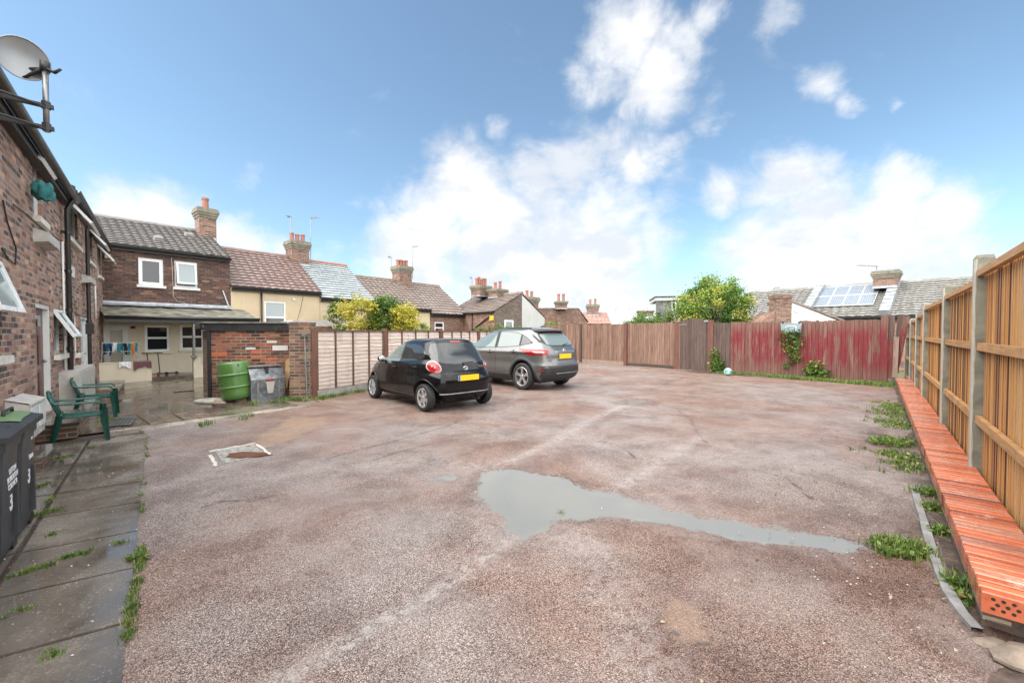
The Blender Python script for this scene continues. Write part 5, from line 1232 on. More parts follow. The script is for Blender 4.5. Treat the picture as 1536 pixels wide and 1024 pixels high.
x = PF.px(456.5, 500, .05)[0]; mb = MB(); zz = PF.px(456, 503, .05)[1]; mb.tube([PF.p(x, zz, .05), PF.p(x+.02, .9, .05), PF.p(x+.05, .02, .06)], .018, 8); PF.box(mb, x-.045, x+.045, zz-.03, zz+.05, .01, .09); mb.build('gas_pipe', M['galv'], pier)
mb = MB(); 
for k in range(7): mb.tube([PF.p(a+.05+.15*math.cos(k), .35+.05*k, .0), PF.p(a+.15+.1*math.sin(k*2), .5+.02*k, .07)], .012, 5)
# corrugated lean-to roof seen over the outbuilding
cA = at(404, 486, 12.4); cB = at(446, 486, 12.4); cR = at(436, 479.5, 12.6)
root = empty('garden_shed', (cA+cB)/2, 'low shed roof just showing over the brick outbuilding', 'shed')
root.location.z = 0
mb = MB(); mb.add([cA, cR, cB, cA+Vector((.3, 2, 0)), cR+Vector((.3, 2, 0)), cB+Vector((.3, 2, 0))], [(0, 1, 4, 3), (1, 2, 5, 4), (0, 2, 1)]); mb.build('roof', M['concrete_tiles'], root)
mb = MB(); A = Vector((cA.x+.1, cA.y+.06, -.05)); mb.box(A, (cB.x-cA.x-.2, 0, 0), (.3, 1.9, 0), (0, 0, cA.z-.0)); mb.build('wall', M['brick_far'], root)
# green barrel
M['green_barrel'] = plain('green_painted_steel', (.085, .19, .045), .32, var=.12, scale=3, coat=.3)
q = ground(345, 604); bz = .07; zt_ = .86
bar = empty('green_barrel', (q.x, q.y+.28, bz), 'big green ribbed barrel leaning slightly on bricks by the outbuilding', 'barrel'); bar.rotation_euler = (R(2), R(-6), 0)
mb = MB(); H = .84; r = .33; prof = [(r*.86, 0), (r*.95, .02)]
def rib(z0): return [(r*1.0, z0-.030), (r*1.05, z0-.020), (r*1.085, z0-.006), (r*1.085, z0+.006), (r*1.05, z0+.020), (r*1.0, z0+.030)]
prof += [(r*.985, .12)]+rib(.28)+[(r*1.0, .42)]+rib(.56)+[(r*.99, .72), (r*.965, .80), (r*.93, .835), (r*.90, .84), (r*.87, .825), (r*.85, .78)]
mb.lathe(prof, 40, cap=False); mb.lathe([(r*.86, 0), (.001, .001)], 40, cap=False); mb.build('body', M['green_barrel'], bar, local=True, angle=50)
mb = MB(); mb.lathe([(r*.87, .80), (.001, .79)], 32, cap=False); mb.build('lid', M['black_plastic'], bar, local=True)
mb = MB(); mb.tube([(r*.75, -r*.62, .77), (r*.77, -r*.66, .77)], .018, 10); mb.build('bung', M['black_wood'], bar, local=True)
for k, (dx, dy) in enumerate(((-.14, -.1), (.16, -.12), (0.05, .2))):
    mb = MB(); mb.box((q.x+dx-.1, q.y+.28+dy-.05, -.01), (.2, .02*k, 0), (-.02, .1, 0), (0, 0, .075))
    tag(mb.build('brick', M['brick_pier']), 'loose brick propping up the green barrel', 'brick', 'bricks under the barrel')
# coal bunker
q0 = ground(377, 602.5); q1 = ground(428, 596.5); ax = (q1-q0).normalized(); out = Vector((ax.y, -ax.x, 0)); L = (q1-q0).length
BU = Frame((ax.x, ax.y), (out.x, out.y), q0.dot(out)); s0 = q0.dot(BU.ax)
bun = empty('coal_bunker', BU.p(s0+L/2, 0), 'dented grey metal bunker with small red handle beside the green barrel', 'bunker')
n = NT('dented_galvanised_sheet'); g = n.obj(); f = n.noise(g, 4, 5, .7, .8)
n.P(Base_Color=n.ramp(f, [(.3, (.07, .075, .08)), (.5, (.17, .18, .19)), (.7, (.36, .38, .39))]), Roughness=.42, Metallic=.45); n.bump(n.noise(g, 3, 3), .8, .05); M['bunker'] = n.m
hz = .78
mb = MB(); mb.prism([BU.p(s0, -.02, 0), BU.p(s0, .50, .0), BU.p(s0, hz-.03, -.16), BU.p(s0, hz, -.55), BU.p(s0, -.02, -.55)], BU.ax*L); mb.build('body', M['bunker'], bun)
mb = MB()
mb.box(BU.p(s0-.02, hz-.0, -.57), BU.ax*(L+.04), BU.out*.44, Vector((0, 0, .02))); mb.box(BU.p(s0, .48, .001), BU.ax*L, BU.out*.01, Vector((0, 0, .02)))
mb.box(BU.p(s0+.12, -.0, .001), BU.ax*.04, BU.out*.012, Vector((0, 0, .46))); mb.box(BU.p(s0+L-.16, -.0, .001), BU.ax*.04, BU.out*.012, Vector((0, 0, .46))); mb.build('trim', M['galv'], bun)
mb = MB(); mb.prism([BU.p(s0+L*.42, .44, .013), BU.p(s0+L*.68, .44, .013), BU.p(s0+L*.62, .16, .013), BU.p(s0+L*.47, .16, .013)], -BU.out*.01); mb.build('chute', M['grey_box'], bun)
mb = MB(); BU.box(mb, s0+L*.42, s0+L*.66, .455, .49, .005, .035); mb.build('handle', plain('red_handle', (.35, .03, .04), .4), bun)
mb = MB(); BU.box(mb, s0+L*.46, s0+L*.54, .62, .76, -.14, -.07); mb.build('catch', M['black_wood'], bun)
# leaning boards
mb = MB(); Y0 = 10.15
P = [at(437, 529, Y0+.3), at(438.5, 536, Y0+.28), at(430, 583, Y0), at(426.5, 566, Y0+.1), at(429, 538, Y0+.25)]
mb.prism(P, (0.0, .02, 0)); tag(mb.build('leaning_board', plain('plywood_board', (.42, .27, .13), .7, var=.2, scale=8)), 'pointed piece of plywood leaning beside the grey bunker', 'board')
rock(Vector(ground(324, 611))+Vector((0, .1, .06)), .14, 11, 'stone_lump', M['mortar'], 'tan stone lump in front of the green barrel', sq=.7)
rock(Vector(ground(302, 606))+Vector((0, .25, .03)), .30, 12, 'stone_slab', M['concrete'], 'mossy broken concrete slab left of the green barrel', sq=.25)
# ------------------------------------------------------------------ manhole
A = [ground(x, y, .0) for x, y in ((322, 699), (315, 684), (318, 676), (380, 665), (388, 666), (403, 683))]
c = [ground(x, y, .0) for x, y in ((317, 677), (383, 665), (405, 683), (330, 699))]
root = empty('manhole', sum(c, Vector())/4, 'sunken manhole cover with broken white painted surround', 'manhole')
mb = MB(); P = [p+Vector((0, 0, .006)) for p in c]; cc = sum(P, Vector())/4
mb.prism([cc+(p-cc)*.86 for p in P], (0, 0, .004)); mb.build('cover', plain('wet_cement_cover', (.30, .28, .25), .3, var=.4, scale=14, bump=.4), root)
mb = MB(); rows = []; mc = cc.lerp(ground(370, 684, .0), .8)
pts = []
for k in range(28):
    a_ = 2*math.pi*k/28; r_ = 1+.12*math.sin(3*a_+1)+.08*math.sin(7*a_); pts.append(mc+Vector((.27*math.cos(a_)*r_+.03, .13*math.sin(a_)*r_, .0145)))
mb.add(pts, [tuple(range(28))]); mb.build('muddy_puddle', plain('brown_mud_water', (.12, .055, .035), .08, var=.2), root)
mb = MB(); rg = random.Random(2)
def curb(a, b, w=.045):
    n_ = 9; t = (b-a).normalized(); nn_ = Vector((-t.y, t.x, 0)); rows = []
    for i in range(n_+1):
        p = a.lerp(b, i/n_); j = rg.uniform(-.012, .012); k = rg.uniform(-.012, .012); h = .012+rg.uniform(-.004, .006)
        rows.append([p-nn_*(w/2+j)+Vector((0, 0, -.01)), p-nn_*(w/2+j-.008)+Vector((0, 0, h)), p+nn_*(w/2+k-.008)+Vector((0, 0, h)), p+nn_*(w/2+k)+Vector((0, 0, -.01))])
    mb.grid(rows)
curb(c[0]-(c[1]-c[0])*.05, c[1]); curb(c[1]+(c[2]-c[1])*.1, c[2]); curb(ground(315, 683), ground(324, 700), .05)
mb.build('white_surround', plain('chipped_white_paint_stone', (.50, .47, .43), .8, var=.2, scale=20, bump=.5), root)
# ball
q = ground(1095, 563.5)
mb = MB(); mb.ball((q.x, q.y+.14, .135), .14, n=24, m=16)
n = NT('teal_ball'); g = n.obj(); v = n.n('ShaderNodeTexVoronoi', {'Vector': g, 'Scale': 9.0}); n.P(Base_Color=n.ramp(v.outputs[0], [(.2, (.02, .22, .20)), (.5, (.06, .38, .33)), (.75, (.5, .6, .5))]), Roughness=.35)
tag(mb.build('football', n.m, smooth=True), 'small teal football lying in front of the board fence', 'ball')
# ------------------------------------------------------------------ wheelie bins
M['bin'] = plain('charcoal_bin_plastic', (.032, .034, .038), .42, var=.25, scale=4, bump=.05)
M['bin_lid'] = plain('black_bin_lid', (.025, .026, .028), .6, var=.3, scale=6)
M['bin_green'] = plain('green_bin_lid', (.13, .21, .09), .45, var=.15, scale=4)
M['white_print'] = plain('white_print', (.75, .75, .75), .6, var=.05)
def bin_(s0, s1, d0, d1, H, label, lines, lidm, group, small):
    root = empty('wheelie_bin', LW.p((s0+s1)/2, 0, (d0+d1)/2), label, 'wheelie bin', group)
    mb = MB(); tp = .035
    def ring(z, k, r=.03):
        a, b, c, d = s0+k, s1-k, d0+k, d1-k
        return [LW.p(a+r, z, c), LW.p(b-r, z, c), LW.p(b, z, c+r), LW.p(b, z, d-r), LW.p(b-r, z, d), LW.p(a+r, z, d), LW.p(a, z, d-r), LW.p(a, z, c+r)]
    rings = [ring(.03, tp+.02), ring(.05, tp), ring(H-.12, .006), ring(H-.115, -.008), ring(H-.05, -.008), ring(H-.045, -.022), ring(H-.01, -.022)]
    for i in range(len(rings)-1): mb.add(rings[i]+rings[i+1], [(k, (k+1) % 8, 8+(k+1) % 8, 8+k) for k in range(8)])
    mb.add(rings[0], [tuple(range(7, -1, -1))]); mb.add(rings[-1], [tuple(range(8))])
    LWm = mb; 
    # moulded side recess near the far edge
    mb.box(LW.p(s1-.085, .12, d1-.04), LW.ax*.05, LW.out*.036, Vector((0, 0, H*.42)))
    if LW.ax.cross(Vector((0, 0, 1))).dot(LW.out) < 0: pass
    mb.build('body', M['bin'], root, angle=35)
    mb = MB(); n_ = 10; rows = []
    for i in range(n_+1):
        t = i/n_; row = []
        for j in range(n_+1):
            u = j/n_; h = .055*(1-abs(2*u-1)**4)*(1-abs(2*t-1)**6); row.append(LW.p(s0-.035+(s1-s0+.09)*t, H+.0+h, d0-.035+(d1-d0+.07)*u))
        rows.append(row)
    mb.grid(rows); mb.grid([[p-Vector((0, 0, .0)) for p in r][::-1] for r in rows])
    e = [LW.p(s0-.035, H, d0-.035), LW.p(s1+.055, H, d0-.035), LW.p(s1+.055, H, d1+.035), LW.p(s0-.035, H, d1+.035)]
    for k in range(4): mb.quad(e[k], e[(k+1) % 4], e[(k+1) % 4]-Vector((0, 0, .04)), e[k]-Vector((0, 0, .04)))
    lid = mb.build('lid', M['bin_lid'], root, smooth=True)
    if lidm == 'bin_green':
        rows = []
        for i in range(9):
            t = .06+.84*i/8; row = []
            for j in range(9):
                u = .08+.84*j/8; h = .055*(1-abs(2*u-1)**4)*(1-abs(2*t-1)**6)+.008; row.append(LW.p(s0-.035+(s1-s0+.09)*t, H+h, d0-.035+(d1-d0+.07)*u))
            rows.append(row)
        mb = MB(); mb.grid(rows); mb.build('lid_panel', M['bin_green'], lid, smooth=True)
    mb = MB(); mb.tube([LW.p(s0+.1, H+.05, d1-.11), LW.p(s0+.11, H+.09, d1-.11), LW.p(s1-.11, H+.09, d1-.11), LW.p(s1-.1, H+.05, d1-.11)], .011, 8)
    mb.tube([LW.p(s1+.0, H-.03, d0+.03), LW.p(s1+.10, H-.01, d0+.03), LW.p(s1+.10, H-.01, d1-.03), LW.p(s1, H-.03, d1-.03)], .014, 8); mb.build('handle', M['bin_lid'], root, smooth=True)
    for dd in (d0+.03, d1-.08):
        mb = MB(); mb.tube([LW.p(s1-.04, .07, dd), LW.p(s1-.04, .07, dd+.05)], .07, 18); mb.build('wheel', M['black_plastic'], root)
    nrm = LW.out
    for (txt, size, s, z, bold) in lines:
        # face leans slightly; print on the lot side face
        dd = d1-tp+(tp-.006)*(z-.05)/(H-.17)+.0035
        text_mesh(txt, size, M['white_print'], 'lettering', root, LW.p(s, z, dd), LW.ax, (0, 0, 1), bold=bold, extrude=.0008)
    return root
DB = -.80+1.40
bb = (LW.p(0, 0, 0))
def sA(px, y): q = ground(px, y); return q.dot(LW.ax)
s2b = sA(50, 788)+.12; s2a = sA(27, 812)
print('bins', s2a, s2b)
bin_(s2b-.46, s2b, DB-.46, DB, .90, 'charcoal wheelie bin with green lid panel, numbered 3, standing behind the black lidded bin', [('3', .17, s2b-.17, .38, .005), ('Luton', .062, s2b-.13, .57, .001), ('2007', .03, s2b-.12, .72, .0)], 'bin_green', 'wheelie bins by the wall', 1)
bin_(s2b-.98, s2b-.53, DB-.46, DB, .90, 'charcoal wheelie bin with black lid, numbered 3, nearest the camera by the left wall', [('3', .17, s2b-.70, .33, .005), ('LUTON\nBOROUGH\nCOUNCIL', .056, s2b-.70, .60, .001)], 'bin_lid', 'wheelie bins by the wall', 0)
# ------------------------------------------------------------------ green plastic chairs
M['chair'] = plain('dark_green_plastic', (.012, .085, .065), .3, var=.12, scale=3)
def chair(s, d, label, rz=0.):
    """moulded armchair; local x = sideways (along the wall), y = forward (away from the wall)"""
    c = LW.p(s, 0, d); ang = math.atan2(LW.out.y, LW.out.x)-math.pi/2+rz
    root = empty('plastic_chair', c, label, 'chair', 'green plastic chairs', rz=ang)
    k = .92
    def V(x, y, z): return Vector((x*k, y*k, z*k))
    mb = MB(); P = []
    for i in range(11):
        v = -.22+.46*i/10; row = []
        for j in range(11):
            u = -1+2*j/10; row.append(V(u*(.235+.01*v), v, .42-.025*(1-u*u)-.03*(1 if i > 9 else 0)+.02*max(0, (v-.15)*2)))
        P.append(row)
    mb.grid(P); mb.grid([[p-V(0, 0, .012) for p in r][::-1] for r in P]); mb.tube(P[-1], .012, 6); mb.tube([r[0] for r in P], .012, 6); mb.tube([r[-1] for r in P], .012, 6); mb.build('seat', M['chair'], root, local=True, smooth=True)
    mb = MB()
    for j in range(5):
        u = -.8+.4*j; mb.box(V(u*.21-.03, -.225, .42), V(.06, 0, 0), V(0, .012, 0), V(u*.02, -.11, .34))
    top = [V(-.24+.48*i/10, -.34-.015*math.sin(math.pi*i/10), .74+.075*math.sin(math.pi*i/10)) for i in range(11)]
    mb.tube(top, .02, 8); mb.tube([V(-.23, -.23, .42), V(-.24, -.34, .745)], .017, 8); mb.tube([V(.23, -.23, .42), V(.24, -.34, .745)], .017, 8); mb.tube([V(-.22, -.225, .44), V(.22, -.225, .44)], .02, 6)
    mb.build('backrest', M['chair'], root, local=True, smooth=True)
    for sg in (-1, 1):
        mb = MB(); path = [(-.33, .70, 0), (-.28, .655, .03), (-.15, .64, .045), (.05, .645, .05), (.19, .64, .05), (.245, .60, .045), (.255, .5, .04)]
        rows = []
        for (y, z, o) in path:
            w = .042; rows.append([V(sg*(.25+o)-w, y, z-.006), V(sg*(.25+o)-w*.6, y, z+.006), V(sg*(.25+o)+w*.6, y, z+.006), V(sg*(.25+o)+w, y, z-.008)])
        mb.grid(rows); mb.grid([[p-V(0, .004, .014) for p in r][::-1] for r in rows]); mb.build('armrest', M['chair'], root, local=True, smooth=True)
        for fy in (1, -1):
            mb = MB()
            if fy > 0: a = [V(sg*.285, .25, .52), V(sg*.275, .245, .40), V(sg*.30, .285, .0)]; w0 = [.046, .052, .034]
            else: a = [V(sg*.24, -.24, .46), V(sg*.245, -.25, .36), V(sg*.285, -.33, .0)]; w0 = [.042, .048, .032]
            rows = []
            for p, w in zip(a, w0):
                w *= k; rows.append([p+Vector((-sg*w, -fy*w*.2, 0)), p+Vector((-sg*w*.1, fy*w*.9, 0)), p+Vector((sg*w*.8, fy*w*.55, 0)), p+Vector((sg*w, -fy*w*.8, 0))])
            mb.grid(rows); mb.grid([r[::-1] for r in rows]); mb.build('leg', M['chair'], root, local=True, smooth=True)
    return root
q = ground(114, 660); s_c = sA(144, 657)
chair(LW.px(100, 500, .45)[0]+.55, .52, 'dark green plastic garden chair nearer the bins', .1)
q = ground(162, 624); chair(q.dot(LW.ax)+.15, .50, 'dark green plastic garden chair further along, nearer the porch', .0)
# ------------------------------------------------------------------ cars
def herm(xs, ys):
    xs = np.array(xs, float); ys = np.array(ys, float); h = np.diff(xs); dl = np.diff(ys)/h; m = np.zeros(len(xs))
    for i in range(1, len(xs)-1):
        if dl[i-1]*dl[i] > 0: w1 = 2*h[i]+h[i-1]; w2 = h[i]+2*h[i-1]; m[i] = (w1+w2)/(w1/dl[i-1]+w2/dl[i])
    m[0] = dl[0]; m[-1] = dl[-1]
    def f(x):
        x = min(max(x, xs[0]), xs[-1]); i = min(int(np.searchsorted(xs, x, 'right'))-1, len(xs)-2); t = (x-xs[i])/h[i]
        return ((2*t**3-3*t*t+1)*ys[i]+(t**3-2*t*t+t)*h[i]*m[i]+(-2*t**3+3*t*t)*ys[i+1]+(t**3-t*t)*h[i]*m[i+1])
    return f
class Body:
    def __init__(s, keys, pr, pf, wheels, wr, flare=.02, crease=None):
        z = [k[0] for k in keys]; s.xr = herm(z, [k[1] for k in keys]); s.xf = herm(z, [k[2] for k in keys]); s.w = herm(z, [k[3] for k in keys])
        s.z0, s.z1 = z[0], z[-1]; s.pr, s.pf = pr, pf; s.wh = wheels; s.wr = wr; s.fl = flare; s.cr = crease
    def adj(s, x, z):
        a = 0
        for xw in s.wh:
            r = math.hypot(x-xw, z-s.wr); a += s.fl*math.exp(-((r-s.wr-.05)/.09)**2)*(1 if z > .1 else .5)
        if s.cr: a += s.cr(x, z)
        return a
    def side(s, x, z):
        xr, xf, w = s.xr(z), s.xf(z), s.w(z); c, a = (xr+xf)/2, (xf-xr)/2; t = min(1, abs(x-c)/a); p = s.pr if x < c else s.pf
        return w*max(0, 1-t**p)**(1/p)+s.adj(x, z)*(1-t**8)
    def rear(s, y, z):
        xr, xf, w = s.xr(z), s.xf(z), s.w(z); c, a = (xr+xf)/2, (xf-xr)/2; p = s.pr; return c-a*max(0, 1-min(1, abs(y)/w)**p)**(1/p)
    def front(s, y, z):
        xr, xf, w = s.xr(z), s.xf(z), s.w(z); c, a = (xr+xf)/2, (xf-xr)/2; p = s.pf; return c+a*max(0, 1-min(1, abs(y)/w)**p)**(1/p)
    def pt(s, th, z):
        xr, xf, w = s.xr(z), s.xf(z), s.w(z); c, a = (xr+xf)/2, (xf-xr)/2; ct, st = math.cos(th), math.sin(th); p = s.pf if ct > 0 else s.pr
        x = c+a*math.copysign(abs(ct)**(2/p), ct); y = w*abs(st)**(2/p); t = min(1, abs(x-c)/a)
        y += s.adj(x, z)*(1-t**8)*(1 if abs(st) > .2 else 0) if abs(st) > .2 else 0
        return Vector((x, math.copysign(y, st), z))
    def mesh(s, zs, nt=140):
        mb = MB(); P = []
        ths = []
        for k in range(nt):
            ths.append(2*math.pi*k/nt)
        for z in zs: P.append([s.pt(t, z) for t in ths])
        n = nt
        for row in P: mb.v.extend([tuple(v) for v in row])
        for i in range(len(zs)-1):
            for k in range(n): mb.f.append((i*n+k, i*n+(k+1) % n, (i+1)*n+(k+1) % n, (i+1)*n+k)); mb.r.append(.5)
        mb.f.append(tuple(range(n-1, -1, -1))); mb.f.append(tuple(range((len(zs)-1)*n, len(zs)*n))); mb.r += [.5, .5]
        return mb
def boolean_cut(o, cutters):
    for c in cutters:
        m = o.modifiers.new('cut', 'BOOLEAN'); m.operation = 'DIFFERENCE'; m.object = c; m.solver = 'EXACT'
    dg = bpy.context.evaluated_depsgraph_get(); me = bpy.data.meshes.new_from_object(o.evaluated_get(dg)); o.modifiers.clear(); o.data = me
    for c in cutters: bpy.data.objects.remove(c)
    me.set_sharp_from_angle(angle=R(38)); return o
def side_patch(B, xs, zlo, zhi, off, sg, nz=10):
    rows = []
    for x in xs:
        a, b = zlo(x), zhi(x); rows.append([Vector((x, sg*(B.side(x, a+(b-a)*j/nz)+off), a+(b-a)*j/nz)) for j in range(nz+1)])
    mb = MB(); mb.grid(rows if sg > 0 else rows[::-1]); return mb
def rear_patch(B, ys, zlo, zhi, off, nz=10):
    rows = []
    for y in ys:
        a, b = zlo(y), zhi(y); rows.append([Vector((B.rear(y, a+(b-a)*j/nz)-off, y, a+(b-a)*j/nz)) for j in range(nz+1)])
    mb = MB(); mb.grid(rows[::-1] if ys[0] < ys[-1] else rows); return mb
def th_patch(B, zs, tlo, thi, off, n=14, grow=None):
    rows = []
    for z in zs:
        a, b = tlo(z), thi(z); row = []
        for j in range(n+1):
            t = a+(b-a)*j/n; p = B.pt(t, z); e = .01; d = (B.pt(t+e, z)-B.pt(t-e, z)); nn_ = Vector((d.y, -d.x, 0)).normalized(); row.append(p+nn_*off)
        rows.append(row)
    mb = MB(); mb.grid(rows); return mb
def lin(pts): 
    X = [p[0] for p in pts]; Y = [p[1] for p in pts]; return lambda x: float(np.interp(x, X, Y))
def seam(B, pts, sg, w=.006, off=.0015):
    mb = MB(); rows = []
    P = []
    for (a, b) in zip(pts[:-1], pts[1:]):
        n_ = max(1, int(math.hypot(a[0]-b[0], a[1]-b[1])/.04))
        for i in range(n_): P.append((a[0]+(b[0]-a[0])*i/n_, a[1]+(b[1]-a[1])*i/n_))
    P.append(pts[-1])
    for i, (x, z) in enumerate(P):
        t = Vector((P[min(i+1, len(P)-1)][0]-P[max(i-1, 0)][0], P[min(i+1, len(P)-1)][1]-P[max(i-1, 0)][1])).normalized(); nx, nz = -t.y*w/2, t.x*w/2
        rows.append([Vector((x+nx, sg*(B.side(x+nx, z+nz)+off), z+nz)), Vector((x-nx, sg*(B.side(x-nx, z-nz)+off), z-nz))])
    mb.grid(rows); return mb
def wheel(parent, x, y, r, rim_r, w, spokes, style, M1):
    sg = 1 if y > 0 else -1; yo = abs(y)
    e = empty('wheel', (0, 0, 0)); e.parent = parent; e.location = (x, y, r)
    def L(prof, n=48): 
        mb = MB(); mb.lathe([(rr, sg*h) for rr, h in prof], n, axis='y', cap=False); 
        return mb
    hw = w/2
    mb = L([(rim_r*.98, -hw*.9), (rim_r*1.06, -hw), (r*.93, -hw*.98), (r*.985, -hw*.8), (r, -hw*.4), (r, hw*.4), (r*.985, hw*.8), (r*.93, hw*1.0), (rim_r*1.1, hw*1.02), (rim_r*1.02, hw*.92), (rim_r*.98, hw*.8)]); mb.build('tyre', M['tyre'], e, local=True, smooth=True)
    mb = L([(rim_r*1.02, hw*.93), (rim_r*1.0, hw*.96), (rim_r*.94, hw*.92), (rim_r*.90, hw*.5), (rim_r*.88, -hw*.7)])
    for k in range(spokes):
        a0 = 2*math.pi*k/spokes+.3; 
        offs = (-.17, .17) if style == 'twin' else (0,)
        for o in offs:
            rows = []
            for (rr, ww, yy) in ((.14, .17 if style != 'twin' else .09, .78), (.4, .15 if style != 'twin' else .075, .74), (.7, .17 if style != 'twin' else .08, .78), (.93, .24 if style != 'twin' else .1, .86)):
                aa = a0+o*(1 if style != 'twin' else (rr*.9+.3)); rr_ = rr*rim_r; wd = ww*rim_r
                c = Vector((math.cos(aa)*rr_, 0, math.sin(aa)*rr_)); t = Vector((-math.sin(aa), 0, math.cos(aa)))*wd
                rows.append([c-t+Vector((0, sg*hw*(yy-.3), 0)), c-t*.85+Vector((0, sg*hw*yy, 0)), c+t*.85+Vector((0, sg*hw*yy, 0)), c+t+Vector((0, sg*hw*(yy-.3), 0))])
            mb.grid(rows)
    mb.lathe([(.001, sg*hw*.86), (rim_r*.16, sg*hw*.84), (rim_r*.2, sg*hw*.74), (rim_r*.2, sg*hw*.3)], 20, axis='y', cap=False)
    mb.build('rim', M[M1], e, local=True, angle=45)
    mb = L([(.001, -hw*.1), (rim_r*.92, -hw*.1)]); mb.lathe([(.001, sg*hw*.28), (rim_r*.6, sg*hw*.28)], 32, axis='y', cap=False); mb.build('brake_disc', M['dark_metal'], e, local=True)
    return e
M['tyre'] = plain('tyre_rubber', (.018, .018, .019), .75, var=.3, scale=20)
M['alloy'] = plain('silver_alloy', (.62, .62, .64), .28, metal=.85, var=.06)
M['dark_metal'] = plain('dark_underbody', (.012, .012, .013), .7)
M['paint_black'] = plain('black_car_paint', (.0035, .0035, .0045), .22, var=.1, coat=.5, spec=.15)
n = NT('grey_metallic_paint'); fl = n.n('ShaderNodeTexVoronoi', {'Vector': n.obj(), 'Scale': 900.0}); n.P(Base_Color=n.ramp(n.n('ShaderNodeSeparateColor', {0: fl.outputs['Color']}).outputs[0], [(0, (.12, .119, .118)), (1, (.21, .208, .204))]), Metallic=.75, Roughness=.34, Coat_Weight=.7, Coat_Roughness=.08); M['paint_grey'] = n.m
M['clad'] = plain('dark_plastic_cladding', (.022, .023, .025), .5, var=.15)
M['car_glass'] = glass('tinted_car_glass', (.028, .031, .032), .02)
M['car_glass_pale'] = glass('clear_car_glass', (.15, .185, .18), .02)
M['seam'] = plain('panel_gap', (.003, .003, .003), .8)
M['lamp_red'] = plain('red_tail_lamp', (.32, .006, .01), .15, var=.25, scale=30, coat=.5)
M['lamp_clear'] = plain('clear_lamp_lens', (.42, .34, .34), .15, var=.25, scale=40, coat=.5)
M['lamp_dark'] = plain('dark_lamp_housing', (.02, .02, .022), .15, coat=1.0)
M['chrome'] = plain('chrome_trim', (.7, .7, .72), .12, metal=1.0, var=.02)
M['plate_y'] = plain('yellow_number_plate', (.78, .50, .01), .4, var=.02)
M['plate_b'] = plain('blue_plate_strip', (.02, .12, .45), .4, var=.02)
def ringtube(mb, c, a, b, r, ax, az, n=24):
    mb.tube([c+ax*a*math.cos(2*math.pi*k/n)+az*b*math.sin(2*math.pi*k/n) for k in range(n+1)], r, 6, cap=False)
def cutters(W, wr, y_in, X, ymax):
    cs = []
    for x in X:
        for sg in (1, -1):
            mb = MB(); mb.lathe([(wr, sg*y_in), (wr, sg*ymax)] if sg > 0 else [(wr, -ymax), (wr, -y_in)], 48, (x, 0, W), 'y')
            cs.append(mb.build('cutter', M['dark_metal'], None, uv=False))
    return cs
def mirror(B, root, x, z, y, mat, sg):
    mb = MB(); c = Vector((x, sg*(y+.12), z)); mb.ball(c, .055, .10, .075, 16, 10); mb.tube([Vector((x, sg*(y-.03), z-.05)), c-Vector((0, sg*.03, .03))], .022, 8)
    m = mb.build('wing_mirror', M[mat], root, local=True, smooth=True)
    mb = MB(); mb.ball(c-Vector((.042, 0, 0)), .018, .085, .06, 16, 8); mb.build('mirror_glass', M['chrome'], m, local=True, smooth=True)
def arch_ring(B, x0, wr, r1, r2, sg, off=.012, a0=-15, a1=195, squash=1.0):
    rows = []
    for i in range(37):
        a = R(a0+(a1-a0)*i/36); row = []
        for j, (r, o) in enumerate(((r1, -.02), (r1+.004, off), ((r1+r2)/2, off+.004), (r2-.006, off), (r2, -.004))):
            x = x0+r*math.cos(a); z = max(.16, wr+r*math.sin(a)*squash); row.append(Vector((x, sg*(B.side(x, z)+o), z)))
        rows.append(row)
    mb = MB(); mb.grid(rows); return mb
def handle(B, root, x, z, sg, mat, l=.09):
    mb = MB(); y = B.side(x, z); mb.tube([Vector((x-l, sg*(y-.005), z)), Vector((x-l*.8, sg*(y+.03), z+.004)), Vector((x+l*.8, sg*(y+.028), z-.002)), Vector((x+l, sg*(y-.005), z-.004))], [.012, .014, .013, .01], 8); h = mb.build('door_handle', M[mat], root, local=True, smooth=True)
    mb = MB(); mb.lathe([(.001, .004), (.045, .002)], 20, (x, sg*(y+.0), z), 'y', cap=False); mb.build('handle_recess', M['seam'], h, local=True)
# ---- small black hatchback
t = -.745; P0 = ground(637.8, 619); 
def car_root(name, label, X, Y, t, scale=1.0):
    r = empty(name, (X, Y, 0), label, 'car', rz=math.pi/2-t); r.scale = (scale,)*3; return r
KA = [(.17, -.30, 2.85, .66), (.24, -.37, 2.93, .745), (.34, -.42, 2.98, .785), (.46, -.465, 3.0, .815), (.58, -.475, 2.985, .822), (.66, -.465, 2.96, .818), (.73, -.43, 2.90, .805), (.78, -.375, 2.85, .792), (.83, -.34, 2.76, .787), (.88, -.325, 2.64, .778), (.92, -.31, 2.45, .765), (.97, -.29, 2.26, .742), (1.03, -.26, 2.12, .705), (1.12, -.205, 1.95, .682), (1.22, -.13, 1.755, .645), (1.31, -.055, 1.55, .61), (1.375, .0, 1.36, .578), (1.415, .04, 1.2, .535), (1.44, .08, 1.08, .46), (1.455, .22, .95, .34), (1.462, .40, .80, .16)]
zsA = list(np.linspace(.17, .90, 26))+list(np.linspace(.915, 1.36, 30))+[1.375, 1.39, 1.405, 1.418, 1.43, 1.439, 1.447, 1.453, 1.458, 1.462]
A = car_root('parked_car', 'small black hatchback parked by the lap fence, rear towards the camera', -1.215, 8.84, t)
BA = Body(KA, 5.2, 3.6, (0, 2.34), .28, flare=.018, crease=lambda x, z: .010*math.exp(-((z-.84)/.05)**2)-.008*math.exp(-((z-.62)/.10)**2))
o = BA.mesh(zsA).build('body', [M['paint_black'], M['dark_metal']], A, local=True, smooth=True, uv=False)
cut = cutters(.29, .345, .45, (0, 2.34), 1.1)
for c in cut: c.parent = A
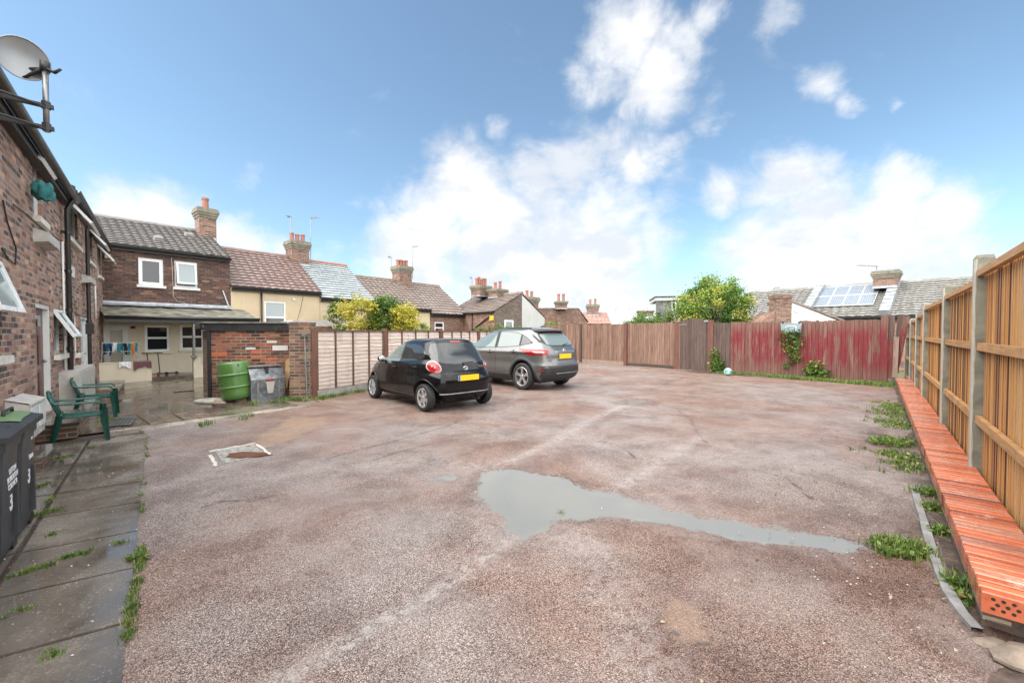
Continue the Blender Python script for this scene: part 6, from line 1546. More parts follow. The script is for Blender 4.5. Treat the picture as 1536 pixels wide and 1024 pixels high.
bpy.context.view_layer.update(); boolean_cut(o, cut)
for sg in (1, -1):
    top = lin([(.1, 1.13), (.2, 1.24), (.34, 1.315), (.6, 1.345), (1.0, 1.35), (1.25, 1.33), (1.45, 1.27), (1.62, 1.18), (1.8, 1.07), (1.93, .985)]); bot = lin([(.10, 1.10), (.2, 1.035), (.35, 1.01), (1.0, .965), (1.95, .94)])
    side_patch(BA, np.linspace(.12, 1.00, 24), lambda x: bot(x), top, .004, sg).build('rear_window', M['car_glass'], A, local=True, smooth=True)
    side_patch(BA, np.linspace(1.05, 1.92, 24), bot, top, .004, sg).build('front_window', M['car_glass_pale' if sg > 0 else 'car_glass'], A, local=True, smooth=True)
    side_patch(BA, np.linspace(.99, 1.06, 3), bot, lambda x: top(x)+.005, .006, sg).build('door_pillar', M['clad'], A, local=True, smooth=True)
    seam(BA, [(1.03, 1.345), (1.02, .94), (1.02, .45), (1.04, .34)], sg).build('door_gap', M['seam'], A, local=True)
    seam(BA, [(.16, 1.1), (.10, .98), (.30, .78), (.42, .60), (.46, .36), (1.0, .33), (1.7, .33), (1.95, .5), (2.0, .8), (1.93, .95)], sg).build('door_gap', M['seam'], A, local=True)
    handle(BA, A, 1.2, .84, sg, 'paint_black'); handle(BA, A, .33, .88, sg, 'paint_black')
    mirror(BA, A, 1.80, .99, BA.side(1.8, .97), 'paint_black', sg)
    for x in (0, 2.34): arch_ring(BA, x, .29, .343, .37, sg, .006, -12, 192).build('arch_lip', M['paint_black'], A, local=True, smooth=True); wheel(A, x, sg*.735, .278, .195, .16, 6, 'wide', 'alloy')
    mb = side_patch(BA, np.linspace(.36, 1.98, 30), lambda x: .185, lambda x: .235, .012, sg, 3); mb.build('side_skirt', M['clad'], A, local=True, smooth=True)
    # tail lamp: teardrop across the rear corner
    s_ = sg; base = math.pi
    def tl(z0, z1, lo, hi, off, m, par, nm='tail_lamp', n_=13):
        zs = [z0+(z1-z0)*i/n_ for i in range(n_+1)]; zc_ = (z0+z1)/2; hz_ = (z1-z0)/2
        f = lambda z: max(0.02, 1-((z-zc_)/hz_)**2)**.5; mid = (lo+hi)/2; hw_ = (hi-lo)/2; sk = -.12
        mb = th_patch(BA, zs, lambda z: s_*(mid+sk*(z-zc_)/hz_-hw_*f(z)), lambda z: s_*(mid+sk*(z-zc_)/hz_+hw_*f(z)), off*s_*1 if False else off, 16)
        if s_ < 0: mb.f = [q[::-1] for q in mb.f]
        return mb.build(nm, M[m], par, local=True, smooth=True)
    # theta measured from +x; rear corner where |cos|=|sin|
    lm = tl(.785, 1.03, 2.14, 2.74, .010, 'lamp_clear', A)
    tl(.80, 1.01, 2.20, 2.70, .017, 'lamp_red', lm, 'red_lens'); tl(.79, .83, 2.3, 2.6, .016, 'lamp_red', lm, 'red_lens')
    for (a_, b_, th_) in ((.88, .94, 2.38), (.86, .91, 2.52)):
        p = BA.pt(s_*th_, (a_+b_)/2); mb = MB(); mb.ball(p+Vector((-.012, s_*.012, 0)), .022, .022, .024, 12, 8); mb.build('clear_lens', M['lamp_clear'], lm, local=True, smooth=True)
zl = lin([(-.62, 1.02), (-.55, .93), (-.42, .82), (-.25, .775), (.25, .775), (.42, .82), (.55, .93), (.62, 1.02)]); zh = lin([(-.62, 1.06), (-.575, 1.25), (-.52, 1.365), (-.4, 1.375), (.4, 1.375), (.52, 1.365), (.575, 1.25), (.62, 1.06)])
zm = lin([(-.64, 1.03), (-.5, .975), (-.25, .945), (.25, .945), (.5, .975), (.64, 1.03)])
rear_patch(BA, np.linspace(-.635, .635, 41), lambda y: zl(y*.96), zm, .003, 8).build('tailgate_panel', M['paint_black'], A, local=True, smooth=True)
rear_patch(BA, np.linspace(-.635, .635, 41), lambda y: zm(y)+.001, lambda y: zh(y*.96), .007, 16).build('rear_window', M['car_glass'], A, local=True, smooth=True)
mb = rear_patch(BA, np.linspace(-.13, .13, 7), lambda y: 1.385, lambda y: 1.415, .014, 3); mb.build('brake_light', M['lamp_red'], A, local=True)
for y in (-.4, .4): mb = MB(); x = BA.rear(y, 1.36)-.02; mb.box((x, y-.03, 1.31), (.02, 0, 0), (0, .06, 0), (.03, 0, .07)); mb.build('window_hinge', M['clad'], A, local=True)
mb = MB(); x = BA.rear(0, .66); hb = rear_patch(BA, np.linspace(-.36, .36, 15), lambda y: .60, lambda y: .745, .004, 5).build('plate_recess', M['paint_black'], A, local=True, smooth=True)
x = BA.rear(.26, .67)-.025; mb.box((x, -.26, .615), (.012, 0, 0), (0, .52, 0), (.004, 0, .112)); pl = mb.build('number_plate', M['plate_y'], A, local=True)
mb = MB(); mb.box((x-.0015, .213, .616), (.002, 0, 0), (0, .046, 0), (.004, 0, .11)); mb.build('blue_strip', M['plate_b'], pl, local=True)
x = BA.rear(0, .86)-.012; mb = MB(); ay, az = Vector((0, -1, 0)), Vector((.1, 0, 1)); c = Vector((x, -.02, .855))
ringtube(mb, c, .056, .038, .006, ay, az); ringtube(mb, c+az*.0, .020, .037, .0045, ay, az); ringtube(mb, c+az*.016, .036, .016, .0045, ay, az); mb.build('badge', M['chrome'], A, local=True, smooth=True)
text_mesh('Aygo', .062, M['chrome'], 'lettering', A, (BA.rear(.4, .86)-.013, -.42, .865), (0, -1, 0), (.1, 0, 1), local=True, extrude=.002, bold=.001)
text_mesh('TOYOTA', .026, M['chrome'], 'lettering', A, (BA.rear(.46, .76)-.010, .50, .752), (0, -1, 0), (.1, 0, 1), local=True, extrude=.001)
text_mesh('VVT-i', .03, M['chrome'], 'lettering', A, (BA.rear(.58, .76)-.008, -.57, .765), (.25, -1, 0), (.1, 0, 1), local=True, extrude=.001)
mb = MB(); mb.tube([Vector((BA.rear(0, .93)-.02, -.0, .925)), Vector((BA.rear(0, .98)-.028, .12, .975)), Vector((BA.rear(.2, .98)-.02, -.22, .985))][0:1]+[Vector((BA.rear(.05, .985)-.026, .03, .965)), Vector((BA.rear(.2, .97)-.022, -.26, .975))], .009, 6); mb.ball((BA.rear(0, .93)-.012, .0, .925), .022); mb.build('wiper', M['clad'], A, local=True, smooth=True)
mb = MB(); mb.tube([BA.pt(math.pi+tt, .36)+Vector((-.016, 0, 0)) for tt in np.linspace(-.55, .55, 25)], .013, 8); mb.build('bumper_pale_line', M['galv'], A, local=True, smooth=True)  # pale strip along the bumper: a crease reflection put into the colour
mb = MB(); mb.tube([Vector((-.36, -.3, .2)), Vector((-.44, -.3, .2))], .022, 12); mb.build('exhaust', M['dark_metal'], A, local=True, smooth=True)
mb = MB(); mb.bx(-.2, 2.7, -.5, .5, .14, .22); mb.build('underbody', M['dark_metal'], A, local=True)
# ---- grey crossover
KB = [(.22, -.62, 3.28, .76), (.30, -.76, 3.42, .85), (.40, -.83, 3.50, .893), (.52, -.855, 3.54, .903), (.62, -.85, 3.55, .905), (.70, -.81, 3.54, .903), (.80, -.785, 3.50, .900), (.90, -.775, 3.40, .893), (.97, -.76, 3.22, .884), (1.02, -.735, 2.98, .870), (1.07, -.70, 2.72, .850), (1.13, -.655, 2.50, .825), (1.22, -.575, 2.30, .79), (1.32, -.475, 2.08, .752), (1.42, -.37, 1.84, .712), (1.49, -.29, 1.62, .675), (1.535, -.22, 1.42, .62), (1.565, -.05, 1.2, .52), (1.585, .2, .95, .36), (1.593, .45, .75, .16)]
zsB = list(np.linspace(.22, 1.0, 28))+list(np.linspace(1.015, 1.48, 28))+[1.495, 1.51, 1.525, 1.54, 1.552, 1.563, 1.573, 1.581, 1.588, 1.593]
Bc = car_root('parked_car', 'grey metallic crossover parked beyond the black hatchback', .90, 12.05, -.80, 1.02); Bc.scale = (1.02, 1.02, 1.095)
BB = Body(KB, 5.0, 3.4, (0, 2.646), .345, flare=.022, crease=lambda x, z: .018*math.exp(-((z-.93-.03*(1-x/2.6))/.04)**2)-.020*math.exp(-((z-.68)/.12)**2)*(1 if x > 0 else math.exp(-(x/.3)**2)))
o = BB.mesh(zsB, 160).build('body', [M['paint_grey'], M['dark_metal']], Bc, local=True, smooth=True, uv=False)
cut = cutters(.345, .405, .5, (0, 2.646), 1.2)
for c in cut: c.parent = Bc
bpy.context.view_layer.update(); boolean_cut(o, cut)
for sg in (1, -1):
    top = lin([(-.26, 1.20), (-.1, 1.30), (.05, 1.37), (.3, 1.435), (.7, 1.47), (1.2, 1.475), (1.5, 1.44), (1.75, 1.36), (2.0, 1.25), (2.25, 1.12), (2.38, 1.05)]); bot = lin([(-.26, 1.19), (-.05, 1.155), (.2, 1.115), (.8, 1.075), (1.5, 1.055), (2.4, 1.04)])
    side_patch(BB, np.linspace(-.27, 2.38, 70), lambda x: bot(x)-.012, lambda x: top(x)+.012, .003, sg).build('window_surround', M['clad'], Bc, local=True, smooth=True)
    for nm, a_, b_ in (('rear_quarter_window', -.22, .10), ('rear_window', .16, .98), ('front_window', 1.10, 2.28)): side_patch(BB, np.linspace(a_, b_, 20), bot, top, .006, sg).build(nm, M['car_glass_pale' if nm != 'rear_quarter_window' else 'car_glass'], Bc, local=True, smooth=True)
    seam(BB, [(1.05, 1.05), (1.03, .8), (1.03, .42)], sg, .008).build('door_gap', M['seam'], Bc, local=True)
    seam(BB, [(.12, 1.11), (.08, .95), (.22, .85), (.40, .70), (.47, .45), (1.0, .40), (2.1, .40), (2.18, .7), (2.2, 1.03)], sg, .008).build('door_gap', M['seam'], Bc, local=True)
    handle(BB, Bc, .30, .965, sg, 'paint_grey', .11); handle(BB, Bc, 1.25, .945, sg, 'paint_grey', .11); mirror(BB, Bc, 2.1, 1.09, BB.side(2.1, 1.07), 'paint_grey', sg)
    for x in (0, 2.646): arch_ring(BB, x, .345, .403, .475, sg, .012, -22, 202).build('arch_cladding', M['clad'], Bc, local=True, smooth=True); wheel(Bc, x, sg*.80, .345, .235, .215, 5, 'wide', 'alloy')
    side_patch(BB, np.linspace(.44, 2.2, 30), lambda x: .225, lambda x: .37, .010, sg, 4).build('side_skirt', M['clad'], Bc, local=True, smooth=True)
    mb = MB(); mb.tube([Vector((x, sg*(BB.side(x, 1.535)-.02), 1.56+.008*math.sin((x+.2)*1.5))) for x in np.linspace(-.05, 1.3, 16)], .013, 8); mb.build('roof_rail', M['clad'], Bc, local=True, smooth=True)
    def tp(z0, z1, tlo, thi, off, m, par, nm, n_=8):
        mb = th_patch(BB, np.linspace(z0, z1, n_+1), lambda z: sg*tlo(z), lambda z: sg*thi(z), off, 18)
        if sg < 0: mb.f = [q[::-1] for q in mb.f]
        return mb.build(nm, M[m], par, local=True, smooth=True)
    lm = tp(.895, 1.035, lin([(.895, 2.06), (.95, 1.95), (1.0, 1.84), (1.035, 1.78)]), lin([(.895, 2.60), (.93, 2.72), (.99, 2.78), (1.02, 2.72), (1.035, 2.45)]), .010, 'lamp_red', Bc, 'tail_lamp')
    tp(.938, .985, lin([(.935, 2.24), (.985, 2.14)]), lin([(.935, 2.52), (.96, 2.60), (.985, 2.54)]), .016, 'lamp_clear', lm, 'clear_lens')
    tp(.505, .53, lambda z: 2.30, lambda z: 2.48, .030, 'lamp_red', Bc, 'reflector')
zh = lin([(-.62, 1.20), (-.58, 1.38), (-.54, 1.43), (-.4, 1.45), (.4, 1.45), (.54, 1.43), (.58, 1.38), (.62, 1.20)]); zl = lin([(-.62, 1.19), (-.56, 1.135), (-.4, 1.11), (.4, 1.11), (.56, 1.135), (.62, 1.19)])
rear_patch(BB, np.linspace(-.68, .68, 41), lambda y: zl(y)-.0 if abs(y) < .62 else 1.2, lambda y: zh(y)+.02 if abs(y) < .62 else 1.42, .004, 14).build('window_surround', M['clad'], Bc, local=True, smooth=True)
rear_patch(BB, np.linspace(-.56, .56, 37), lambda y: zl(y)+.02, lambda y: zh(y)-.02, .009, 14).build('rear_window', M['car_glass_pale'], Bc, local=True, smooth=True)
# spoiler
rows = []
for y in np.linspace(-.60, .60, 25):
    x0 = BB.rear(y, 1.50); k = 1-(abs(y)/.62)**6*.4; rows.append([Vector((x0+.10, y, 1.542-.02*abs(y))), Vector((x0-.14*k, y, 1.505-.02*abs(y))), Vector((x0-.15*k, y, 1.488-.02*abs(y))), Vector((x0+.03, y, 1.455))])
mb = MB(); mb.grid(rows[::-1]); sp = mb.build('spoiler', M['clad'], Bc, local=True, smooth=True)
mb = MB(); mb.bx(BB.rear(0, 1.5)-.158, BB.rear(0, 1.5)-.14, -.12, .12, 1.492, 1.508); mb.build('brake_light', M['lamp_red'], sp, local=True)
mb = MB(); rows = []
rear_patch(BB, np.linspace(-.78, .78, 33), lambda y: .235, lambda y: .60-.03*abs(y), .014, 8).build('rear_bumper_cladding', M['clad'], Bc, local=True, smooth=True)
mb = MB(); mb.tube([BB.pt(math.pi+tt, .635)+Vector((-.012, 0, 0)) for tt in np.linspace(-.75, .75, 31)], .02, 8); mb.build('bumper_edge', M['paint_grey'], Bc, local=True, smooth=True)
mb = MB(); mb.tube([Vector((BB.rear(y, .44)-.028, y, .44)) for y in np.linspace(-.45, .45, 15)], .012, 8); mb.build('bumper_pale_line', M['galv'], Bc, local=True, smooth=True)
x = BB.rear(.26, .84)-.03; mb = MB(); mb.box((x, -.26, .80), (.012, 0, 0), (0, .52, 0), (.004, 0, .112)); pl = mb.build('number_plate', M['plate_y'], Bc, local=True)
mb = MB(); mb.box((x+.004, -.34, .755), (.02, 0, 0), (0, .68, 0), (.0, 0, .03)); mb.tube([Vector((BB.rear(y, .975)-.022, y, .965+.012*math.cos(y*3))) for y in np.linspace(-.42, .42, 15)], .012, 8); mb.build('tailgate_trim', M['chrome'], Bc, local=True, smooth=False)
mb = MB(); c = Vector((BB.rear(0, 1.0)-.014, 0, 1.0)); ringtube(mb, c, .045, .045, .007, Vector((0, -1, 0)), Vector((.2, 0, 1))); mb.tube([c+Vector((0, .06, 0)), c-Vector((0, .06, 0))], .009, 6); mb.build('badge', M['chrome'], Bc, local=True, smooth=True)
text_mesh('QASHQAI', .05, M['chrome'], 'lettering', Bc, (BB.rear(.55, .79)-.012, .58, .755), (0.06, -1, 0), (.1, 0, 1), local=True, extrude=.001, bold=.001)
seam_y = []
for sg in (1, -1):
    mb = MB(); rows = []
    P = [(.62*sg, 1.18), (.66*sg, 1.08), (.64*sg, .9), (.58*sg, .72), (.50*sg, .66)]
    for (y, z) in P: rows.append([Vector((BB.rear(y, z)-.003, y, z)), Vector((BB.rear(y, z)-.003, y-.009*sg, z))])
    mb.grid(rows); mb.build('tailgate_gap', M['seam'], Bc, local=True)
mb = MB(); mb.tube([Vector((BB.rear(0, 1.13)-.03, -.02, 1.125)), Vector((BB.rear(.1, 1.16)-.03, -.12, 1.15)), Vector((BB.rear(.35, 1.19)-.02, -.36, 1.175))], [.014, .011, .007], 6); mb.build('wiper', M['clad'], Bc, local=True, smooth=True)
mb = MB(); mb.tube([Vector((-.55, .45, .26)), Vector((-.66, .45, .25))], .03, 12); mb.bx(-.4, 2.9, -.6, .6, .18, .28); mb.tube([Vector((-.5, -.1, .27)), Vector((-.75, -.1, .27))], .03, 8); mb.build('underbody', M['dark_metal'], Bc, local=True)
mb = MB(); mb.prism([Vector((.0, -.012, 1.585)), Vector((.12, -.012, 1.593)), Vector((-.02, -.012, 1.64))], (0, .024, 0)); mb.build('roof_antenna', M['paint_grey'], Bc, local=True)
# ------------------------------------------------------------------ plants
def leaf_mat(name, stops, rough=.45):
    n = NT(name); r = n.attr('rnd'); c = n.ramp(r, stops); n.P(Base_Color=c, Roughness=rough)
    tr = n.n('ShaderNodeBsdfTranslucent', {'Color': c}); mx = n.n('ShaderNodeMixShader', {0: .3, 1: n.b.outputs[0], 2: tr.outputs[0]}); n.t.links.new(mx.outputs[0], n.out.inputs[0]); return n.m
M['leaf_mixed'] = leaf_mat('mixed_green_yellow_leaves', [(0, (.04, .10, .015)), (.3, (.08, .19, .025)), (.6, (.17, .30, .04)), (.85, (.36, .40, .065)), (1, (.54, .43, .09))])
M['leaf_yellow'] = leaf_mat('yellow_leaves', [(0, (.24, .26, .03)), (.4, (.48, .44, .05)), (1, (.68, .58, .11))])
M['leaf_green'] = leaf_mat('mid_green_leaves', [(0, (.025, .06, .012)), (.5, (.07, .15, .022)), (1, (.16, .27, .045))])
M['leaf_light'] = leaf_mat('light_green_leaves', [(0, (.045, .10, .018)), (.5, (.10, .20, .03)), (1, (.24, .33, .07))])
M['leaf_weed'] = leaf_mat('weed_leaves', [(0, (.045, .085, .018)), (.4, (.10, .18, .03)), (.75, (.22, .29, .06)), (.9, (.36, .30, .12)), (1, (.24, .14, .06))])
M['bark'] = plain('brown_bark', (.10, .07, .05), .9, var=.3, scale=10, bump=.5)
def leaf_mesh(C, size, name, mat, parent=None, rnd=None, up=.3, asp=.55, seed=0, fold=True):
    """many small folded leaves at the points C"""
    rg = np.random.default_rng(seed); n = len(C); C = np.array(C, float)
    d = rg.normal(size=(n, 3)); d[:, 2] = d[:, 2]*.7-.15; d /= np.linalg.norm(d, axis=1)[:, None]
    nr = rg.normal(size=(n, 3)); nr[:, 2] += up*3; sd = np.cross(d, nr); sd /= np.linalg.norm(sd, axis=1)[:, None]+1e-9; nn_ = np.cross(sd, d)
    L = (size*rg.uniform(.6, 1.25, n))[:, None]; W = L*asp*.5
    b = C; t = C+d*L; m = C+d*L*.45
    V = np.stack([b, m+sd*W+nn_*L*.08, t, m-sd*W+nn_*L*.08], 1).reshape(-1, 3)
    if parent is not None: V = V-np.array(origin(parent))
    i = np.arange(n)*4; F = np.concatenate([np.stack([i, i+1, i+2], 1), np.stack([i, i+2, i+3], 1)])
    me = bpy.data.meshes.new(name); me.vertices.add(len(V)); me.vertices.foreach_set('co', V.astype(np.float32).ravel())
    me.loops.add(len(F)*3); me.loops.foreach_set('vertex_index', F.ravel().astype(np.int32)); me.polygons.add(len(F)); me.polygons.foreach_set('loop_start', (np.arange(len(F))*3).astype(np.int32))
    me.update(calc_edges=True)
    a = me.attributes.new('rnd', 'FLOAT', 'FACE'); r = rg.random(n) if rnd is None else np.clip(rnd+rg.normal(0, .12, n), 0, 1); a.data.foreach_set('value', np.concatenate([r, r]).astype(np.float32))
    me.materials.append(mat); o = bpy.data.objects.new(name, me); COL.objects.link(o); o.parent = parent; return o
def clumps(c, rad, ncl, per, cr, seed, shell=.55, flat=1.0):
    rg = np.random.default_rng(seed); c = np.array(c, float); rad = np.array(rad, float); P = []; T = []; K = []
    for k in range(ncl):
        d = rg.normal(size=3); d /= np.linalg.norm(d); r = rg.uniform(shell, 1.0); q = c+d*rad*r; 
        m = int(per*rg.uniform(.6, 1.3)); s_ = cr*rg.uniform(.6, 1.3)
        pts = rg.normal(size=(m, 3))*s_*np.array([1, 1, .75*flat])*.6; P.append(q+pts); T.append(np.full(m, rg.random())); K.append(q)
    return np.concatenate(P), np.concatenate(T), K
def tree(name, label, c, rad, ztrunk, ncl, per, cr, size, mat, seed, cat='tree', group=None, base=None, nb=9):
    base = Vector(base) if base else Vector((c[0], c[1], 0)); root = empty(name, base, label, cat, group)
    P, T, K = clumps(c, rad, ncl, per, cr, seed)
    leaf_mesh(P, size, 'crown', M[mat], root, T, seed=seed)
    mb = MB(); top = Vector((c[0], c[1], c[2]-rad[2]*.2)); rt = max(.03, rad[0]*.05)
    mb.tube([base, base.lerp(top, .5)+Vector((.05, .03, 0)), top], [rt, rt*.75, rt*.4], 8)
    st = base.lerp(top, .35)
    for q in K[::max(1, len(K)//nb)]:
        q = Vector(q); m = st.lerp(q, .5)+Vector((0, 0, .1*rad[2])); mb.tube([st, m, q], [rt*.45, rt*.28, rt*.1], 6)
    mb.build('trunk', M['bark'], root, smooth=True); return root
c = at(1070, 452, 20.5); tree('garden_tree', 'rounded tree with green and yellowing leaves behind the arched gate', (c.x-.1, 20.5, 2.8), (1.85, 1.7, 1.5), 1, 250, 100, .30, .11, 'leaf_mixed', 31)
c = at(1052, 430, 20.9); P, T, K = clumps((c.x, 21.2, 3.35), (.95, .8, .5), 40, 40, .22, 37, .6)
root = bpy.data.objects['garden_tree']; leaf_mesh(P, .085, 'crown', leaf_mat('pale_olive_leaves', [(0, (.10, .12, .06)), (.5, (.20, .21, .11)), (1, (.32, .30, .18))]), root, T, seed=5)
c = at(966, 482, 21); tree('garden_bush', 'light green bush left of the tree, above the wide gate', (c.x, 21, 2.0), (.95, .6, .5), 1, 60, 80, .2, .09, 'leaf_light', 32, 'bush', 'garden bushes behind the fences')
c = at(994, 476, 22); tree('garden_bush', 'small light green bush touching the left side of the tree', (c.x, 22, 2.15), (.55, .5, .55), 1, 36, 70, .2, .09, 'leaf_light', 33, 'bush', 'garden bushes behind the fences')
c = at(748, 489, 24); tree('garden_bush', 'low yellow green hedge top showing over the grey car', (c.x, 24, 1.6), (1.6, .4, .45), 1, 46, 60, .2, .09, 'leaf_light', 34, 'bush', 'garden bushes behind the fences')
c = at(829, 487, 25); tree('garden_bush', 'small yellow green bush showing right of the grey car roof', (c.x, 25, 1.7), (.6, .4, .5), 1, 30, 60, .2, .09, 'leaf_light', 35, 'bush', 'garden bushes behind the fences')
# yellow and green shrub behind the lap fence
c = at(583, 470, 14.6); tree('green_shrub', 'dense green shrub behind the lap fence between yellow sprays', (c.x, 14.6, 2.0), (.68, .6, .85), 1, 110, 110, .2, .075, 'leaf_green', 41, 'shrub')
for x, y, r, s, lab in ((541, 472, (.75, .5, .62), 42, 'left yellow leaved shrub behind the lap fence, beside the ivy'), (606, 480, (.45, .4, .5), 43, 'right yellow leaved shrub behind the lap fence')):
    c = at(x, y, 14.3); root = tree('yellow_shrub', lab, (c.x, 14.3, c.z), r, 1, 80, 60, .15, .08, 'leaf_yellow', s, 'shrub', 'yellow shrubs behind the lap fence')
    P = []; rg = np.random.default_rng(s)
    for k in range(26):
        d = rg.normal(size=3); d[2] = abs(d[2])*.8; d[1] *= .5; d /= np.linalg.norm(d); b = np.array([c.x, 14.3, c.z])
        for j in range(16): P.append(b+d*np.array(r)*(.75+.6*j/16)+rg.normal(size=3)*.03)
    leaf_mesh(P, .08, 'sprays', M['leaf_yellow'], root, seed=s)
c = at(500, 480, 18.6); tree('ivy_column', 'climbing ivy up the corner of the tan rendered house', (c.x-.05, 18.9, 1.9), (.32, .22, 1.35), 1, 60, 50, .14, .08, 'leaf_green', 44, 'climbing plant')
c = at(628, 490, 17); tree('garden_bush', 'small brownish bush top above the second lap panel', (c.x, 17, 1.72), (.5, .3, .25), 1, 26, 50, .14, .07, 'leaf_mixed', 46, 'bush', 'garden bushes behind the fences')
# climbers on the fences
def climber(F, px, r, label, seed, mat='leaf_light', n=26, per=40, size=.10, trunk=None):
    pts = []; rg = np.random.default_rng(seed); first = None; T = []
    for (x, y, rr) in px:
        s, z = F.px(x, y, .08); q = F.p(s, z, .09); first = first or q
        m = int(per*rr/.2); P = rg.normal(size=(m, 3))*rr*.5; P = [np.array(q)+np.array(F.ax)*p[0]+np.array(F.out)*abs(p[1])*.35+np.array((0, 0, p[2])) for p in P]; pts += P; T += [rg.random()]*m
    root = empty('climbing_plant', F.p(F.px(px[-1][0], 500)[0], 0, .1), label, 'climbing plant')
    leaf_mesh(pts, size, 'leaves', M[mat], root, np.array(T), seed=seed, asp=.75)
    mb = MB(); mb.tube([F.p(*F.px(x, y, .05), .05) for x, y, rr in px], .012, 6); mb.build('stem', M['bark'], root, smooth=True)
climber(BK, [(1178, 506, .22), (1186, 501, .26), (1194, 503, .26), (1186, 514, .26), (1197, 516, .2), (1182, 522, .2), (1190, 528, .22), (1195, 535, .16), (1186, 542, .12), (1180, 549, .1)], .2, 'green climber hanging over the red fence below the blue grey planter', 51)
climber(BK, [(1071, 533, .2), (1075, 540, .26), (1073, 548, .26), (1080, 549, .22), (1084, 553, .18), (1072, 556, .2), (1077, 557, .2)], .2, 'leafy climber at the foot of the dark boards by the arched gate', 52, size=.12)
climber(BK, [(1221, 548, .2), (1213, 552, .2), (1220, 558, .24), (1230, 556, .2), (1228, 562, .24), (1238, 563, .2)], .2, 'green bramble growing up the lower red fence right of the planter', 53, size=.11)
# weeds and grass
def blades(C, h, name, mat, parent=None, seed=0, w=.006, lean=.5, per=14, spread=.03, kind=None):
    rg = np.random.default_rng(seed); V = []; F = []; Rn = []
    for (x, y, z) in C:
        tint = rg.random()
        for k in range(per):
            a = rg.uniform(0, 6.283); hh = h*rg.uniform(.4, 1.2); l = lean*rg.uniform(.2, 1.2)*hh; bx, by = x+rg.normal()*spread, y+rg.normal()*spread
            dx, dy = math.cos(a), math.sin(a); px_, py_ = -dy*w, dx*w; i = len(V)
            V += [(bx-px_, by-py_, z-.006), (bx+px_, by+py_, z-.006), (bx+dx*l*.4-px_*.7, by+dy*l*.4-py_*.7, z+hh*.6), (bx+dx*l*.4+px_*.7, by+dy*l*.4+py_*.7, z+hh*.6), (bx+dx*l, by+dy*l, z+hh)]
            F += [(i, i+1, i+3, i+2), (i+2, i+3, i+4)]; r = min(1, max(0, tint*.6+rg.random()*.4)); Rn += [r, r]
    mb = MB(); mb.v = V; mb.f = F; mb.r = Rn; return mb.build(name, mat, parent, uv=False)
# grass strip in front of the red fence
rg = np.random.default_rng(60); P = []
sL, sR2 = pxs(1085), pxs(1342)
for i in range(1500):
    s = rg.uniform(sL, sR2); d = abs(rg.normal())*.26+.02; wd = .25+.5*(s-sL)/(sR2-sL); d = min(d*wd/.4, wd+.1); p = BK.p(s, .0, d)
    if math.sin(s*2.3)+math.sin(s*5.1+2)+rg.normal()*.8 > -1.3: P.append((p.x, p.y, .0))
tag(blades(P, .085, 'grass_strip', M['leaf_weed'], seed=61, w=.009, per=10, spread=.05, lean=.8), 'uneven strip of grass along the foot of the red fence', 'grass', kind='stuff')
P = []
for i in range(480):
    s = rg.uniform(6.2, 12.6); d = d1_+.02+abs(rg.normal())*.22
    if math.sin(s*1.9+1)+math.sin(s*4.7)+rg.normal()*.6 > .15 or s > 11: p = RF.p(s, 0, d); P.append((p.x, p.y, .004))
tag(blades(P, .045, 'verge_grass', M['leaf_weed'], seed=62, w=.006, per=9, spread=.04, lean=.9), 'patchy weeds along the foot of the low brick wall', 'grass', kind='stuff')
P = np.array([(p[0]+rg.normal()*.05, p[1]+rg.normal()*.05, .03+abs(rg.normal())*.02) for p in P for _ in range(3)]); P[:, 2] *= .8; o = leaf_mesh(P, .042, 'verge_leaves', M['leaf_weed'], seed=63, up=.9, asp=.7); tag(o, 'small broad leaved weeds and fallen leaves beside the low brick wall', 'weeds', kind='stuff')
# moss and tufts in the joints of the paving
P = []
def along(px, n_, sp=.02, z=.008):
    L = [ground(x, y) for x, y in px]
    for i in range(n_):
        t = rg.random()*(len(L)-1); k = min(int(t), len(L)-2); p = L[k].lerp(L[k+1], t-k); P.append((p.x+rg.normal()*sp, p.y+rg.normal()*sp, z))
for px, n_ in (([(205, 868), (198, 905), (190, 960)], 60), ([(212, 820), (206, 862)], 30), ([(216, 700), (214, 740), (213, 780)], 14), ([(221, 655), (218, 690)], 16), ([(55, 690), (85, 688), (112, 683)], 30), ([(52, 775), (68, 770), (88, 765)], 30), ([(55, 732), (75, 725)], 18), ([(20, 866), (50, 856), (80, 847)], 34), ([(95, 839), (115, 834), (132, 830)], 26), ([(70, 805), (86, 802)], 6), ([(0, 930), (20, 922), (55, 912)], 8), ([(70, 990), (85, 982)], 8), ([(130, 673), (143, 670)], 8), ([(70, 755), (85, 742)], 8), ([(170, 817), (182, 815)], 8)): along(px, n_, .012)
tag(blades(P, .028, 'joint_grass', M['leaf_weed'], seed=64, w=.0028, per=9, spread=.012, lean=.9), 'tufts of grass growing in the joints and along the edge of the left hand paving', 'grass', kind='stuff')
P = []
for px, n_ in (([(425, 598), (440, 601), (462, 602)], 26), ([(470, 600), (500, 595), (548, 586)], 50), ([(375, 606), (385, 608)], 8), ([(300, 640), (330, 634), (380, 625)], 8), ([(160, 633), (166, 627)], 8), ([(410, 604), (420, 603)], 8)): along(px, n_, .05)
tag(blades(P, .085, 'fence_foot_grass', M['leaf_weed'], seed=65, w=.006, per=12, spread=.04, lean=.8), 'weeds at the foot of the lap fence and the brick pier', 'grass', kind='stuff')
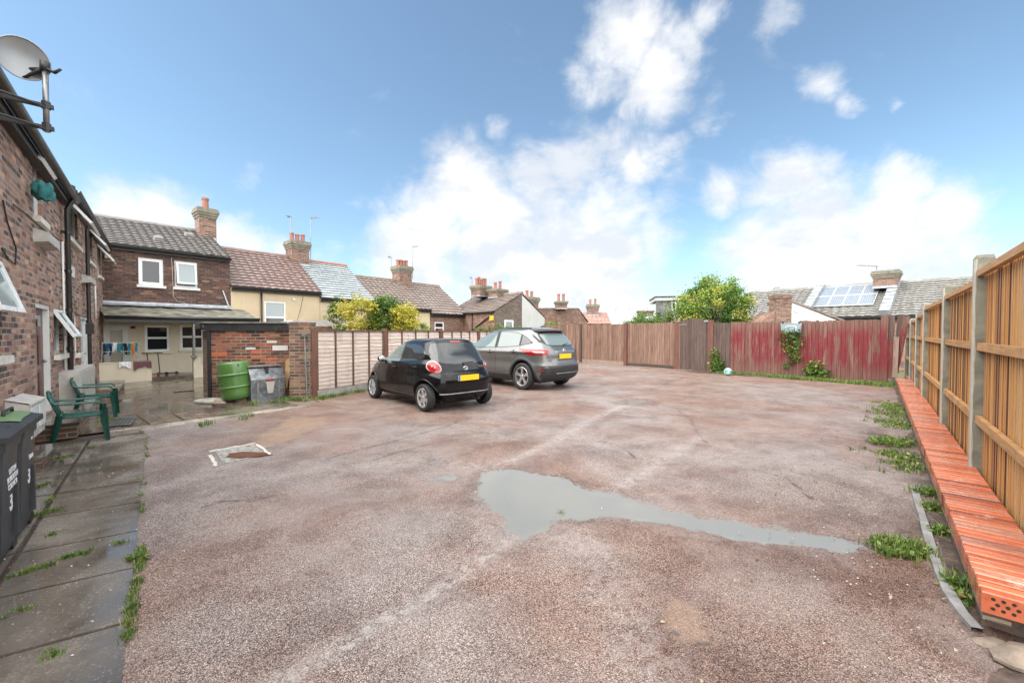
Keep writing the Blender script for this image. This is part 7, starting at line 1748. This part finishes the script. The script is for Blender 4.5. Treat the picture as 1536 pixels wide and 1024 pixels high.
def weed(x, y, r, h, label, seed, n_=60, size=.07, dock=False):
    q = ground(x, y); root = empty('weed_clump', q, label, 'weed', 'weed clumps at the right hand edge'); rg = np.random.default_rng(seed)
    a = rg.uniform(0, 6.283, n_); rr = r*np.sqrt(rg.random(n_)); P = np.stack([q.x+rr*np.cos(a)*1.3, q.y+rr*np.sin(a), .012+h*rg.random(n_)*(1-rr/r*.5)], 1)
    leaf_mesh(P, size, 'leaves', M['leaf_weed'], root, rg.random(n_)*.8, seed=seed, up=.8, asp=.35 if dock else .6)
    blades([(q.x+rg.normal()*r*.5, q.y+rg.normal()*r*.5, .0) for _ in range(int(n_/4))], h*1.3, 'stems', M['leaf_weed'], root, seed, w=.004, per=7, spread=.02)
weed(1345, 824, .13, .06, 'largest bright green weed clump at the right end of the long puddle', 71, 420, .036)
weed(1372, 828, .09, .07, 'small weed clump touching the concrete edging beside the puddle end', 72, 110, .034)
weed(1440, 882, .07, .075, 'long leaved dock weeds beyond the concrete edging, near the end of the low wall', 73, 60, .08, True)
weed(1455, 905, .05, .05, 'small dock plant nearest the end of the low wall', 74, 26, .07, True)
weed(1392, 742, .09, .07, 'weed clump at the far tip of the concrete edging', 75, 100, .04)
weed(1400, 765, .07, .07, 'weed clump against the low wall halfway along the edging', 76, 90, .04)
weed(1412, 800, .07, .06, 'loose weed clump between edging and low wall', 77, 70, .04)
weed(1335, 665, .22, .07, 'spreading weed patch lying on the tarmac left of the wall verge', 78, 260, .055)
weed(206, 838, .045, .035, 'flat leafy weed on the edge of the left hand paving', 79, 60, .04)
weed(842, 768, .018, .006, 'tiny green weed standing in the puddle', 80, 14, .013)
# litter and fallen leaves, pebbles
rg = np.random.default_rng(90); P = []
for i in range(420):
    s = rg.uniform(1.5, 12); p = RF.p(s, 0, d1_+rg.uniform(0, 1.3)**1.0); P.append((p.x, p.y, .012))
for i in range(60): P.append((rg.uniform(-5, 7), rg.uniform(2, 14), .012))
tag(leaf_mesh(P, .028, 'fallen_leaves', leaf_mat('dead_leaves', [(0, (.08, .04, .02)), (.5, (.22, .12, .05)), (1, (.5, .45, .3))]), seed=91, up=3.0), 'scattered fallen leaves and litter on the tarmac', 'leaves', kind='stuff')
mb = MB(); rgp = random.Random(4)
for i in range(700):
    if i < 260: p = RF.p(rgp.uniform(1.0, 9), 0, d1_+rgp.uniform(.0, .8))
    elif i < 480: p = LW.p(rgp.uniform(2.2, 8), .01, rgp.uniform(.1, 1.3))
    else: p = Vector((rgp.uniform(-3, 5), rgp.uniform(1.6, 8), 0))
    r_ = rgp.uniform(.003, .008); mb.rnd = rgp.random(); a = rgp.uniform(0, 3); mb.add([(p.x+r_*math.cos(a+k*1.57), p.y+r_*math.sin(a+k*1.57), p.z+.002) for k in range(4)]+[(p.x, p.y, p.z+r_*.9)], [(0, 1, 4), (1, 2, 4), (2, 3, 4), (3, 0, 4)])
n = NT('loose_grit'); n.P(Base_Color=n.ramp(n.attr('rnd'), [(0, (.08, .06, .05)), (.5, (.3, .24, .21)), (1, (.65, .62, .58))]), Roughness=.7)
tag(mb.build('loose_grit', n.m, uv=False), 'loose grit and tiny stones scattered on the ground', 'grit', kind='stuff')
# ------------------------------------------------------------------ sky, sun, world
SUN_EL, SUN_AZ = R(50), R(-115)     # azimuth from +Y, clockwise seen from above: behind and to the left of the camera
w = bpy.data.worlds.new('World'); sc.world = w; w.use_nodes = True; nt = w.node_tree; nt.nodes.clear()
class WN(NT):
    def __init__(s, t): s.t = t
n = WN(nt); out = n.n('ShaderNodeOutputWorld'); bg = n.n('ShaderNodeBackground')
sky = n.n('ShaderNodeTexSky'); sky.sky_type = 'NISHITA'; sky.sun_disc = False; sky.sun_elevation = SUN_EL; sky.sun_rotation = SUN_AZ; sky.altitude = 100; sky.air_density = 1.0; sky.dust_density = .6; sky.ozone_density = 1.4
D = n.n('ShaderNodeTexCoord').outputs['Generated']
Dn = n.n('ShaderNodeVectorMath', {0: D}, operation='NORMALIZE').outputs[0]
nz = n.n('ShaderNodeTexNoise', {'Vector': Dn, 'Scale': 3.2, 'Detail': 9.0, 'Roughness': .6, 'Distortion': .25})
nz2 = n.n('ShaderNodeTexNoise', {'Vector': n.map(Dn, (1, 1, 1.6), (3, 1, 2)), 'Scale': 6.5, 'Detail': 10.0, 'Roughness': .62, 'Distortion': .4})
off = n.n('ShaderNodeVectorMath', {0: nz.outputs['Color'], 1: (.5, .5, .5)}, operation='SUBTRACT').outputs[0]
off = n.n('ShaderNodeVectorMath', {0: off}, operation='SCALE'); off.inputs['Scale'].default_value = .22
Dw = n.n('ShaderNodeVectorMath', {0: Dn, 1: off.outputs[0]}, operation='ADD').outputs[0]
CL = [(170, 300, 62, 1.0), (235, 312, 70, 1.0), (285, 330, 55, .9), (350, 362, 55, .9), (410, 385, 45, .7), (500, 385, 40, .45), (110, 330, 60, .8),
      (930, 65, 55, .85), (970, 110, 68, .95), (1015, 50, 50, .8), (905, 115, 45, .75), (1050, 15, 42, .7), (1045, 155, 32, .55), (965, 20, 40, .7), (1075, 165, 22, .4), (880, 95, 28, .45),
      (640, 350, 75, 1.0), (700, 300, 75, 1.05), (730, 360, 100, 1.05), (820, 270, 60, .95), (870, 240, 62, .95), (940, 235, 62, .95), (985, 215, 40, .8), (900, 320, 90, .9), (980, 360, 75, .8), (760, 200, 26, .55),
      (1100, 290, 45, .85), (1170, 270, 62, 1.05), (1230, 330, 85, 1.05), (1330, 300, 65, 1.05), (1400, 320, 62, 1.0), (1290, 360, 110, 1.0), (1440, 360, 45, .75), (1170, 370, 90, .95),
      (1235, 115, 45, .85), (1265, 145, 28, .7), (1345, 145, 22, .55), (1160, 25, 42, .75), (1330, 60, 30, .3), (390, 245, 28, .35), (620, 400, 80, .9), (850, 430, 160, 1.1), (1250, 430, 150, 1.1), (1010, 300, 40, .5), (1480, 400, 60, .6)]
acc = None
for (x, y, r, k) in CL:
    c = ray(x, y).normalized(); c2 = ray(x+r, y).normalized(); c3 = ray(x, y-r).normalized(); rad = ((c2-c).length+(c3-c).length)/2
    dd = n.n('ShaderNodeVectorMath', {0: Dw, 1: tuple(c)}, operation='DISTANCE').outputs['Value']
    m = n.mr(dd, rad*.1, rad*1.7, k, 0)
    acc = m if acc is None else n.math('MAXIMUM', acc, m)
# clouds elsewhere in the sky (behind and above the camera) for reflections, made extra bright as added fill light
sep = n.n('ShaderNodeSeparateXYZ', {0: Dn}); Zc = sep.outputs[2]; Yc_ = sep.outputs[1]
behind = n.math('MAXIMUM', n.mr(Yc_, .35, -.05, 0, 1), n.mr(Zc, .70, .85))
gen = n.mr(n.noise(n.map(Dn, (1, 1, 1.6), (5, 2, 0)), 1.7, 6, .55), .30, .45, .55, 1.1)
acc = n.math('MAXIMUM', acc, n.math('MULTIPLY', gen, behind))
low = n.mr(Zc, .0, .15, 1.0, 0)       # bright haze above the horizon
acc = n.math('MAXIMUM', acc, low)
det = n.math('SUBTRACT', nz2.outputs[0], .5)
cm = n.mr(n.math('ADD', acc, n.math('MULTIPLY', det, 1.6)), .14, 1.0)
shade = n.noise(n.map(Dn, (1, 1, 1.8), (1, 1, 1)), 4.5, 7, .6)
SK = .115
ccol = n.mix(n.mr(shade, .40, .56), (3.75, 3.92, 4.2, 1), (4.75, 4.75, 4.8, 1))
ccol = n.mix(n.math('MULTIPLY', behind, 1.0), ccol, n.mix(1, ccol, (3.3, 3.3, 3.3*.97, 1), 'MULTIPLY'))  # out-of-view clouds multiplied brighter, as added fill for ground and walls
hs = n.n('ShaderNodeHueSaturation', {'Saturation': .86, 'Value': .87, 'Color': sky.outputs[0]})
skyc = n.mix(1, hs.outputs[0], (.86, 1.03, 1.06, 1), 'MULTIPLY')
col = n.mix(n.math('MULTIPLY', cm, .96), skyc, ccol)
n.set(bg.inputs[0], col); bg.inputs[1].default_value = SK; nt.links.new(bg.outputs[0], out.inputs[0])
sd = bpy.data.lights.new('sun', 'SUN'); sd.energy = 2.3; sd.angle = R(75); sd.color = (1, .95, .87)
so = bpy.data.objects.new('sun', sd); COL.objects.link(so)
dirv = Vector((math.sin(SUN_AZ)*math.cos(SUN_EL), math.cos(SUN_AZ)*math.cos(SUN_EL), math.sin(SUN_EL)))
so.rotation_euler = dirv.to_track_quat('Z', 'Y').to_euler(); so.location = dirv*30
sc.view_settings.view_transform = 'Standard'; sc.view_settings.look = 'None'; sc.view_settings.gamma = 1; sc.view_settings.exposure = 1.02
sc.render.film_transparent = False
sc.cycles.use_denoising = True
sc.cycles.max_bounces = 6
